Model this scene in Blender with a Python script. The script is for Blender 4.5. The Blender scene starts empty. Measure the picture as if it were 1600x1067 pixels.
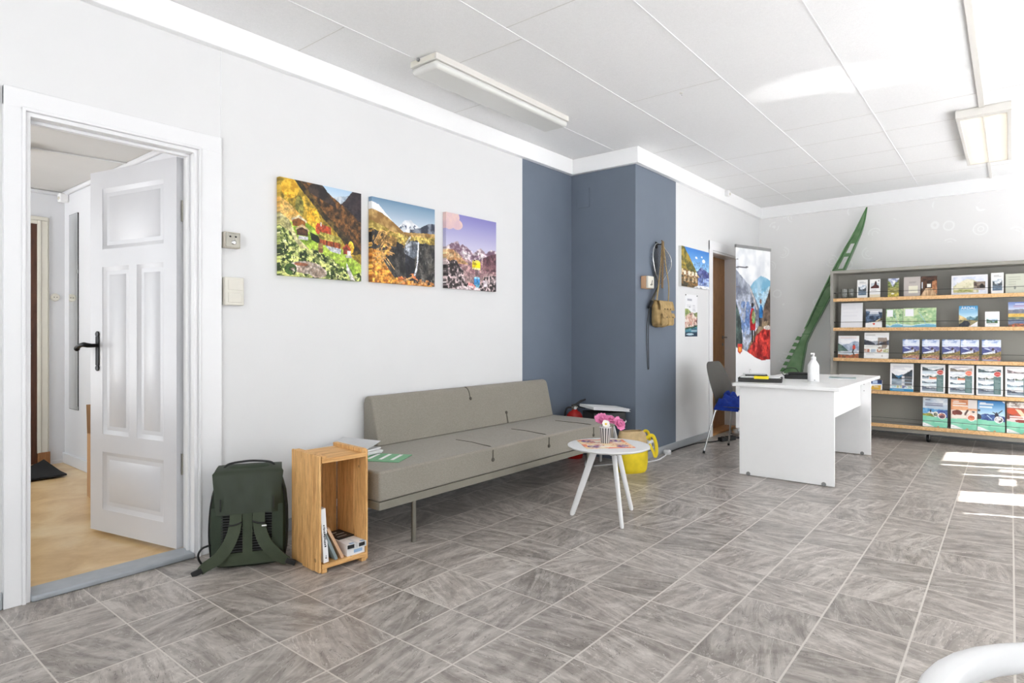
import bpy, bmesh, math, random
import numpy as np
from mathutils import Vector, Matrix

# ------------------------------------------------------------------ camera, sky, sun, exposure
SC = bpy.context.scene
COL = SC.collection
PI = math.pi
R = math.radians

cam_data = bpy.data.cameras.new('camera')
cam_data.sensor_width = 36.0
cam_data.lens = 21.567
cam_data.shift_y = -0.00834
cam_data.clip_start = 0.02
camera = bpy.data.objects.new('camera', cam_data)
camera.location = (-0.617, -3.232, 1.139)
camera.rotation_euler = (R(90), 0, R(39.114 - 90))
COL.objects.link(camera)
SC.camera = camera

SC.view_settings.view_transform = 'Standard'
SC.view_settings.look = 'None'
SC.view_settings.gamma = 1.0
SC.view_settings.use_curve_mapping = False
SC.view_settings.exposure = 0.27

world = bpy.data.worlds.new('sky')
SC.world = world
world.use_nodes = True
wn = world.node_tree.nodes
wn['Background'].inputs[0].default_value = (0.93, 0.97, 1.0, 1)
wn['Background'].inputs[1].default_value = 3.0

def add_light(name, kind, loc, energy, color=(1, 1, 1), direction=None, **kw):
    d = bpy.data.lights.new(name, kind)
    d.energy = energy
    d.color = color
    for k, v in kw.items():
        if k == 'is_portal':
            d.cycles.is_portal = v
        else:
            setattr(d, k, v)
    o = bpy.data.objects.new(name, d)
    o.location = loc
    if direction is not None:
        o.rotation_euler = Vector(direction).to_track_quat('-Z', 'Y').to_euler()
    COL.objects.link(o)
    return o

SUN_H = Vector((-0.347, 0.938, 0))            # horizontal travel of the sunlight
SUN_EL = R(50)
sun_dir = Vector((SUN_H.x * math.cos(SUN_EL), SUN_H.y * math.cos(SUN_EL), -math.sin(SUN_EL)))
add_light('sun', 'SUN', (6, -9, 9), 17.0, (1.0, 0.985, 0.96), sun_dir, angle=R(0.5))

WIN_Y = -4.5          # inner face of the street-side wall
REAR_X = -2.1         # inner face of the wall behind the photographer
CEIL = 2.765
# daylight through the street windows (right) and the rear shop window
add_light('daylight_street', 'AREA', (2.95, WIN_Y - 0.30, 1.40), 1, (1, 1, 1), (0, 1, 0),
          shape='RECTANGLE', size=2.1, size_y=2.1, is_portal=True)
add_light('daylight_rear', 'AREA', (REAR_X - 0.30, -2.9, 1.45), 1, (1, 1, 1), (1, 0, 0),
          shape='RECTANGLE', size=2.9, size_y=2.3, is_portal=True)

# two spot lamps added outside, for the glow of reflected sun on the ceiling
gl = Vector((3.6, -7.0, 0.1))
for tx_, ty_, en_, sz_ in ((3.72, -2.25, 520, 5.0), (3.90, -2.62, 520, 4.2)):
    add_light('glint_spot', 'SPOT', gl, en_, (1, 1, 1), Vector((tx_, ty_, CEIL)) - gl, spot_size=R(sz_), spot_blend=0.5, shadow_soft_size=0.03)

# ------------------------------------------------------------------ materials
def lin(c):
    c = c / 255.0
    return c / 12.92 if c <= 0.04045 else ((c + 0.055) / 1.055) ** 2.4
def S(r, g, b):
    return (lin(r), lin(g), lin(b), 1.0)

class NT:
    def __init__(self, name):
        self.m = bpy.data.materials.new(name)
        self.m.use_nodes = True
        self.t = self.m.node_tree
        self.b = self.t.nodes['Principled BSDF']
    def n(self, kind, **kw):
        nd = self.t.nodes.new(kind)
        for k, v in kw.items():
            if isinstance(k, str) and hasattr(nd, k):
                setattr(nd, k, v)
        return nd
    def link(self, a, b):
        self.t.links.new(a, b)
    def math(self, op, a, b=None, c=None):
        nd = self.t.nodes.new('ShaderNodeMath'); nd.operation = op
        for i, v in enumerate((a, b, c)):
            if v is None: continue
            if hasattr(v, 'links') or hasattr(v, 'is_linked'): self.link(v, nd.inputs[i])
            else: nd.inputs[i].default_value = v
        return nd.outputs[0]
    def coord(self, kind='Object', scale=(1, 1, 1), rot=(0, 0, 0)):
        tc = self.t.nodes.new('ShaderNodeTexCoord')
        mp = self.t.nodes.new('ShaderNodeMapping')
        mp.inputs['Scale'].default_value = scale
        mp.inputs['Rotation'].default_value = rot
        self.link(tc.outputs[kind], mp.inputs[0])
        return mp.outputs[0]
    def noise(self, vec, scale=5, detail=3, rough=0.5, dist=0.0):
        nd = self.t.nodes.new('ShaderNodeTexNoise')
        nd.inputs['Scale'].default_value = scale
        nd.inputs['Detail'].default_value = detail
        nd.inputs['Roughness'].default_value = rough
        nd.inputs['Distortion'].default_value = dist
        if vec is not None: self.link(vec, nd.inputs['Vector'])
        return nd.outputs[0]
    def ramp(self, fac, stops):
        nd = self.t.nodes.new('ShaderNodeValToRGB')
        el = nd.color_ramp.elements
        while len(el) < len(stops): el.new(0.5)
        for e, (p, c) in zip(el, stops):
            e.position = p; e.color = c
        self.link(fac, nd.inputs[0])
        return nd.outputs[0]
    def mix(self, fac, a, b, blend='MIX'):
        nd = self.t.nodes.new('ShaderNodeMix'); nd.data_type = 'RGBA'; nd.blend_type = blend
        for sock, v in ((nd.inputs[0], fac), (nd.inputs[6], a), (nd.inputs[7], b)):
            if hasattr(v, 'is_linked'): self.link(v, sock)
            else: sock.default_value = v
        return nd.outputs[2]
    def bump(self, h, strength=0.2, dist=0.01):
        nd = self.t.nodes.new('ShaderNodeBump')
        nd.inputs['Strength'].default_value = strength
        nd.inputs['Distance'].default_value = dist
        self.link(h, nd.inputs['Height'])
        self.link(nd.outputs[0], self.b.inputs['Normal'])
    def set(self, **kw):
        for k, v in kw.items():
            s = self.b.inputs[k.replace('_', ' ')]
            if hasattr(v, 'is_linked'): self.link(v, s)
            else: s.default_value = v
        return self

def plain(name, col, rough=0.5, metal=0.0, var=0.04, nscale=12, bump=0.0, bscale=200, **kw):
    """a painted / plastic / metal surface with a touch of procedural unevenness"""
    m = NT(name)
    v = m.coord('Object')
    f = m.noise(v, nscale, 3)
    a = tuple(min(1, c * (1 - var)) for c in col[:3]) + (1,)
    b = tuple(min(1, c * (1 + var)) for c in col[:3]) + (1,)
    m.set(Base_Color=m.ramp(f, [(0.3, a), (0.7, b)]), Roughness=rough, Metallic=metal, **kw)
    if bump: m.bump(m.noise(v, bscale, 2), bump, 0.002)
    return m.m

def wood(name, c1, c2, along='Z', scale=9, rough=0.5, dark=None):
    m = NT(name)
    sc = {'X': (0.09, 1, 1), 'Y': (1, 0.09, 1), 'Z': (1, 1, 0.09)}[along]
    v = m.coord('Object', sc)
    f = m.noise(v, scale * 3, 6, 0.65, 1.8)
    g = m.noise(v, scale * 12, 4, 0.65, 0.6)
    col = m.ramp(f, [(0.36, c1), (0.62, c2)])
    dk = dark or (c1[0] * 0.55, c1[1] * 0.45, c1[2] * 0.36, 1)
    col = m.mix(m.ramp(g, [(0.45, (0, 0, 0, 1)), (0.75, (0.75, 0.75, 0.75, 1))]), col, dk)
    rg = m.math('FRACT', m.math('MULTIPLY', f, 7.0))
    rg = m.math('MULTIPLY', m.math('GREATER_THAN', rg, 0.82), 0.22)
    col = m.mix(rg, col, dk)
    v2 = m.coord('Object')
    kn = m.n('ShaderNodeTexVoronoi'); kn.inputs['Scale'].default_value = 7
    m.link(v2, kn.inputs['Vector'])
    k = m.math('LESS_THAN', kn.outputs[0], 0.07)
    col = m.mix(m.math('MULTIPLY', k, 0.6), col, tuple(x * 0.35 for x in c1[:3]) + (1,))
    m.set(Base_Color=col, Roughness=rough)
    m.bump(g, 0.15, 0.002)
    return m.m

M = {}
M['wall'] = plain('white_wall_paint', S(230, 230, 230), 0.6, var=0.008, nscale=3, bump=0.05, bscale=60)
M['wall_hall'] = plain('hall_wall_paint', S(226, 227, 230), 0.6, var=0.015, nscale=3, bump=0.08, bscale=60)
M['trim'] = plain('white_gloss_trim', S(238, 238, 239), 0.35, var=0.01, nscale=4)
M['cornice'] = plain('lightened_cornice_white', S(251, 251, 251), 0.4, var=0.005, nscale=4)  # whitened in the colour to make up for weaker light near the ceiling
M['door_white'] = plain('white_door_paint', S(216, 216, 219), 0.32, var=0.012, nscale=6)
M['blue'] = plain('slate_blue_wall_paint', S(108, 118, 133), 0.55, var=0.03, nscale=4, bump=0.08, bscale=80)
M['base_grey'] = plain('grey_painted_skirting', S(170, 174, 178), 0.45, var=0.04, nscale=7)
M['sill'] = plain('grey_painted_threshold', S(165, 170, 175), 0.4, var=0.08, nscale=14)
M['white'] = plain('white_laminate', S(250, 250, 250), 0.35, var=0.008)
M['table_white'] = plain('white_painted_wood', S(243, 243, 243), 0.35, var=0.01)
M['plastic_white'] = plain('white_plastic', S(240, 240, 240), 0.3, var=0.01)
M['cream'] = plain('cream_plastic', S(224, 220, 208), 0.4, var=0.02)
M['beige'] = plain('beige_plastic', S(200, 192, 178), 0.45, var=0.03)
M['black'] = plain('black_plastic', S(18, 18, 19), 0.45, var=0.1)
M['iron'] = plain('black_iron', S(16, 16, 17), 0.38, 0.6, var=0.2)
M['chrome'] = plain('chrome', S(205, 205, 205), 0.15, 1.0, var=0.05)
M['steel'] = plain('brushed_steel', S(140, 137, 128), 0.35, 1.0, var=0.08)
M['grey_plastic'] = plain('grey_plastic', S(140, 140, 140), 0.5)
M['shelf_grey'] = plain('grey_shelf_lacquer', S(156, 153, 144), 0.45, var=0.03, nscale=5)
M['chair_grey'] = plain('dark_grey_chair_shell', S(88, 86, 82), 0.5, var=0.03, bump=0.05, bscale=300)
M['red'] = plain('red_lacquer', S(190, 30, 26), 0.25, var=0.05)
M['blue_cloth'] = plain('royal_blue_cloth', S(22, 55, 150), 0.9, var=0.25, nscale=30, bump=0.3, bscale=150)
M['yellow_cloth'] = plain('yellow_canvas', S(232, 205, 40), 0.85, var=0.10, nscale=14, bump=0.3, bscale=220)
M['tan_cloth'] = plain('tan_canvas', S(196, 170, 128), 0.9, var=0.12, nscale=20, bump=0.3, bscale=260)
M['khaki'] = plain('khaki_canvas', S(172, 145, 98), 0.9, var=0.22, nscale=22, bump=0.4, bscale=260)
M['strap_brown'] = plain('brown_webbing', S(120, 96, 66), 0.85, var=0.15, nscale=30)
M['green_pack'] = plain('dark_green_nylon', S(46, 58, 42), 0.7, var=0.12, nscale=16, bump=0.25, bscale=200)
M['green_flap'] = plain('dark_green_flap', S(45, 54, 39), 0.6, var=0.14, nscale=9, bump=0.2, bscale=160)
M['green_strap'] = plain('green_strap_webbing', S(62, 71, 53), 0.75, var=0.08, nscale=20, bump=0.2, bscale=200)
M['paper'] = plain('white_paper', S(240, 240, 240), 0.7, var=0.01)
M['paper_grey'] = plain('pale_grey_paper', S(205, 206, 208), 0.7, var=0.03)
M['green_paper'] = plain('green_paper', S(120, 175, 135), 0.6, var=0.1, nscale=25)
M['cardboard'] = plain('brown_cardboard', S(176, 138, 100), 0.85, var=0.05)
M['mat'] = plain('black_doormat_fibre', S(24, 25, 25), 1.0, var=0.4, nscale=180, bump=0.8, bscale=400)
M['yellow'] = plain('yellow_label', S(240, 220, 30), 0.6)
M['pink'] = plain('pink_petal', S(243, 150, 196), 0.7, var=0.10, nscale=40)
M['petal_white'] = plain('white_petal', S(248, 246, 240), 0.7, var=0.04)
M['pollen'] = plain('yellow_pollen', S(235, 200, 60), 0.8)
M['stem'] = plain('green_stem', S(90, 130, 60), 0.7)
M['grey_board'] = plain('blue_grey_board', S(140, 152, 152), 0.6)
M['tan_board'] = plain('tan_board', S(205, 165, 130), 0.6)
M['net_cord'] = plain('dark_net_cord', S(80, 78, 74), 0.8)
M['crate'] = wood('pine_crate', S(216, 162, 98), S(240, 192, 126), 'Z', 7, 0.6)
M['crate_top'] = wood('pine_crate_ends', S(216, 162, 98), S(240, 192, 126), 'X', 7, 0.6)
M['oak'] = wood('oak_door', S(176, 122, 66), S(198, 144, 84), 'Z', 10, 0.4)
M['oak_sill'] = wood('oak_threshold', S(180, 128, 76), S(202, 150, 94), 'X', 10, 0.4)
M['beech'] = wood('beech_shelf_edge', S(222, 178, 122), S(236, 196, 144), 'Y', 5, 0.4)
M['brown_door'] = wood('dark_brown_door', S(74, 42, 26), S(92, 54, 34), 'Z', 6, 0.35)
M['brown_block'] = wood('brown_plinth', S(150, 104, 64), S(170, 120, 78), 'Z', 6, 0.5)
M['lamp_white'] = plain('lamp_housing', S(222, 219, 213), 0.4, var=0.01)
M['opal'] = plain('opal_lamp_cover', S(222, 222, 218), 0.35, var=0.01)
M['wire'] = plain('dark_wire', S(70, 70, 68), 0.5)

def glass(name, col, rough=0.02, ior=1.45):
    m = NT(name)
    m.set(Base_Color=col, Roughness=rough, IOR=ior, Transmission_Weight=1.0)
    return m.m
M['glass'] = glass('clear_glass', (0.95, 0.97, 0.96, 1))
def translucent_green():
    m = NT('translucent_green_plastic')
    v = m.coord('Object')
    f = m.noise(v, 6, 2)
    m.set(Base_Color=m.ramp(f, [(0.35, S(116, 162, 110)), (0.7, S(164, 200, 156))]), Roughness=0.25,
          Transmission_Weight=0.25, IOR=1.3)
    return m.m
M['green'] = translucent_green()
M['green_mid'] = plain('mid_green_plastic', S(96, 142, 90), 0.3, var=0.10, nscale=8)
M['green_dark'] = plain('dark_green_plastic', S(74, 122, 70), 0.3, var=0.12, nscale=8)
def mirror():
    m = NT('mirror_glass'); m.set(Base_Color=(0.9, 0.92, 0.92, 1), Metallic=1.0, Roughness=0.03); return m.m
M['mirror'] = mirror()
def frosted():
    m = NT('diffuser_film')  # for the added panels that scatter sunlight to brighten the room
    tr = m.n('ShaderNodeBsdfTranslucent'); tr.inputs[0].default_value = (0.85, 0.86, 0.88, 1)
    mx = m.n('ShaderNodeMixShader'); mx.inputs[0].default_value = 0.72
    m.link(m.b.outputs[0], mx.inputs[1]); m.link(tr.outputs[0], mx.inputs[2])
    m.link(mx.outputs[0], m.t.nodes['Material Output'].inputs[0])
    m.set(Base_Color=(0.8, 0.8, 0.8, 1), Roughness=0.6)
    return m.m
M['frosted'] = frosted()

def emit(name, col, strength):
    m = NT(name)
    v = m.coord('Object', (1, 1, 1))
    m.set(Base_Color=(0.8, 0.8, 0.8, 1), Emission_Color=col, Emission_Strength=strength)
    return m.m
M['tube'] = emit('lit_fluorescent_tube', (1.0, 0.90, 0.74, 1), 3.8)

def floor_mat():
    """vinyl slate tiles, 0.30 m grid, pale joints, a different grain in every tile"""
    m = NT('slate_tile_vinyl')
    tc = m.t.nodes.new('ShaderNodeTexCoord')
    sp = m.t.nodes.new('ShaderNodeSeparateXYZ'); m.link(tc.outputs['Object'], sp.inputs[0])
    TX, TY = 0.2966, 0.30
    px = m.math('DIVIDE', sp.outputs[0], TX)
    py = m.math('DIVIDE', m.math('ADD', sp.outputs[1], 0.243), TY)
    ix, iy = m.math('FLOOR', px), m.math('FLOOR', py)
    fx, fy = m.math('SUBTRACT', px, ix), m.math('SUBTRACT', py, iy)
    cb = m.t.nodes.new('ShaderNodeCombineXYZ'); m.link(ix, cb.inputs[0]); m.link(iy, cb.inputs[1])
    wn_ = m.t.nodes.new('ShaderNodeTexWhiteNoise'); wn_.noise_dimensions = '2D'; m.link(cb.outputs[0], wn_.inputs[0])
    rnd = wn_.outputs[0]
    off = m.t.nodes.new('ShaderNodeVectorMath'); off.operation = 'SCALE'; m.link(wn_.outputs[1], off.inputs[0]); off.inputs[3].default_value = 37.0
    add = m.t.nodes.new('ShaderNodeVectorMath'); add.operation = 'ADD'
    m.link(tc.outputs['Object'], add.inputs[0]); m.link(off.outputs[0], add.inputs[1])
    # grain mostly across the tile rows, tilted at random
    sepc = m.t.nodes.new('ShaderNodeSeparateXYZ'); m.link(wn_.outputs[1], sepc.inputs[0])
    turn = m.math('MULTIPLY', m.math('GREATER_THAN', sepc.outputs[1], 0.45), PI / 2)
    rot = m.t.nodes.new('ShaderNodeVectorRotate'); rot.rotation_type = 'Z_AXIS'
    m.link(tc.outputs['Object'], rot.inputs['Vector'])
    m.link(m.math('ADD', turn, m.math('MULTIPLY', m.math('SUBTRACT', rnd, 0.5), 0.9)), rot.inputs['Angle'])
    add2 = m.t.nodes.new('ShaderNodeVectorMath'); add2.operation = 'ADD'
    m.link(rot.outputs[0], add2.inputs[0]); m.link(off.outputs[0], add2.inputs[1])
    mp = m.t.nodes.new('ShaderNodeMapping'); mp.inputs['Scale'].default_value = (1.0, 4.6, 1)
    m.link(add2.outputs[0], mp.inputs[0])
    g1 = m.noise(mp.outputs[0], 3.6, 5, 0.58, 1.0)
    g2 = m.noise(mp.outputs[0], 3.0, 5, 0.6, 2.2)
    g3 = m.noise(add.outputs[0], 6.0, 5, 0.6, 2.6)
    col = m.ramp(g1, [(0.36, S(126, 118, 112)), (0.5, S(163, 155, 148)), (0.64, S(198, 191, 184))])
    col = m.mix(0.4, col, m.ramp(g3, [(0.38, S(132, 124, 118)), (0.52, S(164, 156, 149)), (0.64, S(196, 190, 183))]))
    vein = m.math('LESS_THAN', m.math('ABSOLUTE', m.math('SUBTRACT', g2, 0.42)), 0.006)
    col = m.mix(m.math('MULTIPLY', vein, 0.75), col, S(88, 81, 76))
    lite = m.math('LESS_THAN', m.math('ABSOLUTE', m.math('SUBTRACT', g2, 0.58)), 0.008)
    col = m.mix(m.math('MULTIPLY', lite, 0.6), col, S(212, 206, 200))
    br = m.math('ADD', 0.88, m.math('MULTIPLY', rnd, 0.26))
    mulv = m.t.nodes.new('ShaderNodeVectorMath'); mulv.operation = 'SCALE'; m.link(col, mulv.inputs[0]); m.link(br, mulv.inputs[3])
    # joints
    def edge(f, w):
        return m.math('LESS_THAN', m.math('MINIMUM', f, m.math('SUBTRACT', 1.0, f)), w)
    ey, ex = edge(fy, 0.012), edge(fx, 0.009)
    joint = m.math('MAXIMUM', ey, ex)
    col = m.mix(m.math('MULTIPLY', joint, 0.85), mulv.outputs[0], S(214, 208, 200))
    rough = m.math('ADD', 0.24, m.math('MULTIPLY', g3, 0.16))
    m.set(Base_Color=col, Roughness=rough)
    m.b.inputs['Specular IOR Level'].default_value = 0.5
    h = m.math('SUBTRACT', m.math('MULTIPLY', g2, 0.5), m.math('MULTIPLY', joint, 0.6))
    m.bump(h, 0.12, 0.004)
    return m.m
M['floor'] = floor_mat()

def hall_floor():
    m = NT('tan_hall_vinyl')
    v = m.coord('Object')
    a = m.noise(v, 3.0, 5, 0.6, 0.8); b = m.noise(v, 30, 4, 0.7)
    col = m.ramp(a, [(0.34, S(206, 168, 112)), (0.52, S(226, 194, 142)), (0.68, S(238, 214, 170))])
    col = m.mix(m.math('MULTIPLY', b, 0.25), col, S(170, 132, 84))
    m.set(Base_Color=col, Roughness=0.3)
    return m.m
M['hall_floor'] = hall_floor()

def ceil_mat():
    m = NT('textured_ceiling_board')
    v = m.coord('Object')
    f = m.noise(v, 70, 4, 0.75, 1.5); w = m.noise(v, 2, 2)
    col = m.ramp(f, [(0.3, S(238, 238, 238)), (0.7, S(248, 248, 248))])
    col = m.mix(m.math('MULTIPLY', w, 0.08), col, S(214, 212, 208))
    m.set(Base_Color=col, Roughness=0.75)
    m.bump(f, 0.35, 0.006)
    return m.m
M['ceiling'] = ceil_mat()

def wallpaper():
    """pale grey paper with faint pearly scrolls"""
    m = NT('pale_scroll_wallpaper')
    v = m.coord('Object')
    vo = m.n('ShaderNodeTexVoronoi'); vo.feature = 'F1'; vo.inputs['Scale'].default_value = 4.2
    m.link(v, vo.inputs['Vector'])
    d = vo.outputs['Distance']
    n1 = m.noise(v, 5, 2)
    ring = m.math('LESS_THAN', m.math('ABSOLUTE', m.math('SUBTRACT', d, m.math('ADD', 0.22, m.math('MULTIPLY', n1, 0.12)))), 0.025)
    ring2 = m.math('LESS_THAN', m.math('ABSOLUTE', m.math('SUBTRACT', d, 0.14)), 0.018)
    n2 = m.math('GREATER_THAN', m.noise(v, 3.3, 1), 0.5)
    f = m.math('MULTIPLY', m.math('MAXIMUM', ring, ring2), n2)
    m.set(Base_Color=m.mix(f, S(240, 239, 238), S(247, 247, 246)), Roughness=0.55)
    return m.m
M['wallpaper'] = wallpaper()

def fabric():
    m = NT('taupe_woven_upholstery')
    v = m.coord('Object')
    a = m.noise(v, 5, 3)
    wx = m.noise(m.coord('Object', (1, 6, 6)), 70, 3, 0.7); wz = m.noise(m.coord('Object', (6, 1, 6)), 70, 3, 0.7)
    w = m.math('ADD', m.math('MULTIPLY', wx, 0.5), m.math('MULTIPLY', wz, 0.5))
    col = m.ramp(w, [(0.35, S(132, 126, 115)), (0.65, S(166, 160, 149))])
    col = m.mix(m.math('MULTIPLY', a, 0.25), col, S(128, 122, 111))
    m.set(Base_Color=col, Roughness=0.95)
    m.b.inputs['Sheen Weight'].default_value = 0.15
    m.bump(w, 0.25, 0.002)
    return m.m
M['fabric'] = fabric()
M['fabric_dark'] = plain('taupe_piping', S(92, 87, 78), 0.95)
M['frame_taupe'] = plain('taupe_sofa_frame', S(134, 130, 118), 0.8, var=0.05, bump=0.1)

def painted(name='printed_picture', rough=0.45):
    m = NT(name)
    at = m.n('ShaderNodeVertexColor'); at.layer_name = 'print'
    m.set(Base_Color=at.outputs[0], Roughness=rough)
    return m.m
M['print'] = painted('canvas_print', 0.6)
M['gloss_print'] = painted('glossy_print', 0.35)
def stripes():
    """silver cup with dark vertical stripes"""
    m = NT('striped_metal_cup')
    tc = m.t.nodes.new('ShaderNodeTexCoord'); sp = m.t.nodes.new('ShaderNodeSeparateXYZ'); m.link(tc.outputs['Object'], sp.inputs[0])
    ang = m.math('ARCTAN2', sp.outputs[1], sp.outputs[0])
    f = m.math('FRACT', m.math('MULTIPLY', ang, 13 / (2 * PI)))
    k = m.math('GREATER_THAN', f, 0.45)
    m.set(Base_Color=m.mix(k, S(225, 225, 225), S(92, 92, 96)), Roughness=0.3, Metallic=0.25)
    return m.m
M['stripes'] = stripes()
def mesh_black():
    m = NT('black_wire_mesh')
    v = m.coord('Object')
    ch = m.n('ShaderNodeTexChecker'); ch.inputs['Scale'].default_value = 160
    ch.inputs['Color1'].default_value = S(20, 20, 20); ch.inputs['Color2'].default_value = S(62, 60, 58)
    m.link(v, ch.inputs['Vector'])
    m.set(Base_Color=ch.outputs[0], Roughness=0.5)
    return m.m
M['mesh_black'] = mesh_black()
M['hall_ceiling'] = plain('hall_ceiling_paint', S(214, 212, 208), 0.6, var=0.02, nscale=3)
M['asphalt'] = plain('pale_pavement', S(226, 226, 228), 0.9, var=0.1)

# ------------------------------------------------------------------ mesh builder
class MB:
    def __init__(self):
        self.v, self.f, self.mi, self.sm = [], [], [], []
        self.cur = 0
    def mat(self, i):
        self.cur = i; return self
    def add(self, verts, faces, smooth=False):
        o = len(self.v)
        self.v += [tuple(p) for p in verts]
        for f in faces:
            self.f.append(tuple(i + o for i in f)); self.mi.append(self.cur); self.sm.append(smooth)
        return self
    def box(self, x0, y0, z0, x1, y1, z1, mtx=None):
        if x0 > x1: x0, x1 = x1, x0
        if y0 > y1: y0, y1 = y1, y0
        if z0 > z1: z0, z1 = z1, z0
        vs = [Vector((x, y, z)) for z in (z0, z1) for y in (y0, y1) for x in (x0, x1)]
        if mtx is not None: vs = [mtx @ p for p in vs]
        return self.add(vs, [(0, 2, 3, 1), (4, 5, 7, 6), (0, 1, 5, 4), (2, 6, 7, 3), (0, 4, 6, 2), (1, 3, 7, 5)])
    def cyl(self, p0, p1, r0, r1=None, seg=16, caps=True):
        r1 = r0 if r1 is None else r1
        return self.tube([p0, p1], [r0, r1], seg, caps=caps)
    def tube(self, pts, r, seg=10, closed=False, caps=True, sx=1.0, sy=1.0, up=None):
        pts = [Vector(p) for p in pts]
        n = len(pts)
        rs = r if isinstance(r, (list, tuple)) else [r] * n
        tang = []
        for i in range(n):
            a = pts[i - 1] if (i > 0 or closed) else pts[i]
            b = pts[(i + 1) % n] if (i < n - 1 or closed) else pts[i]
            t = (b - a); tang.append(t.normalized() if t.length > 1e-9 else Vector((0, 0, 1)))
        u = Vector(up) if up is not None else (Vector((0, 0, 1)) if abs(tang[0].z) < 0.9 else Vector((1, 0, 0)))
        verts = []
        for i in range(n):
            t = tang[i]
            u = (u - t * u.dot(t))
            if u.length < 1e-6: u = t.orthogonal()
            u.normalize(); w = t.cross(u)
            for k in range(seg):
                a = 2 * PI * k / seg
                verts.append(pts[i] + u * (math.cos(a) * rs[i] * sx) + w * (math.sin(a) * rs[i] * sy))
        faces = []
        m = n if closed else n - 1
        for i in range(m):
            j = (i + 1) % n
            for k in range(seg):
                l = (k + 1) % seg
                faces.append((i * seg + k, i * seg + l, j * seg + l, j * seg + k))
        self.add(verts, faces, True)
        if caps and not closed:
            o = len(self.v) - len(verts)
            self.f.append(tuple(o + k for k in reversed(range(seg)))); self.mi.append(self.cur); self.sm.append(False)
            self.f.append(tuple(o + (n - 1) * seg + k for k in range(seg))); self.mi.append(self.cur); self.sm.append(False)
        return self
    def lathe(self, prof, seg=32, c=(0, 0, 0)):
        c = Vector(c); verts, faces = [], []
        n = len(prof)
        for (r, z) in prof:
            for k in range(seg):
                a = 2 * PI * k / seg
                verts.append(c + Vector((r * math.cos(a), r * math.sin(a), z)))
        for i in range(n - 1):
            for k in range(seg):
                l = (k + 1) % seg
                faces.append((i * seg + k, i * seg + l, (i + 1) * seg + l, (i + 1) * seg + k))
        self.add(verts, faces, True)
        o = len(self.v) - len(verts)
        if prof[0][0] > 1e-5:
            self.f.append(tuple(o + k for k in reversed(range(seg)))); self.mi.append(self.cur); self.sm.append(False)
        if prof[-1][0] > 1e-5:
            self.f.append(tuple(o + (n - 1) * seg + k for k in range(seg))); self.mi.append(self.cur); self.sm.append(False)
        return self
    def prism(self, poly, o, u, v, d):
        """polygon in the (u, v) plane at o, extruded by the vector d"""
        o, u, v, d = map(Vector, (o, u, v, d))
        n = len(poly)
        a = [o + u * p[0] + v * p[1] for p in poly]; b = [p + d for p in a]
        fs = [tuple(range(n)), tuple(reversed(range(n, 2 * n)))]
        for i in range(n):
            j = (i + 1) % n
            fs.append((i, n + i, n + j, j))
        return self.add(a + b, fs)
    def sheet(self, rows, thick=0.0, smooth=True):
        """grid of points (list of rows); thickened along its normals when thick > 0"""
        nr, nc = len(rows), len(rows[0])
        P = [[Vector(p) for p in r] for r in rows]
        def nrm(i, j):
            a = P[min(i + 1, nr - 1)][j] - P[max(i - 1, 0)][j]
            b = P[i][min(j + 1, nc - 1)] - P[i][max(j - 1, 0)]
            c = a.cross(b)
            return c.normalized() if c.length > 1e-12 else Vector((0, 0, 1))
        verts = [P[i][j] for i in range(nr) for j in range(nc)]
        faces = [(i * nc + j, i * nc + j + 1, (i + 1) * nc + j + 1, (i + 1) * nc + j) for i in range(nr - 1) for j in range(nc - 1)]
        if thick:
            k = nr * nc
            verts += [P[i][j] - nrm(i, j) * thick for i in range(nr) for j in range(nc)]
            faces += [tuple(reversed([q + k for q in f])) for f in list(faces)]
            for i in range(nr - 1):
                for j, fl in ((0, 0), (nc - 1, 1)):
                    q = (i * nc + j, (i + 1) * nc + j, (i + 1) * nc + j + k, i * nc + j + k)
                    faces.append(q if not fl else tuple(reversed(q)))
            for j in range(nc - 1):
                for i, fl in ((0, 1), (nr - 1, 0)):
                    q = (i * nc + j, i * nc + j + 1, i * nc + j + 1 + k, i * nc + j + k)
                    faces.append(tuple(reversed(q)) if fl else q)
        return self.add(verts, faces, smooth)
    def loft(self, rings, caps=True, smooth=True):
        n = len(rings[0]); verts = [p for r in rings for p in r]; faces = []
        for i in range(len(rings) - 1):
            for k in range(n):
                l = (k + 1) % n
                faces.append((i * n + k, i * n + l, (i + 1) * n + l, (i + 1) * n + k))
        self.add(verts, faces, smooth)
        o = len(self.v) - len(verts)
        if caps:
            self.f.append(tuple(o + k for k in reversed(range(n)))); self.mi.append(self.cur); self.sm.append(smooth)
            self.f.append(tuple(o + (len(rings) - 1) * n + k for k in range(n))); self.mi.append(self.cur); self.sm.append(smooth)
        return self
    def ball(self, c, r, seg=14, rings=8, sc=(1, 1, 1)):
        prof = [(max(r * math.sin(PI * i / rings), 1e-6), -r * math.cos(PI * i / rings)) for i in range(rings + 1)]
        c = Vector(c); o = len(self.v)
        self.lathe(prof, seg, (0, 0, 0))
        for i in range(o, len(self.v)):
            p = self.v[i]; self.v[i] = (c.x + p[0] * sc[0], c.y + p[1] * sc[1], c.z + p[2] * sc[2])
        return self
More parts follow.
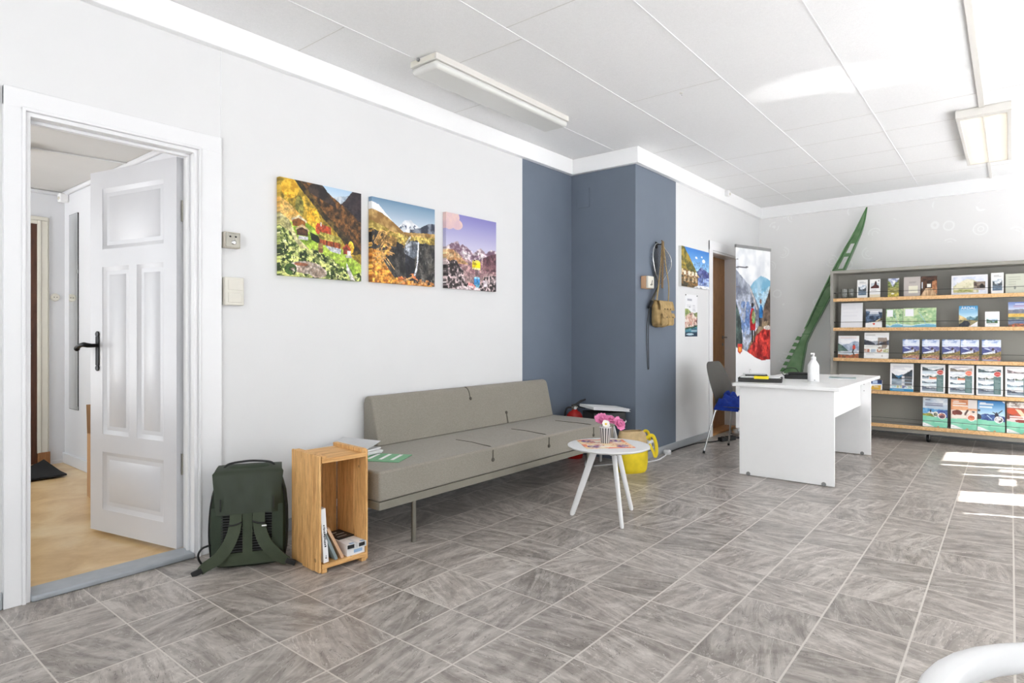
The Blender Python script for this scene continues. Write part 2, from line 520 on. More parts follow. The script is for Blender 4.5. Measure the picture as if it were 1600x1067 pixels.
    def build(self, name, mats, parent=None, bevel=0.0, seg=2, subsurf=0, loc=None, rotz=0.0):
        me = bpy.data.meshes.new(name)
        me.from_pydata(self.v, [], self.f)
        if not isinstance(mats, (list, tuple)): mats = [mats]
        for m in mats: me.materials.append(m)
        me.polygons.foreach_set('material_index', self.mi)
        me.polygons.foreach_set('use_smooth', self.sm)
        bm = bmesh.new(); bm.from_mesh(me)
        bmesh.ops.recalc_face_normals(bm, faces=bm.faces)
        bm.to_mesh(me); bm.free()
        me.set_sharp_from_angle(angle=R(50))
        o = bpy.data.objects.new(name, me)
        COL.objects.link(o)
        if parent is not None: o.parent = parent
        if loc is not None: o.location = loc
        o.rotation_euler = (0, 0, rotz)
        if bevel:
            b = o.modifiers.new('bevel', 'BEVEL'); b.width = bevel; b.segments = seg; b.limit_method = 'ANGLE'; b.angle_limit = R(40)
        if subsurf:
            s = o.modifiers.new('subsurf', 'SUBSURF'); s.levels = subsurf; s.render_levels = subsurf
        return o

def tag(o, label=None, cat=None, group=None, kind=None):
    if label: o['label'] = label
    if cat: o['category'] = cat
    if group: o['group'] = group
    if kind: o['kind'] = kind
    return o
def thing(name, label, cat, loc=(0, 0, 0), rotz=0.0, group=None):
    o = bpy.data.objects.new(name, None)
    o.empty_display_size = 0.1
    COL.objects.link(o)
    o.location = loc; o.rotation_euler = (0, 0, rotz)
    return tag(o, label, cat, group)
def struct(name, mb, mats, label=None, **kw):
    o = mb.build(name, mats, **kw)
    o['kind'] = 'structure'
    if label: o['label'] = label
    return o
# ================================================================== THE ROOM
PX, PY = 4.253, -0.672            # blue pillar: left face (X) and front face (Y)
CB = 2.625                        # cornice lower edge
CT = 0.045                        # cornice thickness

struct('floor', MB().box(REAR_X - 0.2, WIN_Y - 0.1, -0.08, 8.0, 0.0, 0.0), M['floor'])

# ceiling with its board joints (pale fillets one way, hairline darker strips the other)
c = MB()
c.mat(0).box(REAR_X - 0.2, WIN_Y - 0.1, CEIL, 8.0, 0.15, CEIL + 0.1)
c.mat(1)
for y, xa, xb in ((-0.49, REAR_X, 4.18), (-1.14, REAR_X, 7.6), (-1.80, REAR_X, 7.6), (-2.44, REAR_X, 7.6), (-3.70, REAR_X, 7.6)):
    c.box(xa, y - 0.004, CEIL - 0.003, xb, y + 0.004, CEIL + 0.01)
c.mat(2)
for x, ya, yb in ((1.35, -0.49, 0.0), (2.63, -0.49, 0.0), (0.8, -1.14, -0.49), (2.05, -1.14, -0.49), (3.27, -1.80, -1.14), (1.9, -1.8, -1.14),
                  (4.50, -1.14, -0.70), (4.60, -4.5, -1.80), (5.12, -4.5, -0.70), (5.74, -4.5, -0.70), (6.34, -4.5, -0.70), (6.95, -4.5, -0.7), (2.6, -3.7, -2.44), (0.7, -3.7, -2.44)):
    c.box(x - 0.0025, ya, CEIL - 0.0008, x + 0.0025, yb, CEIL + 0.01)
struct('ceiling', c, [M['ceiling'], M['trim'], M['hall_ceiling']])

# left wall: white, the last stretch beside the pillar painted slate blue
w = MB()
w.mat(0)
w.box(REAR_X, 0.0, 0, 0.094, 0.11, CEIL + 0.05)
w.box(0.094, 0.0, 2.085, 0.80, 0.11, CEIL + 0.05)
w.box(0.80, 0.0, 0, 3.497, 0.11, CEIL + 0.05)
w.mat(1)
w.box(3.497, 0.0, 0, PX + 0.02, 0.11, CEIL + 0.05)
struct('wall_left', w, [M['wall'], M['blue']])
struct('trim_1', MB().box(0.921, -0.003, 2.17, 0.926, 0.0, CB), M['trim'])

# pillar and the far stretch of the same wall with the oak door opening
w = MB()
w.mat(1)
w.box(PX, PY, 0, 5.09, 0.11, CEIL + 0.05)
w.mat(0)
w.box(5.09, PY, 0, 6.02, -0.49, CEIL + 0.05)
w.box(6.02, PY, 2.05, 6.84, -0.49, CEIL + 0.05)
w.box(6.84, PY, 0, 7.95, -0.49, CEIL + 0.05)
struct('wall_far_left', w, [M['wall'], M['blue']])
struct('trim_2', MB().box(PX - 0.006, -0.20, 2.31, PX, -0.06, 2.315).box(PX - 0.006, -0.20, 2.48, PX, -0.06, 2.485)
       .box(PX - 0.006, -0.20, 2.31, PX, -0.195, 2.485).box(PX - 0.006, -0.065, 2.31, PX, -0.06, 2.485).box(PX - 0.004, -0.195, 2.315, PX, -0.065, 2.48),
       M['blue'])

# end wall with pale scroll wallpaper (slightly out of square)
def bx_(y): return 7.665 + 0.053 * (y + 0.72)
w = MB()
w.prism([(bx_(0.0), 0.0), (bx_(-4.7), -4.7), (bx_(-4.7) + 0.12, -4.7), (bx_(0.0) + 0.12, 0.0)], (0, 0, 0), (1, 0, 0), (0, 1, 0), (0, 0, CEIL + 0.05))
struct('wall_back', w, M['wallpaper'])

# street-side wall: two shop windows under an added awning, narrow lights beyond
def wall_with_holes(x0, x1, z0, z1, holes):
    """vertical strips of wall around rectangular openings (xa, xb, za, zb)"""
    xs = sorted({x0, x1} | {h[0] for h in holes} | {h[1] for h in holes})
    out = []
    for a, b in zip(xs[:-1], xs[1:]):
        zz = sorted((h[2], h[3]) for h in holes if h[0] <= a + 1e-6 and h[1] >= b - 1e-6)
        z = z0
        for za, zb in zz:
            if za > z: out.append((a, b, z, za))
            z = max(z, zb)
        if z < z1: out.append((a, b, z, z1))
    return out
street = [(1.9, 4.0, 0.35, 2.45),
          (6.70, 7.39, 0.35, 2.29), (6.47, 6.545, 0.35, 2.29), (6.30, 6.42, 1.45, 1.72), (6.08, 6.15, 0.35, 2.06),
          (5.74, 6.00, 1.58, 1.71), (5.08, 5.46, 0.35, 2.04), (4.74, 4.78, 0.35, 1.98)]
# added translucent panels between the clear lights spread sun into the far end
w2 = MB(); w3 = MB()
for a, b, za, zb in wall_with_holes(REAR_X - 0.1, 8.0, 0, CEIL + 0.05, street):
    if a < 4.1 or b > 7.5:
        w2.box(a, WIN_Y - 0.06, za, b, WIN_Y, zb); continue
    for z0_, z1_, q in ((0, 0.25, w2), (0.25, 1.9, w3), (1.9, CEIL + 0.05, w2)):
        l_, h_ = max(za, z0_), min(zb, z1_)
        if h_ > l_ + 1e-6: q.box(a, WIN_Y - (0.06 if q is w2 else 0.012), l_, b, WIN_Y if q is w2 else WIN_Y - 0.006, h_)
struct('wall_right', w2, M['wall'])
struct('diffuser_panels', w3, M['frosted'])
# wall behind the photographer with the wide shop window
w = MB()
for a, b, za, zb in wall_with_holes(WIN_Y, 0.11, 0, CEIL + 0.05, [(-4.35, -2.95, 0.3, 2.6), (-2.85, -1.45, 0.3, 2.6)]):
    w.box(REAR_X - 0.08, a, za, REAR_X, b, zb)
struct('wall_rear', w, M['wall'])
# street outside: pavement, and an added awning that keeps sun out of the shop windows
struct('ground', MB().box(-40, -40, -0.3, 40, 40, -0.16), M['asphalt'])
a = MB()
a.prism([(0, 2.62), (-1.9, 2.42), (-1.9, 2.40), (0, 2.58)], (REAR_X - 0.1, WIN_Y - 0.06, 0), (0, 1, 0), (0, 0, 1), (6.72, 0, 0))
struct('added_awning', a, M['white'])

# cornice
struct('trim_4', MB().box(REAR_X, -CT, CB, PX - CT, 0.0, CEIL), M['cornice'], bevel=0.003)
struct('trim_5', MB().box(PX - CT, PY - CT, CB, PX, 0.0, CEIL), M['cornice'], bevel=0.003)
struct('trim_6', MB().box(PX, PY - CT, CB, 7.64, PY, CEIL), M['cornice'], bevel=0.003)
q = MB().prism([(bx_(-0.7) - CT, -0.70), (bx_(-4.5) - CT, -4.5), (bx_(-4.5), -4.5), (bx_(-0.7), -0.70)], (0, 0, CB), (1, 0, 0), (0, 1, 0), (0, 0, CEIL - CB))
struct('trim_7', q, M['cornice'])

# grey skirting
struct('baseboard_left', MB().box(REAR_X, -0.016, 0, 0.018, 0.0, 0.07).box(0.926, -0.016, 0, PX, 0.0, 0.07), M['base_grey'], bevel=0.003)
struct('baseboard_far_left', MB().box(PX, PY - 0.016, 0, 5.93, PY, 0.068).box(6.93, PY - 0.016, 0, 7.66, PY, 0.068), M['base_grey'], bevel=0.003)
struct('baseboard_back', MB().prism([(bx_(-0.7) - 0.016, -0.70), (bx_(-4.5) - 0.016, -4.5), (bx_(-4.5), -4.5), (bx_(-0.7), -0.70)], (0, 0, 0), (1, 0, 0), (0, 1, 0), (0, 0, 0.068)), M['base_grey'])

# ------------------------------------------------------------------ white panel door, standing open into the hall
struct('trim_8', MB().box(0.020, -0.022, 0, 0.088, 0.0, 2.158).box(0.806, -0.022, 0, 0.920, 0.0, 2.158).box(0.020, -0.0225, 2.079, 0.920, 0.0, 2.162)
       .box(0.080, -0.030, 0, 0.094, 0.0, 2.085).box(0.80, -0.030, 0, 0.812, 0.0, 2.085).box(0.080, -0.0305, 2.072, 0.812, 0.0, 2.086), M['trim'], bevel=0.003)
j = MB()
j.box(0.094, -0.015, 0, 0.112, 0.115, 2.072).box(0.782, -0.015, 0, 0.80, 0.115, 2.072).box(0.094, -0.0152, 2.054, 0.80, 0.115, 2.0722)
j.box(0.112, 0.035, 0, 0.124, 0.055, 2.054).box(0.770, 0.035, 0, 0.782, 0.055, 2.054).box(0.112, 0.0352, 2.04, 0.782, 0.0552, 2.054)
struct('trim_9', j, M['trim'], bevel=0.002)
struct('trim_10', MB().box(0.112, -0.03, 0.0, 0.782, 0.11, 0.026), M['sill'], bevel=0.008)

d1 = thing('door_1', 'white four-panel door standing open into the hall', None, (0.752, 0.120, 0.0), R(102.7))
d1['kind'] = 'structure'
LW, LT = 0.755, 0.038
PAN = [(0.105, 0.640, 1.610, 1.950), (0.105, 0.330, 0.570, 1.510), (0.400, 0.640, 0.570, 1.510), (0.105, 0.640, 0.145, 0.470)]
l = MB()
for a, b, z0, z1 in wall_with_holes(0, LW, 0.02, 2.052, PAN):
    l.box(a, -LT, z0, b, 0, z1)
leaf = l.build('leaf', M['door_white'], d1)
for (a, b, z0, z1) in PAN:
    p = MB()
    p.box(a - 0.002, -LT + 0.010, z0 - 0.002, b + 0.002, -0.012, z1 + 0.002)
    for s, y in ((1, -0.012), (-1, -LT + 0.010)):          # sloping moulding round the panel and its raised field
        m_ = 0.022
        p.add([(a, y + s * 0.011, z0), (b, y + s * 0.011, z0), (b, y + s * 0.011, z1), (a, y + s * 0.011, z1),
               (a + m_, y, z0 + m_), (b - m_, y, z0 + m_), (b - m_, y, z1 - m_), (a + m_, y, z1 - m_)],
              [(0, 1, 5, 4), (1, 2, 6, 5), (2, 3, 7, 6), (3, 0, 4, 7)])
        i0, i1 = m_ + 0.022, m_ + 0.036
        p.add([(a + i0, y, z0 + i0), (b - i0, y, z0 + i0), (b - i0, y, z1 - i0), (a + i0, y, z1 - i0),
               (a + i1, y + s * 0.008, z0 + i1), (b - i1, y + s * 0.008, z0 + i1), (b - i1, y + s * 0.008, z1 - i1), (a + i1, y + s * 0.008, z1 - i1)],
              [(0, 1, 5, 4), (1, 2, 6, 5), (2, 3, 7, 6), (3, 0, 4, 7), (4, 5, 6, 7)])
    p.build('door_panel', M['door_white'], d1)
h = MB()
h.box(0.668, 0, 0.955, 0.700, 0.006, 1.120)
for z in (1.132, 0.940):
    h.cyl((0.684, 0, z), (0.684, 0.007, z), 0.017, seg=18)
h.box(0.676, 0, 0.93, 0.692, 0.006, 1.14)
hp = h.build('handle_plate', M['iron'], d1, bevel=0.002)
tag(hp, 'black iron handle plate')
lv = MB()
lv.tube([(0.684, 0.0, 1.068), (0.684, 0.035, 1.068), (0.692, 0.052, 1.070), (0.715, 0.058, 1.074), (0.745, 0.058, 1.070), (0.775, 0.056, 1.058), (0.788, 0.055, 1.050)],
        [0.010, 0.011, 0.013, 0.014, 0.012, 0.011, 0.014], 12)
lv.ball((0.787, 0.055, 1.050), 0.015)
lv.build('lever', M['iron'], hp)
for z in (1.72, 0.40):
    b = MB(); b.cyl((-0.006, -0.030, z), (-0.006, -0.030, z + 0.11), 0.008, seg=12).box(-0.004, -0.034, z + 0.01, 0.012, -0.028, z + 0.10)
    tag(b.build('hinge', M['steel'], d1), 'steel hinge')

# ------------------------------------------------------------------ hall beyond the open door
HX, HY, HC = 1.09, 3.24, 2.37
struct('floor_hall', MB().box(-1.0, 0.11, -0.08, HX, HY, -0.002), M['hall_floor'])
struct('ceiling_hall', MB().box(-1.1, 0.11, HC, HX + 0.1, HY + 0.1, HC + 0.08), M['hall_ceiling'])
w = MB()
for a, b, za, zb in wall_with_holes(0.11, HY, 0, HC, [(1.25, 3.05, 0.5, 2.25)]):
    w.box(-1.08, a, za, -1.0, b, zb)
struct('wall_hall_left', w, M['wall_hall'])
struct('wall_hall_right', MB().box(HX, 0.11, 0, HX + 0.1, HY + 0.1, HC), M['wall_hall'])
struct('wall_hall_back', MB().box(-1.1, HY, 0, HX, HY + 0.1, HC), M['wall_hall'])
struct('trim_11', MB().box(-1.0, HY - 0.03, HC - 0.035, HX, HY, HC).box(HX - 0.03, 0.11, HC - 0.035, HX, HY, HC), M['wall_hall'], bevel=0.01)
struct('baseboard_hall', MB().box(HX - 0.016, 0.9, 0, HX, HY, 0.09).box(0.98, HY - 0.016, 0, HX, HY, 0.03), M['wall_hall'], bevel=0.003)
add_light('daylight_hall', 'AREA', (-1.12, 2.15, 1.37), 1, (1, 1, 1), (1, 0, 0), shape='RECTANGLE', size=1.8, size_y=1.75, is_portal=True)
d2 = thing('door_2', 'dark brown door at the end of the hall', None, (0.05, HY, 0)); d2['kind'] = 'structure'
MB().box(0, -0.02, 0.02, 0.839, 0.0, 2.07).build('leaf', M['brown_door'], d2)
for z in (1.035, 0.965):
    MB().lathe([(0.024, 0), (0.024, 0.006), (0.018, 0.012), (0.006, 0.014)], 20).build('lock_cylinder', M['chrome'], d2, loc=(0.775, -0.02, z)).rotation_euler = (R(90), 0, 0)
struct('trim_12', MB().box(0.889, HY - 0.035, 0.11, 0.915, HY, 2.10).box(0.9152, HY - 0.028, 0.11, 0.965, HY, 2.10).box(0.0, HY - 0.0285, 2.1005, 0.965, HY, 2.135)
       .box(0.0, HY - 0.0355, 2.07, 0.8888, HY, 2.10).box(0.9655, HY - 0.018, 0.11, 0.975, HY, 2.134), M['cream'], bevel=0.004)
struct('trim_13', MB().box(0.893, HY - 0.04, 0, 0.978, HY, 0.115), M['brown_block'], bevel=0.002)
struct('trim_14', MB().box(0.0, HY - 0.06, 0, 0.9, HY, 0.02), M['oak_sill'])

# ------------------------------------------------------------------ oak door in the far wall
d3 = thing('door_3', 'closed oak door beside the tall banner', None, (6.02, -0.522, 0)); d3['kind'] = 'structure'
MB().box(0, 0, 0.022, 0.82, 0.032, 2.03).build('leaf', M['oak'], d3)
hb = MB().lathe([(0.022, 0), (0.022, 0.008), (0.010, 0.012)], 18)
hb = hb.build('handle_rose', M['steel'], d3, loc=(0.74, 0, 1.086)); hb.rotation_euler = (R(90), 0, 0)
lv = MB().tube([(0, 0, 0.0), (0, 0, 0.045), (-0.02, 0, 0.055), (-0.11, 0, 0.055)], 0.009, 10)
lv.build('lever', M['steel'], hb)
kb = MB().lathe([(0.018, 0), (0.018, 0.006), (0.005, 0.008)], 18).build('lock_cylinder', M['steel'], d3, loc=(0.74, 0, 1.0)); kb.rotation_euler = (R(90), 0, 0)
struct('trim_15', MB().box(5.93, PY - 0.016, 0, 6.02, PY, 2.15).box(6.84, PY - 0.016, 0, 6.93, PY, 2.15).box(5.93, PY - 0.0165, 2.05, 6.93, PY, 2.152), M['trim'], bevel=0.003)
struct('trim_16', MB().box(6.02, PY - 0.004, 0, 6.035, -0.522, 2.05).box(6.825, PY - 0.004, 0, 6.84, -0.522, 2.05).box(6.02, PY - 0.0042, 2.03, 6.84, -0.522, 2.0502), M['trim'])
struct('trim_17', MB().box(6.035, PY - 0.01, 0, 6.825, -0.49, 0.022), M['oak_sill'], bevel=0.004)
# ================================================================== PRINTED PICTURES (painted in numpy, stored as point colours)
_rs = np.random.RandomState(7)
_T = _rs.rand(256, 256)
def vnoise(x, y, seed=0):
    x = x + seed * 17.3; y = y + seed * 9.7
    xi, yi = np.floor(x).astype(int), np.floor(y).astype(int)
    fx, fy = x - xi, y - yi
    fx, fy = fx * fx * (3 - 2 * fx), fy * fy * (3 - 2 * fy)
    a, b = _T[yi & 255, xi & 255], _T[yi & 255, (xi + 1) & 255]
    c_, d = _T[(yi + 1) & 255, xi & 255], _T[(yi + 1) & 255, (xi + 1) & 255]
    return (a * (1 - fx) + b * fx) * (1 - fy) + (c_ * (1 - fx) + d * fx) * fy
def fbm(x, y, octv=4, seed=0):
    s, t, a = 0, 0, 1.0
    for o in range(octv):
        s = s + a * vnoise(x * 2 ** o, y * 2 ** o, seed + o); t += a; a *= 0.55
    return s / t

class Art:
    """u right, v down, both 0..1; colours 0..255 sRGB"""
    def __init__(self, W, H, base=(255, 255, 255)):
        self.W, self.H = W, H
        self.u, self.v = np.meshgrid((np.arange(W)) / (W - 1), (np.arange(H)) / (H - 1))
        self.asp = H / W
        self.a = np.zeros((H, W, 3)); self.a[:] = base
    def N(self, sx, sy=None, octv=5, seed=0):
        return fbm(self.u * sx, self.v * (sy if sy is not None else sx * self.asp), octv, seed)
    def lay(self, mask, c1, c2=None, n=None, k=1.0):
        c1 = np.array(c1, float)
        col = np.zeros_like(self.a); col[:] = c1
        if c2 is not None:
            t = np.clip((n - 0.36) / 0.28, 0, 1)[..., None] if n is not None else 0.5
            col = c1 + (np.array(c2, float) - c1) * t
        m = np.clip(np.asarray(mask, float), 0, 1)[..., None] * k
        self.a = self.a * (1 - m) + col * m
        return self
    def grad(self, mask, ctop, cbot, v0, v1):
        t = np.clip((self.v - v0) / (v1 - v0), 0, 1)[..., None]
        col = np.array(ctop, float) * (1 - t) + np.array(cbot, float) * t
        m = np.asarray(mask, float)[..., None]
        self.a = self.a * (1 - m) + col * m
        return self
    def rect(self, u0, v0, u1, v1):
        return (self.u >= u0) & (self.u <= u1) & (self.v >= v0) & (self.v <= v1)
    def ell(self, cu, cv, ru, rv):
        return ((self.u - cu) / ru) ** 2 + ((self.v - cv) / rv) ** 2 <= 1
    def poly(self, pts):
        inside = np.zeros((self.H, self.W), bool)
        n = len(pts)
        for i in range(n):
            (x0, y0), (x1, y1) = pts[i], pts[(i + 1) % n]
            if y0 == y1: continue
            cr = ((y0 > self.v) != (y1 > self.v)) & (self.u < (x1 - x0) * (self.v - y0) / (y1 - y0) + x0)
            inside ^= cr
        return inside
    def below(self, pts, jag=0.0, s=8, seed=0):
        xs, ys = zip(*pts)
        line = np.interp(self.u, xs, ys)
        if jag: line = line + (fbm(self.u * s, self.u * 0 + seed, 4, seed) - 0.5) * 2 * jag
        return self.v >= line
    def seg(self, p, q, w):
        p, q = np.array(p), np.array(q); d = q - p
        t = np.clip(((self.u - p[0]) * d[0] + (self.v - p[1]) * d[1] * self.asp ** 2) / (d[0] ** 2 + (d[1] * self.asp) ** 2), 0, 1)
        return np.hypot(self.u - p[0] - t * d[0], (self.v - p[1] - t * d[1]) * self.asp) <= w
    def lines(self, u0, u1, v0, v1, n, col, k=0.6, seed=0, fill=0.5):
        """rows of print too small to read"""
        rr = random.Random(seed)
        for i in range(n):
            y = v0 + (v1 - v0) * (i + 0.5) / n
            h = (v1 - v0) / n * fill / 2
            self.lay(self.rect(u0, y - h, u0 + (u1 - u0) * rr.uniform(0.6, 1.0), y + h), col, k=k)
        return self
    def fjord(self, u0, v0, u1, v1, seed=0, sky=(220, 230, 240), mt=(50, 75, 85), far=(120, 150, 170), water=(150, 170, 180), land=None, horizon=0.62, gap=0.5, low=None):
        """a fjord view inside a rectangle: sky, far hills, two steep sides, water"""
        box = self.rect(u0, v0, u1, v1)
        U = (self.u - u0) / (u1 - u0); V = (self.v - v0) / (v1 - v0)
        n = fbm(U * 7, V * 7 * (v1 - v0) / (u1 - u0) * self.asp, 4, seed)
        self.lay(box, sky, (255, 255, 255), fbm(U * 3, V * 9, 3, seed + 3))
        jag = lambda s, a: (fbm(U * s, U * 0 + seed * 1.7, 4, seed) - 0.5) * a
        self.lay(box & (V > 0.42 + jag(5, 0.25)), far, tuple(min(255, c + 30) for c in far), n)
        hl = horizon - 0.75 * np.clip(gap - U, 0, 1) ** 0.7 + jag(7, 0.15)
        hr = horizon - 0.75 * np.clip(U - gap, 0, 1) ** 0.8 + jag(8, 0.18)
        m2 = tuple(min(255, c * 1.6) for c in mt)
        self.lay(box & (V > hl) & (U < gap + 0.02), mt, m2, n)
        self.lay(box & (V > hr) & (U > gap - 0.02), mt, m2, n)
        self.lay(box & (V > horizon + 0.03 * (n - 0.5)), water, tuple(min(255, c + 45) for c in water), fbm(U * 3, V * 22, 3, seed + 5))
        if land is not None:
            lv = 0.84 + jag(6, 0.25) if low is None else low + jag(6, 0.2)
            self.lay(box & (V > lv), land, tuple(min(255, c * 1.5) for c in land), fbm(U * 14, V * 14, 3, seed + 8))
        return self
    def detail(self, k=0.3, s=40, lo=0.0, seed=90):
        """fine photographic grain of leaves and stones, kept out of the sky"""
        n = (self.N(s, seed=seed) - 0.5) * 2.2 + (self.N(s * 2.2, seed=seed + 3) - 0.5) * 1.6
        m = np.clip((self.v - lo) / 0.05, 0, 1)
        self.a = np.clip(self.a * (1 + k * n * m)[..., None], 0, 255)
        return self
    def linear(self):
        a = np.clip(self.a, 0, 255) / 255.0
        return np.where(a <= 0.04045, a / 12.92, ((a + 0.055) / 1.055) ** 2.4)

def print_mesh(art, w, h, t, edge=None, tilt=0.0, corner=None):
    """mesh of a thin printed board: picture on the face towards local -Y, foot at the origin, x right, z up"""
    L = art.linear(); H, W = art.H, art.W
    xs = np.linspace(-w / 2, w / 2, W); zs = np.linspace(h, 0, H)
    V, F, C = [], [], []
    X, Z = np.meshgrid(xs, zs)
    front = np.stack([X.ravel(), np.full(W * H, -t), Z.ravel()], 1)
    cols = L.reshape(-1, 3)
    idx = np.arange(W * H).reshape(H, W)
    F = np.stack([idx[:-1, :-1].ravel(), idx[1:, :-1].ravel(), idx[1:, 1:].ravel(), idx[:-1, 1:].ravel()], 1).tolist()
    ring = list(idx[0, :]) + list(idx[1:, -1]) + list(idx[-1, -2::-1]) + list(idx[-2:0:-1, 0])
    k = len(ring); o = W * H
    fr = front[ring]; bk = fr.copy(); bk[:, 1] = 0
    ec = cols[ring] if edge is None else np.tile(np.array([lin(e) for e in edge]), (k, 1))
    V = np.concatenate([front, fr, bk]); C = np.concatenate([cols, ec, ec])
    for i in range(k):
        j = (i + 1) % k
        F.append([o + i, o + j, o + k + j, o + k + i])
    F.append([o + k + i for i in range(k)])
    if tilt:
        ca, sa = math.cos(tilt), math.sin(tilt)
        y, z = V[:, 1].copy(), V[:, 2].copy()
        V[:, 1] = y * ca + z * sa; V[:, 2] = z * ca - y * sa
        V[:, 2] -= V[:, 2].min()
    me = bpy.data.meshes.new('print')
    me.from_pydata(V.tolist(), [], F)
    at = me.color_attributes.new('print', 'FLOAT_COLOR', 'POINT')
    at.data.foreach_set('color', np.concatenate([C, np.ones((len(C), 1))], 1).astype(np.float32).ravel())
    return me
def print_obj(name, art, w, h, t, label, cat, loc, rotz, mat='gloss_print', edge=None, tilt=0.0, group=None, parent=None):
    me = print_mesh(art, w, h, t, edge, tilt)
    me.name = name
    me.materials.append(M[mat])
    bm = bmesh.new(); bm.from_mesh(me); bmesh.ops.recalc_face_normals(bm, faces=bm.faces); bm.to_mesh(me); bm.free()
    o = bpy.data.objects.new(name, me); COL.objects.link(o)
    o.location = loc; o.rotation_euler = (0, 0, rotz)
    if parent is not None: o.parent = parent
    return tag(o, label, cat, group)

def art_farm():
    a = Art(190, 190); u, v = a.u, a.v
    a.grad(v >= 0, (178, 208, 234), (220, 232, 242), 0, 0.14)
    a.lay(a.below([(0.5, 0.15), (0.7, 0.085), (0.85, 0.05), (1, 0.08)], 0.012, 14, 2), (150, 170, 190), (215, 222, 230), a.N(22, seed=4))
    a.lay(a.below([(0.55, 0.30), (0.78, 0.115), (0.90, -0.03), (1, -0.04)], 0.015, 10, 3), (44, 38, 44), (66, 54, 58), a.N(14, seed=5))
    n = a.N(26, seed=1)
    a.lay(a.below([(0, -0.1), (0.45, -0.03), (0.62, 0.10), (0.8, 0.20), (1, 0.34)], 0.02, 10, 1), (58, 42, 26), (134, 90, 46), n)
    a.lay(a.below([(0.3, 0.2), (0.34, 0.02), (0.45, -0.02), (0.52, 0.02), (0.66, 0.18), (0.7, 0.3)], 0.01, 9, 6) & (v < 0.09 + 0.35 * (u - 0.3)), (40, 34, 34), (72, 58, 52), a.N(16, seed=7))
    a.lay(a.below([(0, -0.1), (0.22, 0.0), (0.5, 0.26), (0.8, 0.52), (1, 0.66)], 0.03, 9, 8), (44, 36, 22), (104, 82, 40), a.N(20, seed=9))
    a.lay(a.below([(0, -0.05), (0.15, 0.0), (0.35, 0.19), (0.55, 0.38), (0.75, 0.56), (0.85, 0.7)], 0.04, 12, 4), (140, 116, 36), (226, 184, 66), a.N(20, seed=12))
    a.lay(a.ell(0.11, 0.10, 0.10, 0.10) | a.ell(0.38, 0.36, 0.08, 0.10) | a.ell(0.43, 0.42, 0.06, 0.07) | a.ell(0.86, 0.63, 0.04, 0.07), (206, 150, 30), (250, 204, 64), a.N(24, seed=15))
    a.lay(a.ell(0.22, 0.27, 0.05, 0.11), (96, 96, 40), (160, 150, 70), a.N(24, seed=18))
    a.lay(a.below([(0, 0.20), (0.12, 0.26), (0.3, 0.42), (0.5, 0.54), (0.75, 0.66), (1, 0.82)], 0.012, 8, 5), (126, 160, 42), (188, 212, 84), a.N(12, seed=21))
    a.lay(a.poly([(0, 0.20), (0.10, 0.25), (0.32, 0.42), (0.25, 0.46), (0, 0.42)]), (196, 148, 66), (232, 190, 110), a.N(10, seed=23))
    a.lay(a.poly([(0, 0.36), (0.1, 0.42), (0.2, 0.6), (0.36, 0.72), (0.3, 0.76), (0.1, 0.6), (0, 0.52)]), (168, 160, 104), (220, 212, 160), a.N(20, seed=25))
    a.lay(a.poly([(0.34, 0.52), (0.45, 0.55), (0.47, 0.64), (0.36, 0.60)]), (20, 30, 16), (40, 60, 26), a.N(20, seed=26))
    def house(x, y, w_, h_, wall_, roof, r=0.5):
        a.lay(a.rect(x, y, x + w_, y + h_), wall_, tuple(c * 0.75 for c in wall_), a.N(40, 8, 2, 3))
        a.lay(a.poly([(x - 0.012, y + 0.008), (x + w_ * 0.45, y - h_ * r), (x + w_ + 0.012, y + 0.012), (x + w_ + 0.012, y - 0.012), (x + w_ * 0.5, y - h_ * r - 0.03), (x - 0.012, y - 0.014)]), roof)
        a.lay(a.poly([(x, y), (x + w_ * 0.45, y - h_ * r), (x + w_, y)]), tuple(c * 0.8 for c in wall_))
    house(0.14, 0.42, 0.15, 0.06, (176, 108, 44), (222, 206, 172))
    house(0.19, 0.51, 0.13, 0.06, (96, 62, 40), (214, 186, 140))
    a.lay(a.rect(0.21, 0.575, 0.32, 0.61), (206, 204, 206))
    a.lay(a.poly([(0.41, 0.45), (0.43, 0.41), (0.60, 0.44), (0.60, 0.52), (0.43, 0.53), (0.41, 0.50)]), (178, 66, 36), (206, 92, 56), a.N(30, seed=2))
    a.lay(a.rect(0.47, 0.40, 0.485, 0.44), (220, 214, 206))
    a.lay(a.poly([(0.44, 0.55), (0.47, 0.50), (0.72, 0.53), (0.74, 0.60), (0.46, 0.58)]), (132, 124, 44), (206, 192, 100), a.N(40, seed=6))
    a.lay(a.poly([(0.46, 0.58), (0.72, 0.60), (0.72, 0.66), (0.46, 0.63)]), (140, 62, 30), (176, 88, 48), a.N(60, 6, 2, 1))
    for x in (0.54, 0.63): a.lay(a.rect(x, 0.585, x + 0.012, 0.65), (40, 26, 20))
    a.lay(a.poly([(0.52, 0.64), (0.73, 0.66), (0.73, 0.72), (0.6, 0.70)]), (168, 170, 180), (206, 206, 210), a.N(50, seed=3))
    a.lay(a.rect(0.44, 0.62, 0.50, 0.72), (150, 120, 70)); a.lay(a.rect(0.445, 0.68, 0.50, 0.73), (120, 82, 60))
    house(0.76, 0.66, 0.09, 0.05, (150, 60, 44), (196, 76, 48), 0.7)
    a.lay(a.rect(0.81, 0.67, 0.86, 0.72), (226, 218, 212)); a.lay(a.rect(0.79, 0.72, 0.87, 0.75), (186, 184, 178))
    fg = a.below([(0, 0.50), (0.1, 0.54), (0.25, 0.70), (0.45, 0.72), (0.6, 0.76), (0.75, 0.84), (0.9, 0.95), (1, 0.9)], 0.06, 8, 11)
    nb = a.N(24, seed=31)
    a.lay(fg, (48, 70, 24), (226, 228, 140), nb)
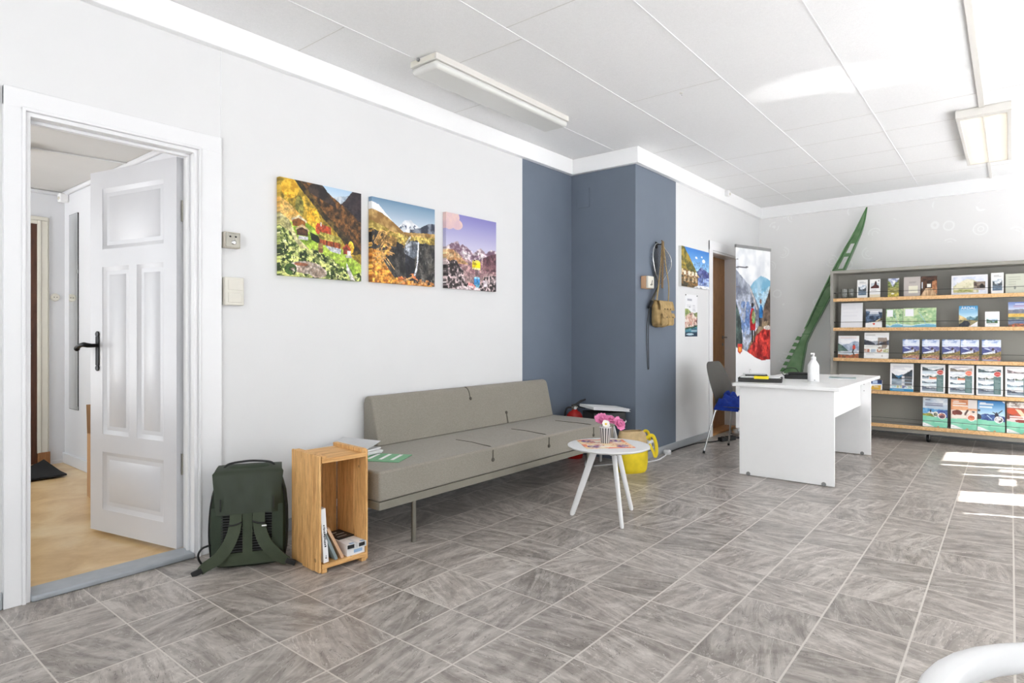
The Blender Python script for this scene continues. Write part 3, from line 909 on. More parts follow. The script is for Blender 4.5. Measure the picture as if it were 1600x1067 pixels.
    a.lay(fg & (a.N(18, seed=33) > 0.56), (26, 42, 18), (60, 84, 34), nb)
    a.lay(fg & (a.N(40, seed=35) > 0.62), (238, 240, 170), (200, 216, 120), nb)
    a.lay(a.ell(0.30, 0.90, 0.20, 0.065) | a.ell(0.44, 0.94, 0.11, 0.06), (150, 130, 114), (214, 202, 190), a.N(22, seed=37))
    a.lay(a.ell(0.24, 0.87, 0.08, 0.018), (166, 102, 72))
    a.lay(a.poly([(0.80, 0.80), (0.92, 1), (0.86, 1), (0.80, 0.88)]), (206, 200, 196), (236, 232, 226), a.N(20, seed=3))
    a.lay(a.ell(0.12, 0.93, 0.07, 0.06) & (nb > 0.4), (30, 52, 22), (70, 100, 40), nb)
    a.detail(0.38, 34, 0.12)
    return a

def art_falls():
    a = Art(180, 180); u, v = a.u, a.v
    a.grad(v >= 0, (112, 146, 176), (206, 218, 228), 0, 0.28)
    a.lay(a.below([(0, 0.05), (0.1, 0.08), (0.25, 0.20), (0.42, 0.34)], 0.012, 10, 2) & (u < 0.45), (236, 236, 236), (250, 250, 250), a.N(10))
    a.lay(a.below([(0.4, 0.30), (0.5, 0.215), (0.58, 0.20), (0.75, 0.27), (0.8, 0.30)], 0.018, 16, 5) & (u > 0.38) & (u < 0.82), (206, 212, 220), (250, 250, 252), a.N(16, seed=4))
    a.lay((a.N(30, seed=8) > 0.6) & a.below([(0.4, 0.32), (0.5, 0.24), (0.58, 0.22), (0.8, 0.3)]) & (u > 0.4) & (u < 0.7) & (v < 0.32), (96, 108, 130))
    a.lay(a.below([(0.6, 0.31), (0.75, 0.27), (0.9, 0.20), (1, 0.19)], 0.015, 14, 7) & (u > 0.58), (52, 58, 74), (140, 146, 160), a.N(18, seed=9))
    a.lay(a.below([(0, 0.14), (0.15, 0.17), (0.32, 0.26), (0.48, 0.36), (0.65, 0.345), (0.85, 0.33), (1, 0.32)], 0.006, 10, 1), (150, 112, 60), (214, 176, 110), a.N(12, seed=11))
    a.lay(a.below([(0, 0.28), (0.3, 0.36), (0.55, 0.40), (0.8, 0.38), (1, 0.37)], 0.01, 14, 3), (146, 122, 52), (220, 194, 106), a.N(24, seed=13))
    n = a.N(14, 7, 4, 15)
    a.lay(a.below([(0, 0.37), (0.2, 0.42), (0.45, 0.50), (0.53, 0.54), (0.57, 0.45), (0.70, 0.43), (0.74, 0.46), (1, 0.46)], 0.025, 14, 4), (34, 34, 36), (84, 80, 74), n)
    a.lay(a.below([(0, 0.38), (0.15, 0.40), (0.5, 0.46), (0.55, 0.5)], 0.02, 9, 17) & (v < 0.55) & (u < 0.55) & (n > 0.45), (120, 92, 50), (186, 140, 72), a.N(22, seed=19))
    a.lay(a.poly([(0.50, 0.52), (0.60, 0.45), (0.72, 0.46), (0.70, 0.62), (0.62, 0.70), (0.48, 0.60)]), (92, 98, 108), (180, 184, 192), a.N(18, 10, 4, 21))
    a.lay(a.poly([(0.50, 0.62), (0.66, 0.68), (0.66, 0.95), (0.52, 0.95)]), (26, 27, 34), (44, 45, 54), a.N(10, seed=23))
    a.lay(a.seg((0.585, 0.41), (0.52, 0.50), 0.012), (226, 220, 206))
    for p, q, w_ in (((0.722, 0.46), (0.712, 0.60), 0.011), ((0.712, 0.60), (0.705, 0.70), 0.013), ((0.705, 0.70), (0.69, 0.79), 0.008), ((0.69, 0.79), (0.66, 0.87), 0.014)):
        a.lay(a.seg(p, q, w_), (236, 240, 246), (200, 208, 220), a.N(40, 10, 3, 3))
    a.lay((u > 0.74) & (v > 0.5) & (a.N(20, 12, 3, 27) > 0.62), (96, 94, 90))
    br = (a.below([(0, 0.60), (0.12, 0.62), (0.2, 0.78), (0.3, 0.9), (0.5, 0.94), (0.8, 0.97), (1, 1.03)], 0.04, 12, 29))
    a.lay(br, (158, 88, 26), (246, 176, 76), a.N(26, seed=31))
    for k in range(16):
        rr = random.Random(k)
        x0, y0 = rr.uniform(0, 0.15), rr.uniform(0.5, 0.8)
        x1, y1 = x0 + rr.uniform(0.1, 0.28), y0 + rr.uniform(-0.16, 0.12)
        a.lay(a.seg((x0, y0), ((x0 + x1) / 2, min(y0, y1) - 0.03), 0.006), (206, 160, 96)); a.lay(a.seg(((x0 + x1) / 2, min(y0, y1) - 0.03), (x1, y1), 0.005), (222, 172, 108))
    a.lay((a.N(30, seed=33) > 0.56) & a.ell(0.10, 0.62, 0.22, 0.10), (196, 128, 48), (240, 188, 100), a.N(40, seed=2))
    a.lay(a.seg((0.4, 1.0), (0.62, 0.90), 0.012), (190, 150, 96)); a.lay(a.seg((0.62, 0.90), (0.70, 0.93), 0.01), (196, 120, 76))
    a.lay((a.N(34, seed=35) > 0.5) & (a.ell(0.64, 0.89, 0.07, 0.035) | a.ell(0.46, 0.95, 0.08, 0.05)), (226, 108, 56), (244, 150, 90), a.N(30, seed=1))
    a.lay((a.N(30, seed=37) > 0.5) & a.ell(0.8, 0.99, 0.2, 0.07), (170, 110, 60), (214, 160, 104), a.N(30, seed=2))
    a.detail(0.5, 32, 0.34)
    return a

def art_camp():
    a = Art(170, 170); u, v = a.u, a.v
    a.grad(v >= 0, (136, 132, 196), (206, 202, 228), 0, 0.42)
    a.lay((a.ell(0.10, 0.05, 0.15, 0.12) | a.ell(0.2, 0.14, 0.11, 0.07) | a.ell(0.05, 0.12, 0.12, 0.1)) & (a.N(8, seed=3) > 0.33), (236, 204, 196), (222, 190, 196), a.N(8, seed=1))
    a.lay(a.below([(0, 0.45), (0.10, 0.40), (0.22, 0.365), (0.26, 0.42), (0.31, 0.39), (0.42, 0.44), (0.52, 0.50), (0.62, 0.43), (0.68, 0.42), (0.78, 0.47), (0.9, 0.40), (1, 0.43)], 0.02, 20, 5), (122, 92, 112), (240, 228, 232), a.N(18, 22, 4, 7))
    a.lay(a.below([(0, 0.50), (0.15, 0.47), (0.3, 0.56), (0.5, 0.62), (0.7, 0.58), (0.85, 0.50), (1, 0.46)], 0.02, 12, 9), (136, 96, 104), (196, 158, 156), a.N(14, seed=11))
    a.lay(a.below([(0, 0.48), (0.12, 0.47), (0.3, 0.58), (0.4, 0.64)], 0.02, 9, 13) & (u < 0.42) & (v < 0.66), (176, 128, 84), (236, 206, 160), a.N(12, 16, 4, 13))
    a.lay(a.below([(0.7, 0.55), (0.85, 0.50), (1, 0.45)], 0.02, 9, 17) & (u > 0.72) & (v < 0.72), (92, 60, 70), (140, 100, 104), a.N(14, seed=19))
    a.lay(a.below([(0, 0.64), (0.25, 0.70), (0.45, 0.78), (0.7, 0.76), (1, 0.74)], 0.02, 12, 21), (136, 104, 108), (186, 156, 152), a.N(20, seed=23))
    n = a.N(30, seed=25)
    rock = a.below([(0, 0.62), (0.2, 0.62), (0.32, 0.74), (0.36, 0.90), (0.5, 0.92), (0.68, 0.92), (0.75, 0.80), (1, 0.78)], 0.03, 12, 27)
    a.lay(rock, (40, 32, 34), (228, 206, 206), n)
    a.lay(rock & (a.N(24, seed=29) > 0.58), (34, 28, 30), (70, 58, 58), n)
    a.lay(a.rect(0.50, 0.60, 0.665, 0.705), (250, 226, 24), (236, 208, 20), a.N(8)); a.lay(a.ell(0.58, 0.60, 0.075, 0.02), (226, 206, 90)); a.lay(a.rect(0.53, 0.575, 0.56, 0.60), (90, 60, 60))
    a.lay(a.rect(0.50, 0.69, 0.665, 0.712), (250, 240, 160))
    a.lay(a.poly([(0.55, 0.72), (0.64, 0.72), (0.61, 0.80), (0.57, 0.80)]), (110, 86, 92), (226, 220, 226), a.N(30, 8, 2, 3))
    a.lay(a.rect(0.535, 0.83, 0.655, 0.925), (64, 148, 214), (120, 190, 236), a.N(6, seed=5)); a.lay(a.ell(0.595, 0.83, 0.06, 0.016), (150, 206, 240)); a.lay(a.poly([(0.56, 0.92), (0.66, 0.92), (0.62, 0.98), (0.58, 0.98)]), (120, 196, 224))
    a.lay(a.poly([(0.42, 0.90), (0.50, 0.90), (0.60, 0.98), (0.55, 1.0), (0.42, 0.94)]), (226, 132, 132), (240, 170, 166), a.N(12))
    a.lay(a.rect(0.72, 0.855, 0.81, 0.945), (240, 226, 232)); a.lay(a.rect(0.72, 0.855, 0.745, 0.945), (196, 176, 186))
    a.lay(a.ell(0.45, 0.985, 0.25, 0.04) & (n > 0.4), (226, 206, 208))
    a.detail(0.4, 30, 0.45)
    return a

def art_village():
    a = Art(90, 72); u, v = a.u, a.v
    a.grad(v >= 0, (62, 132, 214), (160, 204, 242), 0, 0.6)
    for x, y, r in ((0.52, 0.22, 0.04), (0.72, 0.17, 0.03), (0.79, 0.27, 0.06)): a.lay(a.ell(x, y, r, r * 0.8), (240, 244, 250))
    a.lay(a.below([(0.5, 0.62), (0.62, 0.50), (0.70, 0.44), (0.82, 0.48), (1, 0.55)], 0.02, 9, 3) & (u > 0.5), (58, 66, 128), (120, 130, 180), a.N(10, seed=2))
    a.lay(a.below([(0, -0.05), (0.1, 0.0), (0.3, 0.28), (0.5, 0.55), (0.62, 0.70)], 0.03, 10, 1) & (u < 0.64), (92, 92, 40), (176, 150, 60), a.N(14, seed=4))
    a.lay(a.below([(0, 0.55), (0.3, 0.60), (0.6, 0.70)], 0.04, 14, 5) & (u < 0.62), (120, 80, 44), (226, 206, 170), a.N(22, seed=7))
    a.lay(a.below([(0, 0.72), (0.62, 0.74), (1, 0.70)]), (62, 60, 44), (150, 110, 60), a.N(14, 26, 4, 9))
    a.lay(a.below([(0.62, 0.72), (1, 0.70)]) & (u > 0.58), (84, 104, 170), (170, 190, 226), a.N(8, 24, 4, 11))
    for x in (0.08, 0.22, 0.36, 0.48): a.lay(a.rect(x, 0.60, x + 0.07, 0.70), (236, 226, 206)); a.lay(a.rect(x, 0.76, x + 0.06, 0.86), (214, 190, 150))
    a.lay(a.below([(0.4, 1.0), (0.6, 0.92), (1, 0.93)]) & (u > 0.42), (240, 242, 248))
    a.detail(0.4, 24, 0.3)
    return a

def art_poster():
    a = Art(60, 84, (243, 243, 245)); u, v = a.u, a.v
    a.lines(0.18, 0.75, 0.10, 0.16, 1, (168, 168, 180), 0.8, 1, 0.8); a.lines(0.12, 0.5, 0.24, 0.30, 2, (196, 196, 204), 0.8, 2); a.lines(0.6, 0.9, 0.24, 0.40, 4, (200, 200, 206), 0.8, 3)
    a.lay(a.ell(0.36, 0.30, 0.05, 0.012), (120, 120, 130))
    a.lay(a.below([(0, 0.34), (0.2, 0.34), (0.5, 0.42), (0.75, 0.44), (1, 0.40)], 0.02, 6, 4), (96, 120, 64), (178, 190, 120), a.N(9, seed=2))
    a.lay(a.below([(0, 0.55), (0.35, 0.44), (0.6, 0.42), (0.8, 0.52), (1, 0.54)], 0.04, 7, 6), (206, 160, 140), (246, 236, 226), a.N(11, seed=5))
    a.lay((a.N(12, seed=8) > 0.62) & (v > 0.45) & (v < 0.75), (96, 74, 60)); a.lay((a.N(9, seed=9) > 0.64) & (v > 0.5) & (v < 0.74), (226, 150, 140))
    a.lay(a.below([(0, 0.80), (0.5, 0.76), (1, 0.72)], 0.02, 9, 8), (40, 76, 70), (90, 120, 80), a.N(10, seed=6))
    a.lay(a.below([(0, 0.84), (0.5, 0.80), (1, 0.77)], 0.01, 9, 8), (36, 96, 120), (96, 160, 176), a.N(5, 18, 3, 7))
    a.lay(a.rect(0.5, 0.84, 0.95, 0.89), (150, 176, 190)); a.lay(v > 0.90, (26, 56, 84)); a.lay(a.ell(0.4, 0.945, 0.3, 0.022), (200, 226, 236))
    return a

def art_banner():
    a = Art(90, 280, (248, 248, 249)); u, v = a.u, a.v
    a.lay(v < 0.62, (214, 218, 224), (246, 247, 248), a.N(3, 8, 4, 3))
    a.lay(a.below([(0.3, 0.25), (0.5, 0.19), (0.72, 0.15), (0.85, 0.155), (1, 0.17)], 0.012, 7, 5) & (u > 0.3), (120, 176, 206), (182, 212, 228), a.N(5, 9, 4, 6))
    a.lay(a.below([(0.4, 0.31), (0.7, 0.26), (1, 0.20)], 0.015, 7, 9) & (u > 0.4), (160, 196, 218), (206, 224, 234), a.N(6, 8, 4, 7))
    a.lay(a.below([(0, 0.12), (0.15, 0.16), (0.4, 0.21), (0.55, 0.27), (0.7, 0.36)], 0.015, 7, 2) & (u < 0.72), (112, 118, 134), (196, 202, 216), a.N(7, 14, 5, 8))
    a.lay((v > 0.30) & (u < 0.58) & (a.N(8, 12, 4, 11) > 0.44), (92, 120, 170), (170, 190, 222), a.N(9, 16, 4, 12))
    a.lay(a.seg((0.42, 0.23), (0.60, 0.34), 0.02), (226, 214, 206), k=0.7)
    a.lay(a.below([(0.66, 0.46), (0.8, 0.33), (0.92, 0.26), (1, 0.20)], 0.012, 10, 13) & (u > 0.66), (66, 54, 48), (136, 116, 100), a.N(9, 20, 5, 14))
    a.lay(a.below([(0, 0.30), (0.06, 0.34), (0.14, 0.40), (0.22, 0.60)], 0.02, 12, 15) & (u < 0.24), (38, 52, 52), (86, 104, 100), a.N(14, 30, 4, 16))
    a.lay(a.seg((0.0, 0.112), (0.33, 0.107), 0.012), (96, 96, 104)); a.lay(a.seg((0, 0.22), (0.12, 0.222), 0.008), (110, 110, 116)); a.lay(a.seg((0, 0.068), (0.06, 0.066), 0.007), (120, 120, 126))
    a.lay(a.below([(0.3, 0.58), (0.45, 0.50), (0.7, 0.42), (1, 0.40)], 0.012, 8, 17) & (u > 0.3), (106, 88, 74), (156, 136, 108), a.N(10, 22, 4, 18))
    a.lay(a.below([(0.22, 0.60), (0.45, 0.54), (0.62, 0.48), (0.8, 0.45), (1, 0.43)], 0.012, 8, 19) & (u > 0.2), (136, 30, 34), (222, 74, 66), a.N(14, 34, 4, 20))
    a.lay(a.ell(0.92, 0.445, 0.12, 0.012), (214, 204, 196))
    # walker in red with a green rucksack, walker in blue
    a.lay(a.poly([(0.40, 0.37), (0.44, 0.335), (0.50, 0.335), (0.56, 0.37), (0.56, 0.45), (0.54, 0.46), (0.40, 0.46)]), (200, 36, 44), (160, 24, 34), a.N(9, 20, 3, 2))
    a.lay(a.ell(0.47, 0.318, 0.04, 0.014), (40, 36, 40)); a.lay(a.ell(0.50, 0.385, 0.055, 0.040), (110, 124, 84), (170, 176, 130), a.N(14, 30, 3, 4)); a.lay(a.ell(0.505, 0.405, 0.04, 0.014), (120, 176, 110))
    a.lay(a.rect(0.44, 0.46, 0.485, 0.53) | a.rect(0.51, 0.46, 0.55, 0.528), (32, 32, 38))
    a.lay(a.poly([(0.66, 0.345), (0.70, 0.315), (0.74, 0.315), (0.78, 0.345), (0.77, 0.39), (0.66, 0.39)]), (46, 124, 190), (30, 90, 150), a.N(9, 20, 3, 6))
    a.lay(a.ell(0.71, 0.295, 0.03, 0.014), (120, 84, 70)); a.lay(a.rect(0.67, 0.39, 0.71, 0.44) | a.rect(0.72, 0.39, 0.75, 0.44), (36, 36, 44))
    # white wave at the foot and the little red-orange shield
    a.detail(0.24, 24, 0.2)
    a.lay(a.below([(0, 0.555), (0.15, 0.560), (0.35, 0.585), (0.55, 0.615), (0.75, 0.633), (1, 0.628)]), (250, 250, 251))
    a.lay(a.poly([(0.05, 0.537), (0.17, 0.537), (0.17, 0.578), (0.11, 0.592), (0.05, 0.578)]), (206, 52, 46)); a.lay(a.poly([(0.07, 0.552), (0.15, 0.552), (0.15, 0.574), (0.11, 0.584), (0.07, 0.574)]), (244, 160, 60))
    a.lines(0.2, 0.8, 0.72, 0.76, 1, (200, 60, 54), 0.8, 3, 0.7)
    return a
# ================================================================== THINGS
def sm(pts, n=6):
    """smooth open curve through the points"""
    P = [Vector(p) for p in pts]; m_ = len(P) - 1; out = []
    for k_ in range(m_):
        p0, p1, p2, p3 = P[max(k_ - 1, 0)], P[k_], P[k_ + 1], P[min(k_ + 2, m_)]
        for i in range(n):
            f = i / n
            out.append(0.5 * ((2 * p1) + (p2 - p0) * f + (2 * p0 - 5 * p1 + 4 * p2 - p3) * f * f + (3 * p1 - p0 - 3 * p2 + p3) * f ** 3))
    return out + [P[-1]]
# ------------------------------------------------------------------ wall pictures
CANV = 'canvas prints over the sofa'
print_obj('canvas_picture', art_farm(), 0.558, 0.556, 0.032, 'square canvas print of a green hillside farm with red roofs and yellow birches', 'picture', (1.521, -0.001, 1.466), 0, 'print', group=CANV)
print_obj('canvas_picture', art_falls(), 0.558, 0.552, 0.032, 'square canvas print of a thin waterfall in a dark canyon with orange leaves', 'picture', (2.162, -0.001, 1.469), 0, 'print', group=CANV)
print_obj('canvas_picture', art_camp(), 0.562, 0.556, 0.032, 'square canvas print of a lilac sky over snowy peaks with a yellow camp stove', 'picture', (2.835, -0.001, 1.468), 0, 'print', group=CANV)
print_obj('canvas_picture', art_village(), 0.715, 0.400, 0.032, 'canvas print of a village by a blue fjord beside the oak door', 'picture', (5.505, PY - 0.001, 1.604), 0, 'print', edge=(226, 226, 222))
po = print_obj('poster', art_poster(), 0.315, 0.432, 0.002, 'small pinned poster of painted houses over teal water', 'poster', (5.462, PY, 1.102), 0, 'gloss_print', edge=(240, 240, 240))
for x in (-0.145, 0.145):
    q = MB().ball((x, -0.004, 0.424), 0.006, 10, 6).build('pin', M['black'], po)

# ------------------------------------------------------------------ wall fittings beside the door
k = thing('key_switch', 'small metal key switch box on the white wall above the cream light switch', 'switch', (0.968, 0, 1.588))
MB().box(-0.042, -0.040, 0, 0.042, 0, 0.084).build('housing', M['beige'], k, bevel=0.003)
fp = MB().box(-0.038, -0.0425, 0.004, 0.038, -0.040, 0.080).build('face_plate', M['steel'], k, bevel=0.0015)
for x in (-0.014, 0.016):
    MB().lathe([(0.005, 0), (0.005, 0.002), (0.002, 0.003)], 12).build('indicator', M['black'], fp, loc=(x, -0.0425, 0.060)).rotation_euler = (R(90), 0, 0)
MB().lathe([(0.013, 0), (0.013, 0.004), (0.009, 0.007), (0.004, 0.007)], 20).build('lock_barrel', M['chrome'], fp, loc=(0.004, -0.0425, 0.030)).rotation_euler = (R(90), 0, 0)
k = thing('light_switch', 'cream double light switch on the white wall beside the open door', 'switch', (0.982, 0, 1.286))
MB().box(-0.052, -0.034, 0, 0.052, 0, 0.148).build('housing', M['cream'], k, bevel=0.005)
MB().box(-0.036, -0.037, 0.014, 0.040, -0.030, 0.068).build('rocker', M['cream'], k, bevel=0.003)
MB().box(-0.036, -0.0355, 0.080, 0.044, -0.030, 0.136).build('blank_plate', M['cream'], k, bevel=0.003)

# ------------------------------------------------------------------ hall things
ml = thing('wall_mirror', 'tall narrow mirror on the right wall of the hall', 'mirror', (HX, 2.97, 0.49))
MB().box(-0.010, -0.11, 0, -0.008, 0.11, 1.66).build('glass', M['mirror'], ml)
MB().box(-0.008, -0.112, -0.004, 0.0, 0.112, 1.664).build('backing_frame', M['black'], ml)
for z in (0.0, 1.15):
    MB().box(-0.014, -0.116, z, -0.006, -0.104, z + 0.03).build('clip', M['chrome'], ml)
dm = thing('doormat', 'black doormat in front of the brown hall door, one corner curled up', 'doormat', (0.53, 2.84, -0.002))
rows = []
for i in range(13):
    row = []
    for jx in range(17):
        x, y = -0.40 + 0.80 * jx / 16, -0.27 + 0.54 * i / 12
        lift = 0.05 * max(0, (x - 0.22) / 0.18) ** 2 * max(0, (y + 0.1) / 0.37)
        row.append((x - lift * 0.3, y, 0.014 + lift))
    rows.append(row)
MB().sheet(rows, 0.012).build('mat', M['mat'], dm)
so = thing('wall_socket', 'small round white socket on the hall end wall beside the brown door', 'socket', (1.02, HY, 1.45))
b = MB().lathe([(0.034, 0), (0.034, 0.012), (0.028, 0.020), (0.001, 0.021)], 24).build('cover', M['cream'], so); b.rotation_euler = (R(90), 0, 0)
for x in (-0.010, 0.010):
    MB().box(x - 0.003, -0.024, -0.003, x + 0.003, -0.020, 0.003).build('contact', M['black'], so)
bx = thing('cardboard_box', 'tall brown cardboard box half hidden behind the open white door', 'box', (0.945, 1.62, -0.002), R(-4))
MB().box(-0.12, -0.15, 0, 0.12, 0.15, 0.44).build('carton', M['cardboard'], bx, bevel=0.003)
MB().prism([(-0.12, 0), (0.12, 0), (0.12, 0.20), (-0.12, 0.20)], (0, 0.147, 0.44), (1, 0, 0), (0, 0.12, 0.99), (0, -0.004, 0)).build('flap', M['cardboard'], bx)
hl = thing('hall_ceiling_lamp', 'white dome lamp on the hall ceiling', 'lamp', (0.395, 1.80, HC))
MB().lathe([(0.045, 0), (0.05, -0.02), (0.10, -0.035), (0.115, -0.06), (0.09, -0.10), (0.04, -0.125), (0.001, -0.13)], 28).build('dome', M['opal'], hl)
MB().tube(sm([(0.05, 0.0, -0.012), (0.25, -0.03, -0.008), (0.45, -0.06, -0.010), (0.69, -0.085, -0.008)]), 0.006, 8).build('cable', M['plastic_white'], hl)
sn = thing('alarm_sensor', 'tiny white alarm sensor in the top corner of the hall', 'sensor', (HX - 0.045, HY - 0.10, 2.27))
MB().box(-0.025, -0.03, 0, 0.045, 0.03, 0.075).build('case', M['plastic_white'], sn, bevel=0.01)
MB().ball((-0.02, -0.012, 0.03), 0.016, 12, 6).build('lens', M['cream'], sn)

# ------------------------------------------------------------------ ceiling lamps, trunking, sensor
lp = thing('ceiling_lamp', 'long unlit fluorescent ceiling lamp with an opal cover, above the sofa', 'lamp', (2.54, -0.545, CEIL))
MB().box(-0.685, -0.112, -0.038, 0.685, 0.112, 0).build('housing', M['lamp_white'], lp, bevel=0.002)
MB().box(-0.68, -0.108, -0.082, 0.68, 0.108, -0.036).build('opal_cover', M['opal'], lp, bevel=0.022, seg=4)
for x in (-0.688, 0.684):
    MB().box(x, -0.10, -0.034, x + 0.004, 0.10, -0.006).build('end_cap', M['cream'], lp)
MB().cyl((-0.70, 0.03, -0.012), (-0.685, 0.03, -0.012), 0.010, seg=12).build('cable_gland', M['grey_plastic'], lp)
lp = thing('ceiling_lamp', 'lit louvred ceiling lamp with two warm tubes, in front of the brochure shelf', 'lamp', (5.72, -3.077, CEIL))
hb = MB()
hb.box(-0.81, -0.16, -0.006, 0.81, 0.16, 0.0)
hb.box(-0.745, -0.16, -0.0615, 0.785, -0.135, -0.0062).box(-0.745, 0.135, -0.0615, 0.785, 0.16, -0.0062)
hb.box(-0.81, -0.161, -0.062, -0.7452, 0.161, -0.0062).box(0.7852, -0.161, -0.062, 0.81, 0.161, -0.0062)
hb.build('housing', M['lamp_white'], lp, bevel=0.004)
lv = MB()
for i in range(30):
    x = -0.74 + 1.52 * (i + 0.5) / 30
    lv.box(x - 0.0012, -0.134, -0.060, x + 0.0012, 0.134, -0.036)
lv.box(-0.745, -0.003, -0.061, 0.785, 0.003, -0.034)
lv.build('louvre', M['lamp_white'], lp)
for y in (-0.066, 0.066):
    MB().cyl((-0.74, y, -0.022), (0.78, y, -0.022), 0.013, seg=14).build('lit_tube', M['tube'], lp)
MB().box(-0.745, -0.134, -0.008, 0.785, 0.134, -0.006).build('reflector', M['paper'], lp)
t = thing('cable_trunking', 'long white cable trunking on the ceiling running to the lit lamp', 'trunking', (3.2, -3.07, CEIL))
MB().box(-2.4, -0.017, -0.016, 1.70, 0.017, 0).build('cover', M['lamp_white'], t, bevel=0.002)
t = thing('cable_trunking', 'short grey cable trunking between the lit lamp and the end wall', 'trunking', (7.03, -3.07, CEIL))
MB().box(-0.50, -0.012, -0.014, 0.50, 0.012, 0).build('cover', M['lamp_white'], t, bevel=0.002)
MB().tube(sm([(0.48, 0, -0.006), (0.502, 0, -0.02), (0.502, 0, -0.05)]), 0.006, 8).build('cable', M['grey_plastic'], t)
s = thing('motion_sensor', 'small white motion sensor on the ceiling edge above the village picture', 'sensor', (6.33, PY - 0.045, 2.690))
MB().box(-0.035, -0.045, 0, 0.035, 0, 0.062).build('case', M['plastic_white'], s, bevel=0.008)
MB().ball((0, -0.043, 0.022), 0.017, 12, 6).build('lens', M['cream'], s)
hk = thing('ceiling_hook', 'tiny metal hook in the ceiling between the two lamps', 'hook', (3.33, -1.50, CEIL))
MB().lathe([(0.012, 0), (0.012, -0.004), (0.004, -0.006)], 14).build('plate', M['lamp_white'], hk)
MB().tube(sm([(0, 0, 0), (0, 0, -0.012), (0.006, 0, -0.019), (0.011, 0, -0.013)]), 0.002, 8).build('hook_wire', M['chrome'], hk)

# ------------------------------------------------------------------ sofa
sf = thing('sofa', 'long taupe upholstered bench sofa against the white wall', 'sofa', (2.585, -0.375, 0))
sx0, sx1, sy0, sy1 = -1.195, 1.195, -0.352, 0.352
seat = MB().box(sx0, sy0, 0.271, sx1, sy1, 0.425).build('seat_cushion', M['fabric'], sf, bevel=0.012, seg=3)
MB().box(sx0 + 0.004, sy0 + 0.006, 0.226, sx1 - 0.004, sy1, 0.268).build('base_frame', M['frame_taupe'], sf, bevel=0.003)
bk = MB()
bk.prism([(0.372, 0.4255), (0.220, 0.4255), (0.283, 0.690), (0.288, 0.706), (0.298, 0.722), (0.314, 0.731), (0.334, 0.734), (0.352, 0.728), (0.364, 0.716), (0.372, 0.69)], (-0.745, 0, 0), (0, 1, 0), (0, 0, 1), (1.895, 0, 0))
back = bk.build('backrest', M['fabric'], sf, bevel=0.008, seg=2)
def dot(name, p, axis, parent, r=0.013):
    b = MB().lathe([(r, 0), (r, 0.003), (r * 0.75, 0.007), (r * 0.2, 0.008)], 20)
    o = b.build(name, M['fabric_dark'], parent, loc=p)
    o.rotation_euler = Vector(axis).to_track_quat('Z', 'Y').to_euler()
    return o
for xe, xm, xb in ((2.33, 2.287, 2.274), (2.918, 2.875, 2.872), (3.482, 3.47, 3.462)):
    dx = 2.585
    e = 0.0015
    MB().tube([(xe - dx, -0.353 + 0.375, 0.425 + e), (xe - dx - 0.002, -0.50 + 0.375, 0.425 + e), (xm - dx + 0.012, -0.62 + 0.375, 0.425 + e), (xm - dx, -0.69 + 0.375, 0.4245 + e), (xm - dx - 0.002, -0.716 + 0.375, 0.419),
               (xb - dx + 0.001, sy0 - e, 0.405), (xb - dx, sy0 - e, 0.36)], [0.0015, 0.002, 0.003, 0.004, 0.004, 0.004, 0.004], 8).build('seam', M['fabric_dark'], seat)
    dot('button', (xb - dx, sy0, 0.350), (0, -1, 0), seat)
bn = Vector((0, -0.97, 0.23))
MB().tube(sm([(2.728 - 2.585, 0.32, 0.733), (2.732 - 2.585, 0.300, 0.725), (2.737 - 2.585, 0.286, 0.70), (2.74 - 2.585, 0.277, 0.66)]), 0.004, 8).build('seam', M['fabric_dark'], back)
dot('button', (2.742 - 2.585, 0.2745, 0.650), bn, back)
MB().tube([(3.118 - 2.585, 0.2205, 0.430), (3.118 - 2.585, 0.229, 0.47), (3.12 - 2.585, 0.236, 0.50)], [0.006, 0.005, 0.004], 8).build('seam', M['fabric_dark'], back)
dot('button', (3.121 - 2.585, 0.2405, 0.510), bn, back)
for x in (-0.941, 0.835):
    for y in (-0.327, 0.30):
        MB().cyl((x, y, 0.0), (x, y, 0.228), 0.0135, seg=18).build('leg', M['steel'], sf)
# magazines on the bare end of the bench, behind the crate
mg = 'magazines on the end of the sofa'
specs = [((1.60, -0.20, 0.4258), R(8), 'white magazine with a grey cover at the bottom of the pile on the sofa end', 'paper_grey', 0.012),
         ((1.61, -0.21, 0.4382), R(-3), 'white magazine in the middle of the pile on the sofa end', 'paper', 0.012),
         ((1.59, -0.20, 0.4506), R(12), 'open white magazine with dark pages on top of the pile on the sofa end', 'paper', 0.010)]
for lo, rz, lb, mt, h_ in specs:
    o = thing('magazine', lb, 'magazine', lo, rz, mg)
    MB().box(-0.105, -0.148, 0.0015, 0.105, 0.148, h_ - 0.0015).build('pages', M['paper'], o)
    MB().box(-0.107, -0.15, h_ - 0.0015, 0.107, 0.15, h_).build('cover', M[mt], o)
    if h_ == 0.010:
        rows = [[(-0.105 + 0.21 * j / 8, -0.148 + 0.296 * i, h_ + 0.001 + 0.035 * (j / 8) ** 2) for j in range(9)] for i in range(2)]
        MB().sheet(rows, 0.001).build('raised_page', M['paper_grey'], o)
gb = thing('booklet', 'green booklet lying flat on the sofa seat beside the crate', 'booklet', (1.63, -0.44, 0.4258), R(28), mg)
MB().box(-0.105, -0.148, 0, 0.105, 0.148, 0.004).build('cover', M['green_paper'], gb)
for i in range(3):
    MB().box(-0.06, -0.10 + 0.07 * i, 0.004, 0.09, -0.08 + 0.07 * i, 0.0046).build('printed_band', M['paper'], gb)

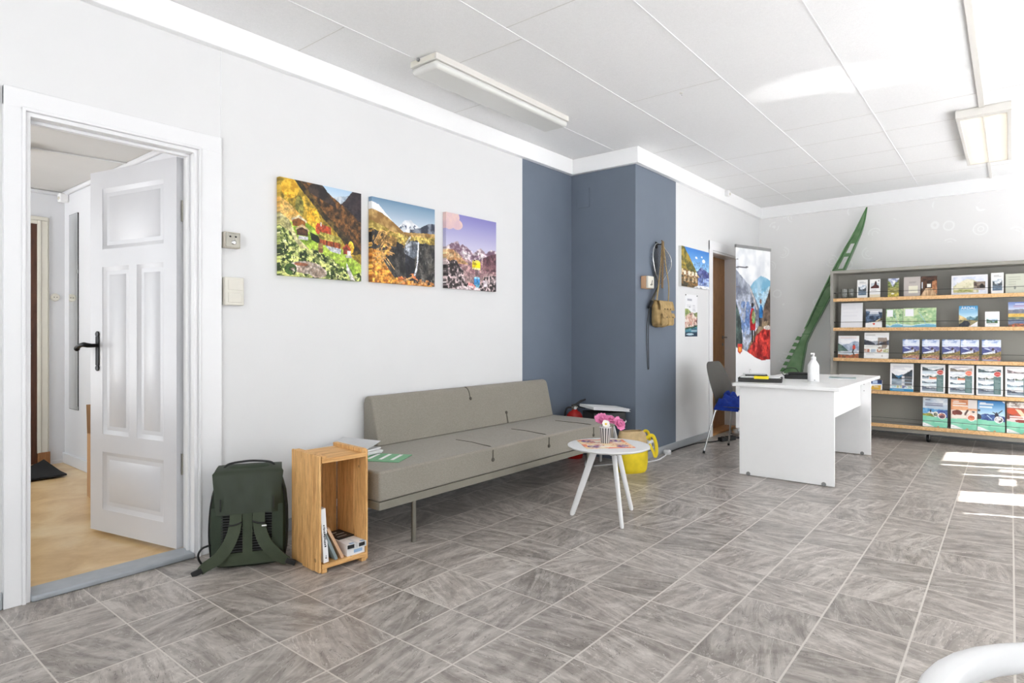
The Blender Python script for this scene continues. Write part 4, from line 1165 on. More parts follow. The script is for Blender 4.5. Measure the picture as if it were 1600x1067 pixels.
# ------------------------------------------------------------------ round white tables
def leg_shape(f, top, r_top, r_foot):
    b = MB()
    d = (Vector(f) - Vector(top))
    pts = [Vector(top) + d * q for q in (0, 0.05, 0.5, 0.97, 1.0)]
    b.tube(pts, [r_top * 0.9, r_top, (r_top + r_foot) / 2, r_foot, r_foot * 0.7], 14, sx=1.25, sy=0.85, up=(f[0], f[1], 0))
    for i, p in enumerate(b.v):
        if p[2] < 0: b.v[i] = (p[0], p[1], 0.0)
    return b
def round_table(name, label, loc, rad, h, feet, group):
    t = thing(name, label, 'table', loc, 0, group)
    MB().lathe([(0.001, h - 0.024), (rad * 0.80, h - 0.023), (rad * 0.95, h - 0.014), (rad * 0.995, h - 0.007), (rad, h - 0.003), (rad * 0.992, h), (0.001, h)], 64).build('tabletop', M['table_white'], t)
    b = MB()
    for k_ in range(3):
        a = math.atan2(feet[k_][1], feet[k_][0])
        b.box(-0.01, -0.028, h - 0.046, rad * 0.42, 0.028, h - 0.0245, Matrix.Rotation(a, 4, 'Z'))
    b.build('leg_bracket', M['table_white'], t, bevel=0.002)
    for f in feet:
        k_ = 0.085 / math.hypot(*f) * (rad / 0.25)
        leg_shape((f[0], f[1], 0), (f[0] * k_, f[1] * k_, h - 0.03), 0.017, 0.013).build('leg', M['table_white'], t)
        a = math.atan2(f[1], f[0])
        q = Vector((f[0] * k_ * 1.25, f[1] * k_ * 1.25, h - 0.036)) + Vector((math.cos(a), math.sin(a), 0)) * 0.018
        sc = MB().cyl(q, q + Vector((math.cos(a), math.sin(a), 0)) * 0.004, 0.005, seg=10).build('screw', M['black'], t)
    return t
GT = 'round white tables'
T1 = (2.69, -1.31, 0)
round_table('side_table', 'round white three-legged table with the flowers, in front of the sofa', T1, 0.252, 0.45, [(-0.098, 0.207), (-0.133, -0.167), (0.238, -0.031)], GT)
T2 = (4.03, -0.49, 0)
round_table('side_table', 'small round white table in the dark corner at the far end of the sofa', T2, 0.19, 0.38, [(-0.175, 0.08), (0.065, 0.08), (0.05, -0.15)], GT)

# napkin, cup and flowers
a = Art(70, 70, (250, 238, 222)); u, v = a.u, a.v
a.lay((u < 0.10) | (v < 0.10) | (u > 0.9) | (v > 0.9), (236, 124, 92), (244, 160, 120), a.N(9))
a.lay(a.N(5, seed=4) > 0.5, (250, 230, 190), (246, 214, 168), a.N(11, seed=5))
for cu, cv in ((0.2, 0.2), (0.8, 0.2), (0.2, 0.8), (0.8, 0.8)):
    a.lay(a.ell(cu, cv, 0.14, 0.14) & (a.N(22, seed=7) > 0.45), (86, 50, 120), (150, 110, 180), a.N(20, seed=8))
    a.lay(a.ell(cu * 0.6 + 0.2, cv * 0.6 + 0.2, 0.12, 0.10) & (a.N(14, seed=9) > 0.5), (206, 130, 120))
a.lay(a.rect(0.10, 0.46, 0.9, 0.5) & (a.N(14, seed=2) > 0.45), (226, 150, 110))
nk = print_obj('napkin', a, 0.30, 0.30, 0.0012, 'coral and cream patterned paper napkin under the striped cup', 'napkin', (2.705 - 0.15 * 0.707, -1.275 - 0.15 * 0.707, 0.4503), R(-45), 'print')
nk.rotation_euler = (R(-90), 0, R(-45)); nk.location = (2.705 - 0.106, -1.275 - 0.106, 0.4503)
CUPX, CUPY, CUPZ = 2.732, -1.262, 0.4517
cu = thing('striped_cup', 'small dark and silver striped metal cup holding flowers', 'cup', (CUPX, CUPY, CUPZ))
MB().lathe([(0.001, 0.0), (0.0265, 0.0), (0.027, 0.003), (0.0375, 0.098), (0.0385, 0.101), (0.0365, 0.101), (0.034, 0.09), (0.025, 0.006), (0.001, 0.006)], 40).build('cup_body', M['stripes'], cu)
MB().lathe([(0.0378, 0.096), (0.0395, 0.099), (0.0378, 0.102), (0.036, 0.100)], 40).build('rim', M['paper'], cu)
rf = random.Random(4)
def flower(name, label, head, face, r, petals, mat, centre=None, rings=3):
    f = thing(name, label, 'flower', (CUPX, CUPY, CUPZ + 0.008), 0, 'flowers in the striped cup')
    hd = Vector(head); ax = Vector(face).normalized()
    k_ = min(1.0, 0.020 / max(1e-6, math.hypot(head[0], head[1])))
    MB().tube(sm([(head[0] * k_ * 0.6, head[1] * k_ * 0.6, 0.0), (head[0] * k_, head[1] * k_, 0.085), hd - ax * r * 0.35, hd - ax * 0.003]), 0.0016, 8).build('stem', M['stem'], f)
    q = ax.to_track_quat('Z', 'Y').to_matrix()
    for ring in range(rings):
        n = petals - ring * 2
        for i in range(n):
            an = 2 * PI * (i + 0.5 * ring) / n + rf.uniform(-0.2, 0.2)
            rr = r * (1 - 0.20 * ring) * rf.uniform(0.9, 1.1)
            up = 0.15 + 0.5 * ring
            rows = []
            for s in range(7):
                t_ = s / 6
                wv = rr * 0.46 * math.sin(PI * (0.10 + 0.80 * t_)) ** 0.7
                row = []
                for m_ in range(5):
                    c_ = (m_ - 2) / 2
                    x = rr * t_ * math.cos(up * (0.5 + t_)); z = rr * t_ * math.sin(up * (0.5 + t_)) + 0.16 * rr * c_ * c_ * t_ + rf.uniform(-0.04, 0.04) * rr * t_
                    row.append(hd + q @ Vector((x * math.cos(an) - c_ * wv * math.sin(an), x * math.sin(an) + c_ * wv * math.cos(an), z)))
                rows.append(row)
            MB().sheet(rows, 0.0006).build('petal', M[mat], f)
    if centre:
        MB().ball(hd + ax * 0.004, r * 0.26, 12, 6).build('flower_centre', M[centre], f)
    return f
flower('pink_flower', 'upper pink flower at the back left of the striped cup', (-0.006, 0.024, 0.132), (-0.45, -0.55, 0.7), 0.046, 9, 'pink')
flower('pink_flower', 'lower pink flower leaning out over the right rim of the cup', (0.046, -0.062, 0.108), (-0.05, -0.85, 0.5), 0.048, 10, 'pink')
flower('pink_flower', 'small pink flower in the middle between the two larger ones', (0.030, -0.018, 0.130), (-0.3, -0.6, 0.7), 0.036, 8, 'pink')
flower('white_flower', 'small white daisy with a yellow centre at the front of the cup', (-0.022, -0.016, 0.112), (-0.5, -0.7, 0.5), 0.026, 10, 'petal_white', 'pollen', 1)

# ------------------------------------------------------------------ things at the far end of the sofa
ex = thing('fire_extinguisher', 'red fire extinguisher with a black handle in the blue corner behind the sofa', 'fire extinguisher', (4.10, -0.135, 0), R(-40))
MB().lathe([(0.001, 0.0), (0.070, 0.0), (0.076, 0.02), (0.076, 0.36), (0.070, 0.39), (0.050, 0.418), (0.026, 0.430), (0.022, 0.44), (0.001, 0.44)], 32).build('cylinder', M['red'], ex)
vb = MB().cyl((0, 0, 0.435), (0, 0, 0.475), 0.020, seg=18).cyl((-0.03, 0, 0.458), (0.03, 0, 0.458), 0.010, seg=12)
vb.build('valve', M['steel'], ex)
MB().tube([(-0.03, 0, 0.475), (0.01, 0, 0.482), (0.06, 0, 0.515), (0.105, 0, 0.530)], [0.010, 0.011, 0.010, 0.007], 10, sy=0.6).build('squeeze_lever', M['black'], ex)
MB().tube([(0.0, 0, 0.470), (0.05, 0, 0.466), (0.10, 0, 0.452)], [0.010, 0.010, 0.007], 10, sy=0.6).build('carry_handle', M['black'], ex)
MB().tube(sm([(-0.025, 0, 0.46), (-0.07, 0.01, 0.45), (-0.088, 0.015, 0.38), (-0.086, 0.015, 0.25), (-0.085, 0.012, 0.12)]), 0.009, 10).build('hose', M['black'], ex)
MB().lathe([(0.013, 0), (0.014, 0.002), (0.010, 0.005), (0.001, 0.005)], 18).build('gauge', M['paper'], ex, loc=(0, -0.02, 0.455)).rotation_euler = (R(90), 0, 0)
bt = thing('wire_tray', 'black mesh desk tray standing on the small corner table', 'tray', (4.02, -0.49, 0.3803), R(-32))
tb = MB()
tb.box(-0.15, -0.11, 0, 0.15, 0.11, 0.004)
for x0, y0, x1, y1 in ((-0.15, -0.11, 0.15, -0.107), (-0.15, 0.107, 0.15, 0.11), (-0.15, -0.11, -0.147, 0.11), (0.147, -0.11, 0.15, 0.11)):
    tb.box(x0, y0, 0.003, x1, y1, 0.075)
tb.build('basket', M['mesh_black'], bt)
MB().tube([(-0.15, -0.11, 0.076), (0.15, -0.11, 0.076), (0.15, 0.11, 0.076), (-0.15, 0.11, 0.076)], 0.004, 8, closed=True).build('rim', M['black'], bt)
MB().box(-0.018, -0.114, 0.035, 0.018, -0.110, 0.060).build('label_holder', M['grey_plastic'], bt)
wb = thing('ring_binder', 'white ring binder lying across the black tray, tilted to the right', 'binder', (4.045, -0.50, 0.4765), R(-32))
tilt = Matrix.Rotation(R(5), 4, 'Y')
MB().box(-0.19, -0.14, 0.0, 0.16, 0.14, 0.002, tilt).box(-0.19, -0.14, 0.020, 0.16, 0.14, 0.022, tilt).box(-0.192, -0.14, 0.0, -0.188, 0.14, 0.022, tilt).build('cover', M['paper'], wb)
MB().box(-0.185, -0.135, 0.002, 0.150, 0.135, 0.019, tilt).build('sheets', M['paper_grey'], wb)
# yellow tote bag
tb = thing('tote_bag', 'yellow canvas tote bag with a turned-down tan top, beside the blue pillar', 'bag', (3.915, -0.815, 0), R(-30))
def ring_pts(rx, ry, z, n=40, lump=0.0, seed=0, p=2.6, cx=0, cy=0):
    out = []
    for k_ in range(n):
        an = 2 * PI * k_ / n
        c_, s_ = math.cos(an), math.sin(an)
        q = (abs(c_) ** p + abs(s_) ** p) ** (-1 / p)
        w_ = 1 + lump * (math.sin(3 * an + seed) * 0.5 + math.sin(5 * an + 2.3 * seed + z * 22) * 0.35 + math.sin(9 * an - seed + z * 40) * 0.2)
        out.append((cx + rx * q * c_ * w_, cy + ry * q * s_ * w_, z))
    return out
MB().loft([ring_pts(0.112, 0.075, 0.0, lump=0.02), ring_pts(0.128, 0.086, 0.02, lump=0.04), ring_pts(0.136, 0.09, 0.08, lump=0.07, seed=1), ring_pts(0.132, 0.083, 0.16, lump=0.09, seed=2), ring_pts(0.126, 0.074, 0.235, lump=0.08, seed=2)]).build('body', M['yellow_cloth'], tb)
up = [ring_pts(0.128, 0.076, 0.232, lump=0.08, seed=2), ring_pts(0.126, 0.072, 0.27, lump=0.10, seed=3), ring_pts(0.118, 0.060, 0.31, lump=0.10, seed=4), ring_pts(0.10, 0.045, 0.335, lump=0.12, seed=5)]
MB().loft(up, caps=False).loft([ring_pts(0.10, 0.045, 0.335, lump=0.12, seed=5), ring_pts(0.112, 0.055, 0.30, lump=0.10, seed=4), ring_pts(0.115, 0.06, 0.24, lump=0.05, seed=4)], caps=False).build('tan_upper', M['tan_cloth'], tb)
MB().tube(sm([(0.10, -0.045, 0.27), (0.150, -0.07, 0.30), (0.175, -0.085, 0.24), (0.178, -0.09, 0.16), (0.165, -0.088, 0.13), (0.152, -0.08, 0.17), (0.13, -0.06, 0.23)]), 0.010, 10, sx=1.4, sy=0.45).build('strap', M['yellow_cloth'], tb)
MB().tube(sm([(0.105, 0.03, 0.29), (0.145, 0.02, 0.325), (0.165, 0.0, 0.30), (0.160, -0.02, 0.25)]), 0.009, 10, sx=1.4, sy=0.45).build('strap', M['yellow_cloth'], tb)
# socket and cables by the skirting
so = thing('wall_socket', 'white double socket low on the blue pillar behind the yellow bag', 'socket', (4.47, PY, 0.085))
MB().box(-0.055, -0.045, 0, 0.055, 0, 0.085).build('case', M['plastic_white'], so, bevel=0.006)
for x in (-0.024, 0.024):
    MB().lathe([(0.017, 0.0), (0.019, 0.002), (0.0195, 0.0)], 18).build('outlet', M['cream'], so, loc=(x, -0.0455, 0.042)).rotation_euler = (R(90), 0, 0)
wc = thing('floor_switch', 'round white foot switch with a white cable on the floor by the pillar', 'switch', (4.78, -0.725, 0))
MB().lathe([(0.001, 0), (0.034, 0), (0.038, 0.01), (0.036, 0.030), (0.026, 0.040), (0.001, 0.042)], 28).build('switch_body', M['plastic_white'], wc)
MB().tube(sm([(-0.036, 0, 0.012), (-0.10, -0.03, 0.008), (-0.20, -0.045, 0.006), (-0.33, -0.06, 0.006), (-0.55, 0.0, 0.006), (-0.72, 0.14, 0.006), (-0.9, 0.25, 0.006)]), 0.006, 8).build('white_cable', M['plastic_white'], wc)
bc = thing('power_strip', 'black power strip with its cable on the floor behind the chair', 'power strip', (5.86, -0.90, 0), R(-20))
MB().box(-0.11, -0.03, 0, 0.11, 0.03, 0.042).build('strip_body', M['black'], bc, bevel=0.006)
for x in (-0.065, 0.0, 0.065):
    MB().lathe([(0.019, 0.042), (0.020, 0.046), (0.017, 0.043), (0.001, 0.043)], 18, (x, 0, 0)).build('outlet', M['black'], bc)
ca = thing('power_cable', 'black power cable along the skirting from the foot switch to the chair', 'cable')
MB().tube(sm([(4.82, -0.725, 0.016), (4.90, -0.715, 0.007), (5.08, -0.705, 0.006), (5.3, -0.715, 0.006), (5.52, -0.74, 0.006), (5.66, -0.82, 0.006), (5.755, -0.865, 0.012)]), 0.006, 8).build('cable', M['black'], ca)
ca = thing('power_cable', 'black cable coiling from the power strip under the white desk', 'cable')
MB().tube(sm([(5.965, -0.94, 0.018), (6.04, -1.0, 0.008), (6.10, -1.10, 0.006), (6.02, -1.22, 0.006), (6.1, -1.34, 0.006), (6.0, -1.45, 0.006), (5.80, -1.52, 0.006)]), 0.006, 8).tube(sm([(5.965, -0.92, 0.022), (6.10, -0.95, 0.008), (6.22, -1.04, 0.006), (6.2, -1.2, 0.006)]), 0.006, 8).build('cable', M['black'], ca)
# ------------------------------------------------------------------ crate with books
cr = thing('wooden_crate', 'upright pine fruit crate used as a shelf, between the rucksack and the sofa', 'crate', (1.198, -0.575, 0), R(-4.5))
cw, cd, chh = 0.134, 0.145, 0.556
def planks(x0, x1, axis, cuts, fixed0, fixed1, z0, z1):
    b = MB()
    for i in range(len(cuts) - 1):
        a_, c_ = cuts[i] + 0.003, cuts[i + 1] - 0.003
        jit = 0.003 * ((i * 7) % 3 - 1)
        if axis == 'Y': b.box(fixed0 + jit, a_, z0 + abs(jit) * 2, fixed1 + jit, c_, z1)
        elif axis == 'X': b.box(a_, fixed0 + jit, z0, c_, fixed1 + jit, z1)
    return b
planks(0, 0, 'Y', [-cd, -0.082, 0.03, cd], -cw, -cw + 0.012, 0.0, chh).build('side_panel', M['crate'], cr, bevel=0.003)
planks(0, 0, 'Y', [-cd, -0.03, 0.07, cd], cw - 0.012, cw, 0.0, chh).build('side_panel', M['crate'], cr, bevel=0.003)
planks(0, 0, 'X', [-cw + 0.012, -0.030, 0.036, cw - 0.012], cd - 0.012, cd, 0.03, chh - 0.02).build('back_panel', M['crate'], cr, bevel=0.003)
MB().box(-cw + 0.0125, -cd + 0.004, chh - 0.036, cw - 0.0125, cd - 0.012, chh - 0.014).build('end_board', M['crate_top'], cr, bevel=0.002)
MB().box(-cw + 0.0125, -cd + 0.002, 0.020, cw - 0.0125, cd - 0.012, 0.042).build('end_board', M['crate_top'], cr, bevel=0.002)
for x, z0, z1 in ((-cw + 0.0125, chh - 0.014, chh - 0.001), (cw - 0.0395, chh - 0.014, chh + 0.006), (-cw + 0.0125, 0.0, 0.0195), (cw - 0.0395, 0.0, 0.0195)):
    MB().box(x, -cd + 0.003, z0, x + 0.027, cd - 0.013, z1).build('batten', M['crate'], cr, bevel=0.002)
tg = MB().box(-cw - 0.0008, -0.118, 0.172, -cw + 0.0005, -0.108, 0.196).build('staple_label', M['paper'], cr)
def crate_thing(name, label, cat, x, y, rz=0, group=None, z=0.0423):
    p = Matrix.Rotation(R(-4.5), 4, 'Z') @ Vector((x, y, 0)) + Vector((1.198, -0.575, z))
    return thing(name, label, cat, p, R(-4.5) + rz, group)
BK = 'books in the crate'
bk = crate_thing('book', 'tall white paperback with dark spine lettering, leaning on the left side of the crate', 'book', -0.094, -0.050, 0, BK)
ti = Matrix.Rotation(R(-4), 4, 'Y')
MB().box(-0.010, -0.075, 0.0045, 0.010, 0.078, 0.258, ti).build('pages', M['paper_grey'], bk)
MB().box(-0.013, -0.080, 0.003, -0.011, 0.08, 0.262, ti).box(0.011, -0.080, 0.003, 0.013, 0.08, 0.262, ti).box(-0.013, -0.083, 0.003, 0.013, -0.080, 0.262, ti).build('cover', M['paper'], bk)
def text_mesh(s, size, name, mat, parent, loc, rot, extrude=0.0004, align='CENTER'):
    cu_ = bpy.data.curves.new(name, 'FONT'); cu_.body = s; cu_.size = size; cu_.extrude = extrude; cu_.align_x = align; cu_.align_y = 'CENTER'
    to = bpy.data.objects.new(name, cu_); COL.objects.link(to)
    bpy.context.view_layer.update()
    me = bpy.data.meshes.new_from_object(to.evaluated_get(bpy.context.evaluated_depsgraph_get()))
    bpy.data.objects.remove(to)
    o = bpy.data.objects.new(name, me); me.materials.append(mat); COL.objects.link(o)
    o.parent = parent; o.location = loc; o.rotation_euler = rot
    return o
# spine lettering: dark vertical strokes like the blurred title in the photograph
sl = MB(); rr = random.Random(2)
z = 0.185
while z > 0.075:
    h_ = rr.uniform(0.0035, 0.007)
    sl.box(rr.uniform(-0.006, -0.003), -0.0836, z - h_, rr.uniform(0.002, 0.006), -0.0829, z, ti); z -= h_ + 0.003
sl.box(-0.003, -0.0836, 0.022, 0.003, -0.0829, 0.028, ti).box(-0.001, -0.0836, 0.032, 0.003, -0.0829, 0.036, ti)
sl.build('spine_lettering', M['black'], bk)
bk = crate_thing('book', 'thin blue-grey hardback leaning behind the white paperback in the crate', 'book', -0.037, -0.035, 0, BK)
ti = Matrix.Rotation(R(-24), 4, 'Y')
MB().box(-0.004, -0.092, 0.004, 0.004, 0.080, 0.150, ti).build('pages', M['paper_grey'], bk)
MB().box(-0.007, -0.095, 0.003, -0.004, 0.082, 0.153, ti).box(0.004, -0.095, 0.003, 0.007, 0.082, 0.153, ti).box(-0.007, -0.098, 0.003, 0.007, -0.095, 0.153, ti).build('cover', M['grey_board'], bk)
bk = crate_thing('book', 'tan hardback leaning at the steepest angle in the crate, beside the cartons', 'book', -0.004, -0.035, 0, BK)
ti = Matrix.Rotation(R(-27), 4, 'Y')
MB().box(-0.004, -0.094, 0.004, 0.004, 0.085, 0.178, ti).build('pages', M['paper'], bk)
MB().box(-0.007, -0.096, 0.003, -0.004, 0.087, 0.181, ti).box(0.004, -0.096, 0.003, 0.007, 0.087, 0.181, ti).box(-0.007, -0.099, 0.003, 0.007, -0.096, 0.181, ti).build('cover', M['tan_board'], bk)
CB_ = 'white cartons in the crate'
def carton(label, x, y, w_, d_, h_, z, rz=0.0, open_=True):
    o = crate_thing('carton', label, 'carton', x, y, rz, CB_, z)
    b = MB()
    t_ = 0.0015
    b.box(-w_ / 2, -d_ / 2, 0, w_ / 2, d_ / 2, t_).box(-w_ / 2, -d_ / 2, h_ - t_, w_ / 2, d_ / 2, h_).box(-w_ / 2, -d_ / 2, t_, -w_ / 2 + t_, d_ / 2, h_ - t_).box(w_ / 2 - t_, -d_ / 2, t_, w_ / 2, d_ / 2, h_ - t_)
    b.build('sleeve', M['paper'], o)
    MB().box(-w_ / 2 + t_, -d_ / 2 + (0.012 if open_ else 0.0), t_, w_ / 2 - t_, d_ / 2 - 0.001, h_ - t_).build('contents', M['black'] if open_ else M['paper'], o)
    MB().box(-w_ * 0.12, -d_ / 2 - 0.0006, h_ * 0.3, w_ * 0.36, -d_ / 2 + 0.001, h_ * 0.8).build('blue_label', M['label_blue'], o) if not open_ else MB().box(-w_ * 0.1, -d_ / 2 + 0.004, h_, w_ * 0.4, -d_ / 2 + 0.022, h_ + 0.0005).build('blue_label', M['label_blue'], o)
    return o
M['label_blue'] = plain('pale_blue_label', S(150, 182, 215), 0.6)
carton('closed white carton at the bottom of the crate under the two open ones', 0.068, -0.030, 0.098, 0.205, 0.032, 0.0423, open_=False)
carton('open-ended white carton on top on the left, next to the tan book in the crate', 0.042, -0.040, 0.046, 0.205, 0.026, 0.0748, R(-3))
carton('open-ended white carton on top on the right, by the right side of the crate', 0.092, -0.043, 0.046, 0.205, 0.026, 0.0748, R(3))
lf = crate_thing('leaflet', 'dark leaflet lying on the white cartons at the back of the crate', 'leaflet', 0.066, 0.030, R(4), None, 0.1014)
MB().box(-0.046, -0.070, 0, 0.046, 0.060, 0.006).build('sheet', M['leaf_dark'] if 'leaf_dark' in M else M['black'], lf)
for i, (x0, y0, x1, y1) in enumerate(((-0.03, 0.02, 0.005, 0.03), (-0.02, -0.01, 0.03, -0.003), (-0.035, -0.045, 0.02, -0.040))):
    MB().box(x0, y0, 0.006, x1, y1, 0.0065).build('printed_band', M['paper_grey'], lf)

# ------------------------------------------------------------------ rucksack
bp_ = thing('backpack', 'dark green rucksack standing on the floor by the door frame, straps forward', 'backpack', (0.932, -0.285, 0), R(-33))
def se(hw, hd, z, yoff=0.0, n=44, p=3.4):
    return ring_pts(hw, hd, z, n=n, p=p, cy=yoff)
prof = [(0.150, 0.070, 0.004, 0), (0.168, 0.082, 0.018, 0), (0.178, 0.088, 0.07, 0), (0.182, 0.090, 0.16, 0.003), (0.180, 0.090, 0.26, 0.006), (0.172, 0.086, 0.34, 0.010), (0.156, 0.078, 0.40, 0.014), (0.138, 0.068, 0.44, 0.018), (0.115, 0.055, 0.468, 0.020), (0.07, 0.03, 0.480, 0.022)]
MB().loft([se(*q) for q in prof]).build('body', M['green_pack'], bp_)
# back padding with ribbed mesh, framed by green panels
def face_y(z):
    zs = [q[2] for q in prof]; return float(np.interp(z, zs, [q[3] - q[1] for q in prof]))
def front_sheet(x0, x1, z0, z1, off, nx=6, nz=14, taper=0.0):
    rows = []
    for i in range(nz + 1):
        z_ = z0 + (z1 - z0) * i / nz
        s_ = 1 - taper * i / nz
        rows.append([((x0 + (x1 - x0) * j / nx) * s_, face_y(z_) - off, z_) for j in range(nx + 1)])
    return rows
pm = MB()
for i in range(16):
    z_ = 0.075 + i * 0.0125
    pm.tube([(-0.118, face_y(z_) - 0.002, z_), (0.0, face_y(z_) - 0.004, z_), (0.118, face_y(z_) - 0.002, z_)], 0.0065, 6)
pm.build('back_padding', M['black'], bp_)
MB().sheet(front_sheet(-0.132, 0.132, 0.022, 0.082, 0.010), 0.008).build('lumbar_panel', M['green_strap'], bp_)
MB().sheet(front_sheet(-0.022, 0.022, 0.04, 0.30, 0.012), 0.006).build('centre_strip', M['green_strap'], bp_)
for s in (-1, 1):
    MB().sheet(front_sheet(s * 0.110, s * 0.160, 0.03, 0.30, 0.007), 0.006).build('side_panel', M['green_pack'], bp_)
    MB().tube(sm([(s * 0.166, -0.055, 0.03), (s * 0.176, -0.058, 0.16), (s * 0.170, -0.050, 0.30), (s * 0.150, -0.03, 0.40)]), 0.0035, 8).build('zip_seam', M['black'], bp_)
# flap: comes over the top and hangs down the front
rows = []
for i in range(25):
    s_ = i / 24
    if s_ < 0.22:
        q = s_ / 0.22
        y_, z_, hw = 0.06 - 0.115 * q, 0.478 - 0.012 * q * q, 0.148 + 0.006 * q
    else:
        q = (s_ - 0.22) / 0.78
        z_ = 0.466 - 0.196 * q
        y_ = min(face_y(z_) - 0.016, -0.06 - 0.050 * q ** 0.6)
        hw = 0.162 - 0.022 * q
    row = []
    for jx in range(17):
        c_ = -1 + 2 * jx / 16
        droop = 0.012 * max(0, abs(c_) - 0.8) / 0.2 * (1 if s_ > 0.15 else 0.4)
        rip = 0.002 * math.sin(9 * c_ + 5 * s_) + 0.002 * math.sin(14 * c_ - 7 * s_)
        row.append((hw * c_, y_ + rip + droop, z_ - 0.004 * abs(c_) ** 3))
    rows.append(row)
flp = MB().sheet(rows, 0.006).build('flap', M['green_flap'], bp_)
for s in (-1, 1):
    MB().box(s * 0.118 - 0.002, -0.1185, 0.288, s * 0.118 + 0.002, -0.108, 0.345).build('flap_slot', M['black'], flp)
MB().tube(sm([(-0.125, 0.01, 0.455), (-0.10, 0.012, 0.486), (-0.03, 0.015, 0.497), (0.03, 0.015, 0.497), (0.10, 0.012, 0.486), (0.125, 0.01, 0.455)]), 0.0055, 10).build('grab_handle', M['black'], bp_)
def ribbon(pts, widths, th, ups, n=24):
    """flat band through pts (Catmull-Rom), width across the given side directions"""
    P = [Vector(p) for p in pts]; U = [Vector(q).normalized() for q in ups]
    rows = []
    m_ = len(P) - 1
    for i in range(n + 1):
        t_ = i / n * m_; k_ = min(int(t_), m_ - 1); f = t_ - k_
        p0, p1, p2, p3 = P[max(k_ - 1, 0)], P[k_], P[k_ + 1], P[min(k_ + 2, m_)]
        c_ = 0.5 * ((2 * p1) + (p2 - p0) * f + (2 * p0 - 5 * p1 + 4 * p2 - p3) * f * f + (3 * p1 - p0 - 3 * p2 + p3) * f ** 3)
        u_ = (U[k_] * (1 - f) + U[k_ + 1] * f).normalized()
        w_ = widths[k_] * (1 - f) + widths[k_ + 1] * f
        rows.append([c_ + u_ * (w_ * (j / 4 - 0.5)) for j in range(5)])
    return MB().sheet(rows, th)
for s, endp in ((-1, (-0.205, -0.120, 0.016)), (1, (0.185, -0.125, 0.024))):
    pts = [(s * 0.052, -0.098, 0.285), (s * 0.052, -0.112, 0.235), (s * 0.060, -0.128, 0.185), (s * 0.085, -0.140, 0.125), (s * 0.130, -0.138, 0.070), (endp[0] * 0.88, -0.132, 0.038), endp]
    ups = [(1, 0, 0), (1, 0, 0), (1, 0, s * 0.25), (1, 0, s * 0.7), (1, 0, s * 1.1), (1, 0, s * 1.3), (1, 0, s * 1.3)]
    sp = ribbon(pts, [0.054, 0.054, 0.056, 0.056, 0.054, 0.046, 0.036], 0.012, ups).build('shoulder_strap', M['green_strap'], bp_)
    MB().tube(sm([(s * 0.025, -0.117, 0.232), (s * 0.052, -0.1275, 0.224), (s * 0.081, -0.117, 0.220)]), 0.004, 8).build('strap_band', M['black'], sp)
    e = Vector(endp)
    rot = Matrix.Translation(e + Vector((s * 0.012, -0.002, -0.002))) @ Matrix.Rotation(s * R(24), 4, 'Y')
    MB().box(-0.024, -0.008, -0.013, 0.024, 0.008, 0.013, rot).build('buckle', M['black'], sp, bevel=0.003)
MB().box(0.066, -0.1335, 0.208, 0.088, -0.1305, 0.214, Matrix.Translation((0, 0, 0)) ).build('white_tag', M['paper'], bp_)
MB().tube(sm([(-0.165, -0.05, 0.115), (-0.205, -0.06, 0.105), (-0.222, -0.062, 0.07), (-0.205, -0.06, 0.03), (-0.17, -0.055, 0.012)]), 0.005, 8).build('side_loop', M['black'], bp_)

# ------------------------------------------------------------------ things hanging on the blue pillar
wx = thing('wall_box', 'small tan and cream wooden wall box on the blue pillar', 'wall box', (4.405, PY, 1.535))
MB().box(-0.056, -0.052, 0, 0.056, 0, 0.112).build('case', M['tan_board'], wx, bevel=0.006)
wf = MB().box(-0.058, -0.076, 0.002, 0.058, -0.053, 0.110).build('front_cover', M['cream'], wx, bevel=0.006)
MB().tube(sm([(-0.020, -0.077, 0.03), (0.006, -0.077, 0.045), (0.018, -0.077, 0.075)]), 0.003, 6).tube([(0.0, -0.077, 0.028), (0.022, -0.077, 0.04)], 0.003, 6).build('scribbled_mark', M['black'], wf)
ln = thing('landing_net', 'chrome-rimmed fishing net with a black handle, hanging behind the khaki bag', 'fishing net', (4.70, PY, 1.95))
loop = [(-0.10, -0.02, 0.0), (-0.155, -0.025, -0.06), (-0.165, -0.03, -0.15), (-0.13, -0.03, -0.24), (-0.07, -0.03, -0.33), (-0.035, -0.03, -0.36), (0.0, -0.03, -0.345), (0.09, -0.03, -0.28), (0.19, -0.03, -0.20), (0.222, -0.028, -0.14), (0.20, -0.025, -0.08), (0.12, -0.02, -0.025), (0.04, -0.018, 0.012), (-0.04, -0.018, 0.018)]
def smooth_closed(P, n=8):
    P = [Vector(p) for p in P]; out = []; m_ = len(P)
    for k_ in range(m_):
        p0, p1, p2, p3 = P[k_ - 1], P[k_], P[(k_ + 1) % m_], P[(k_ + 2) % m_]
        for i in range(n):
            f = i / n
            out.append(0.5 * ((2 * p1) + (p2 - p0) * f + (2 * p0 - 5 * p1 + 4 * p2 - p3) * f * f + (3 * p1 - p0 - 3 * p2 + p3) * f ** 3))
    return out
LP = smooth_closed(loop)
MB().tube(LP, 0.0055, 10, closed=True).build('rim', M['chrome'], ln)
nb = MB()
cx_, cz_ = 0.02, -0.16
def in_loop(x, z):
    ins = False
    for i in range(len(LP)):
        a_, b_ = LP[i], LP[i - 1]
        if (a_.z > z) != (b_.z > z) and x < (b_.x - a_.x) * (z - a_.z) / (b_.z - a_.z) + a_.x: ins = not ins
    return ins
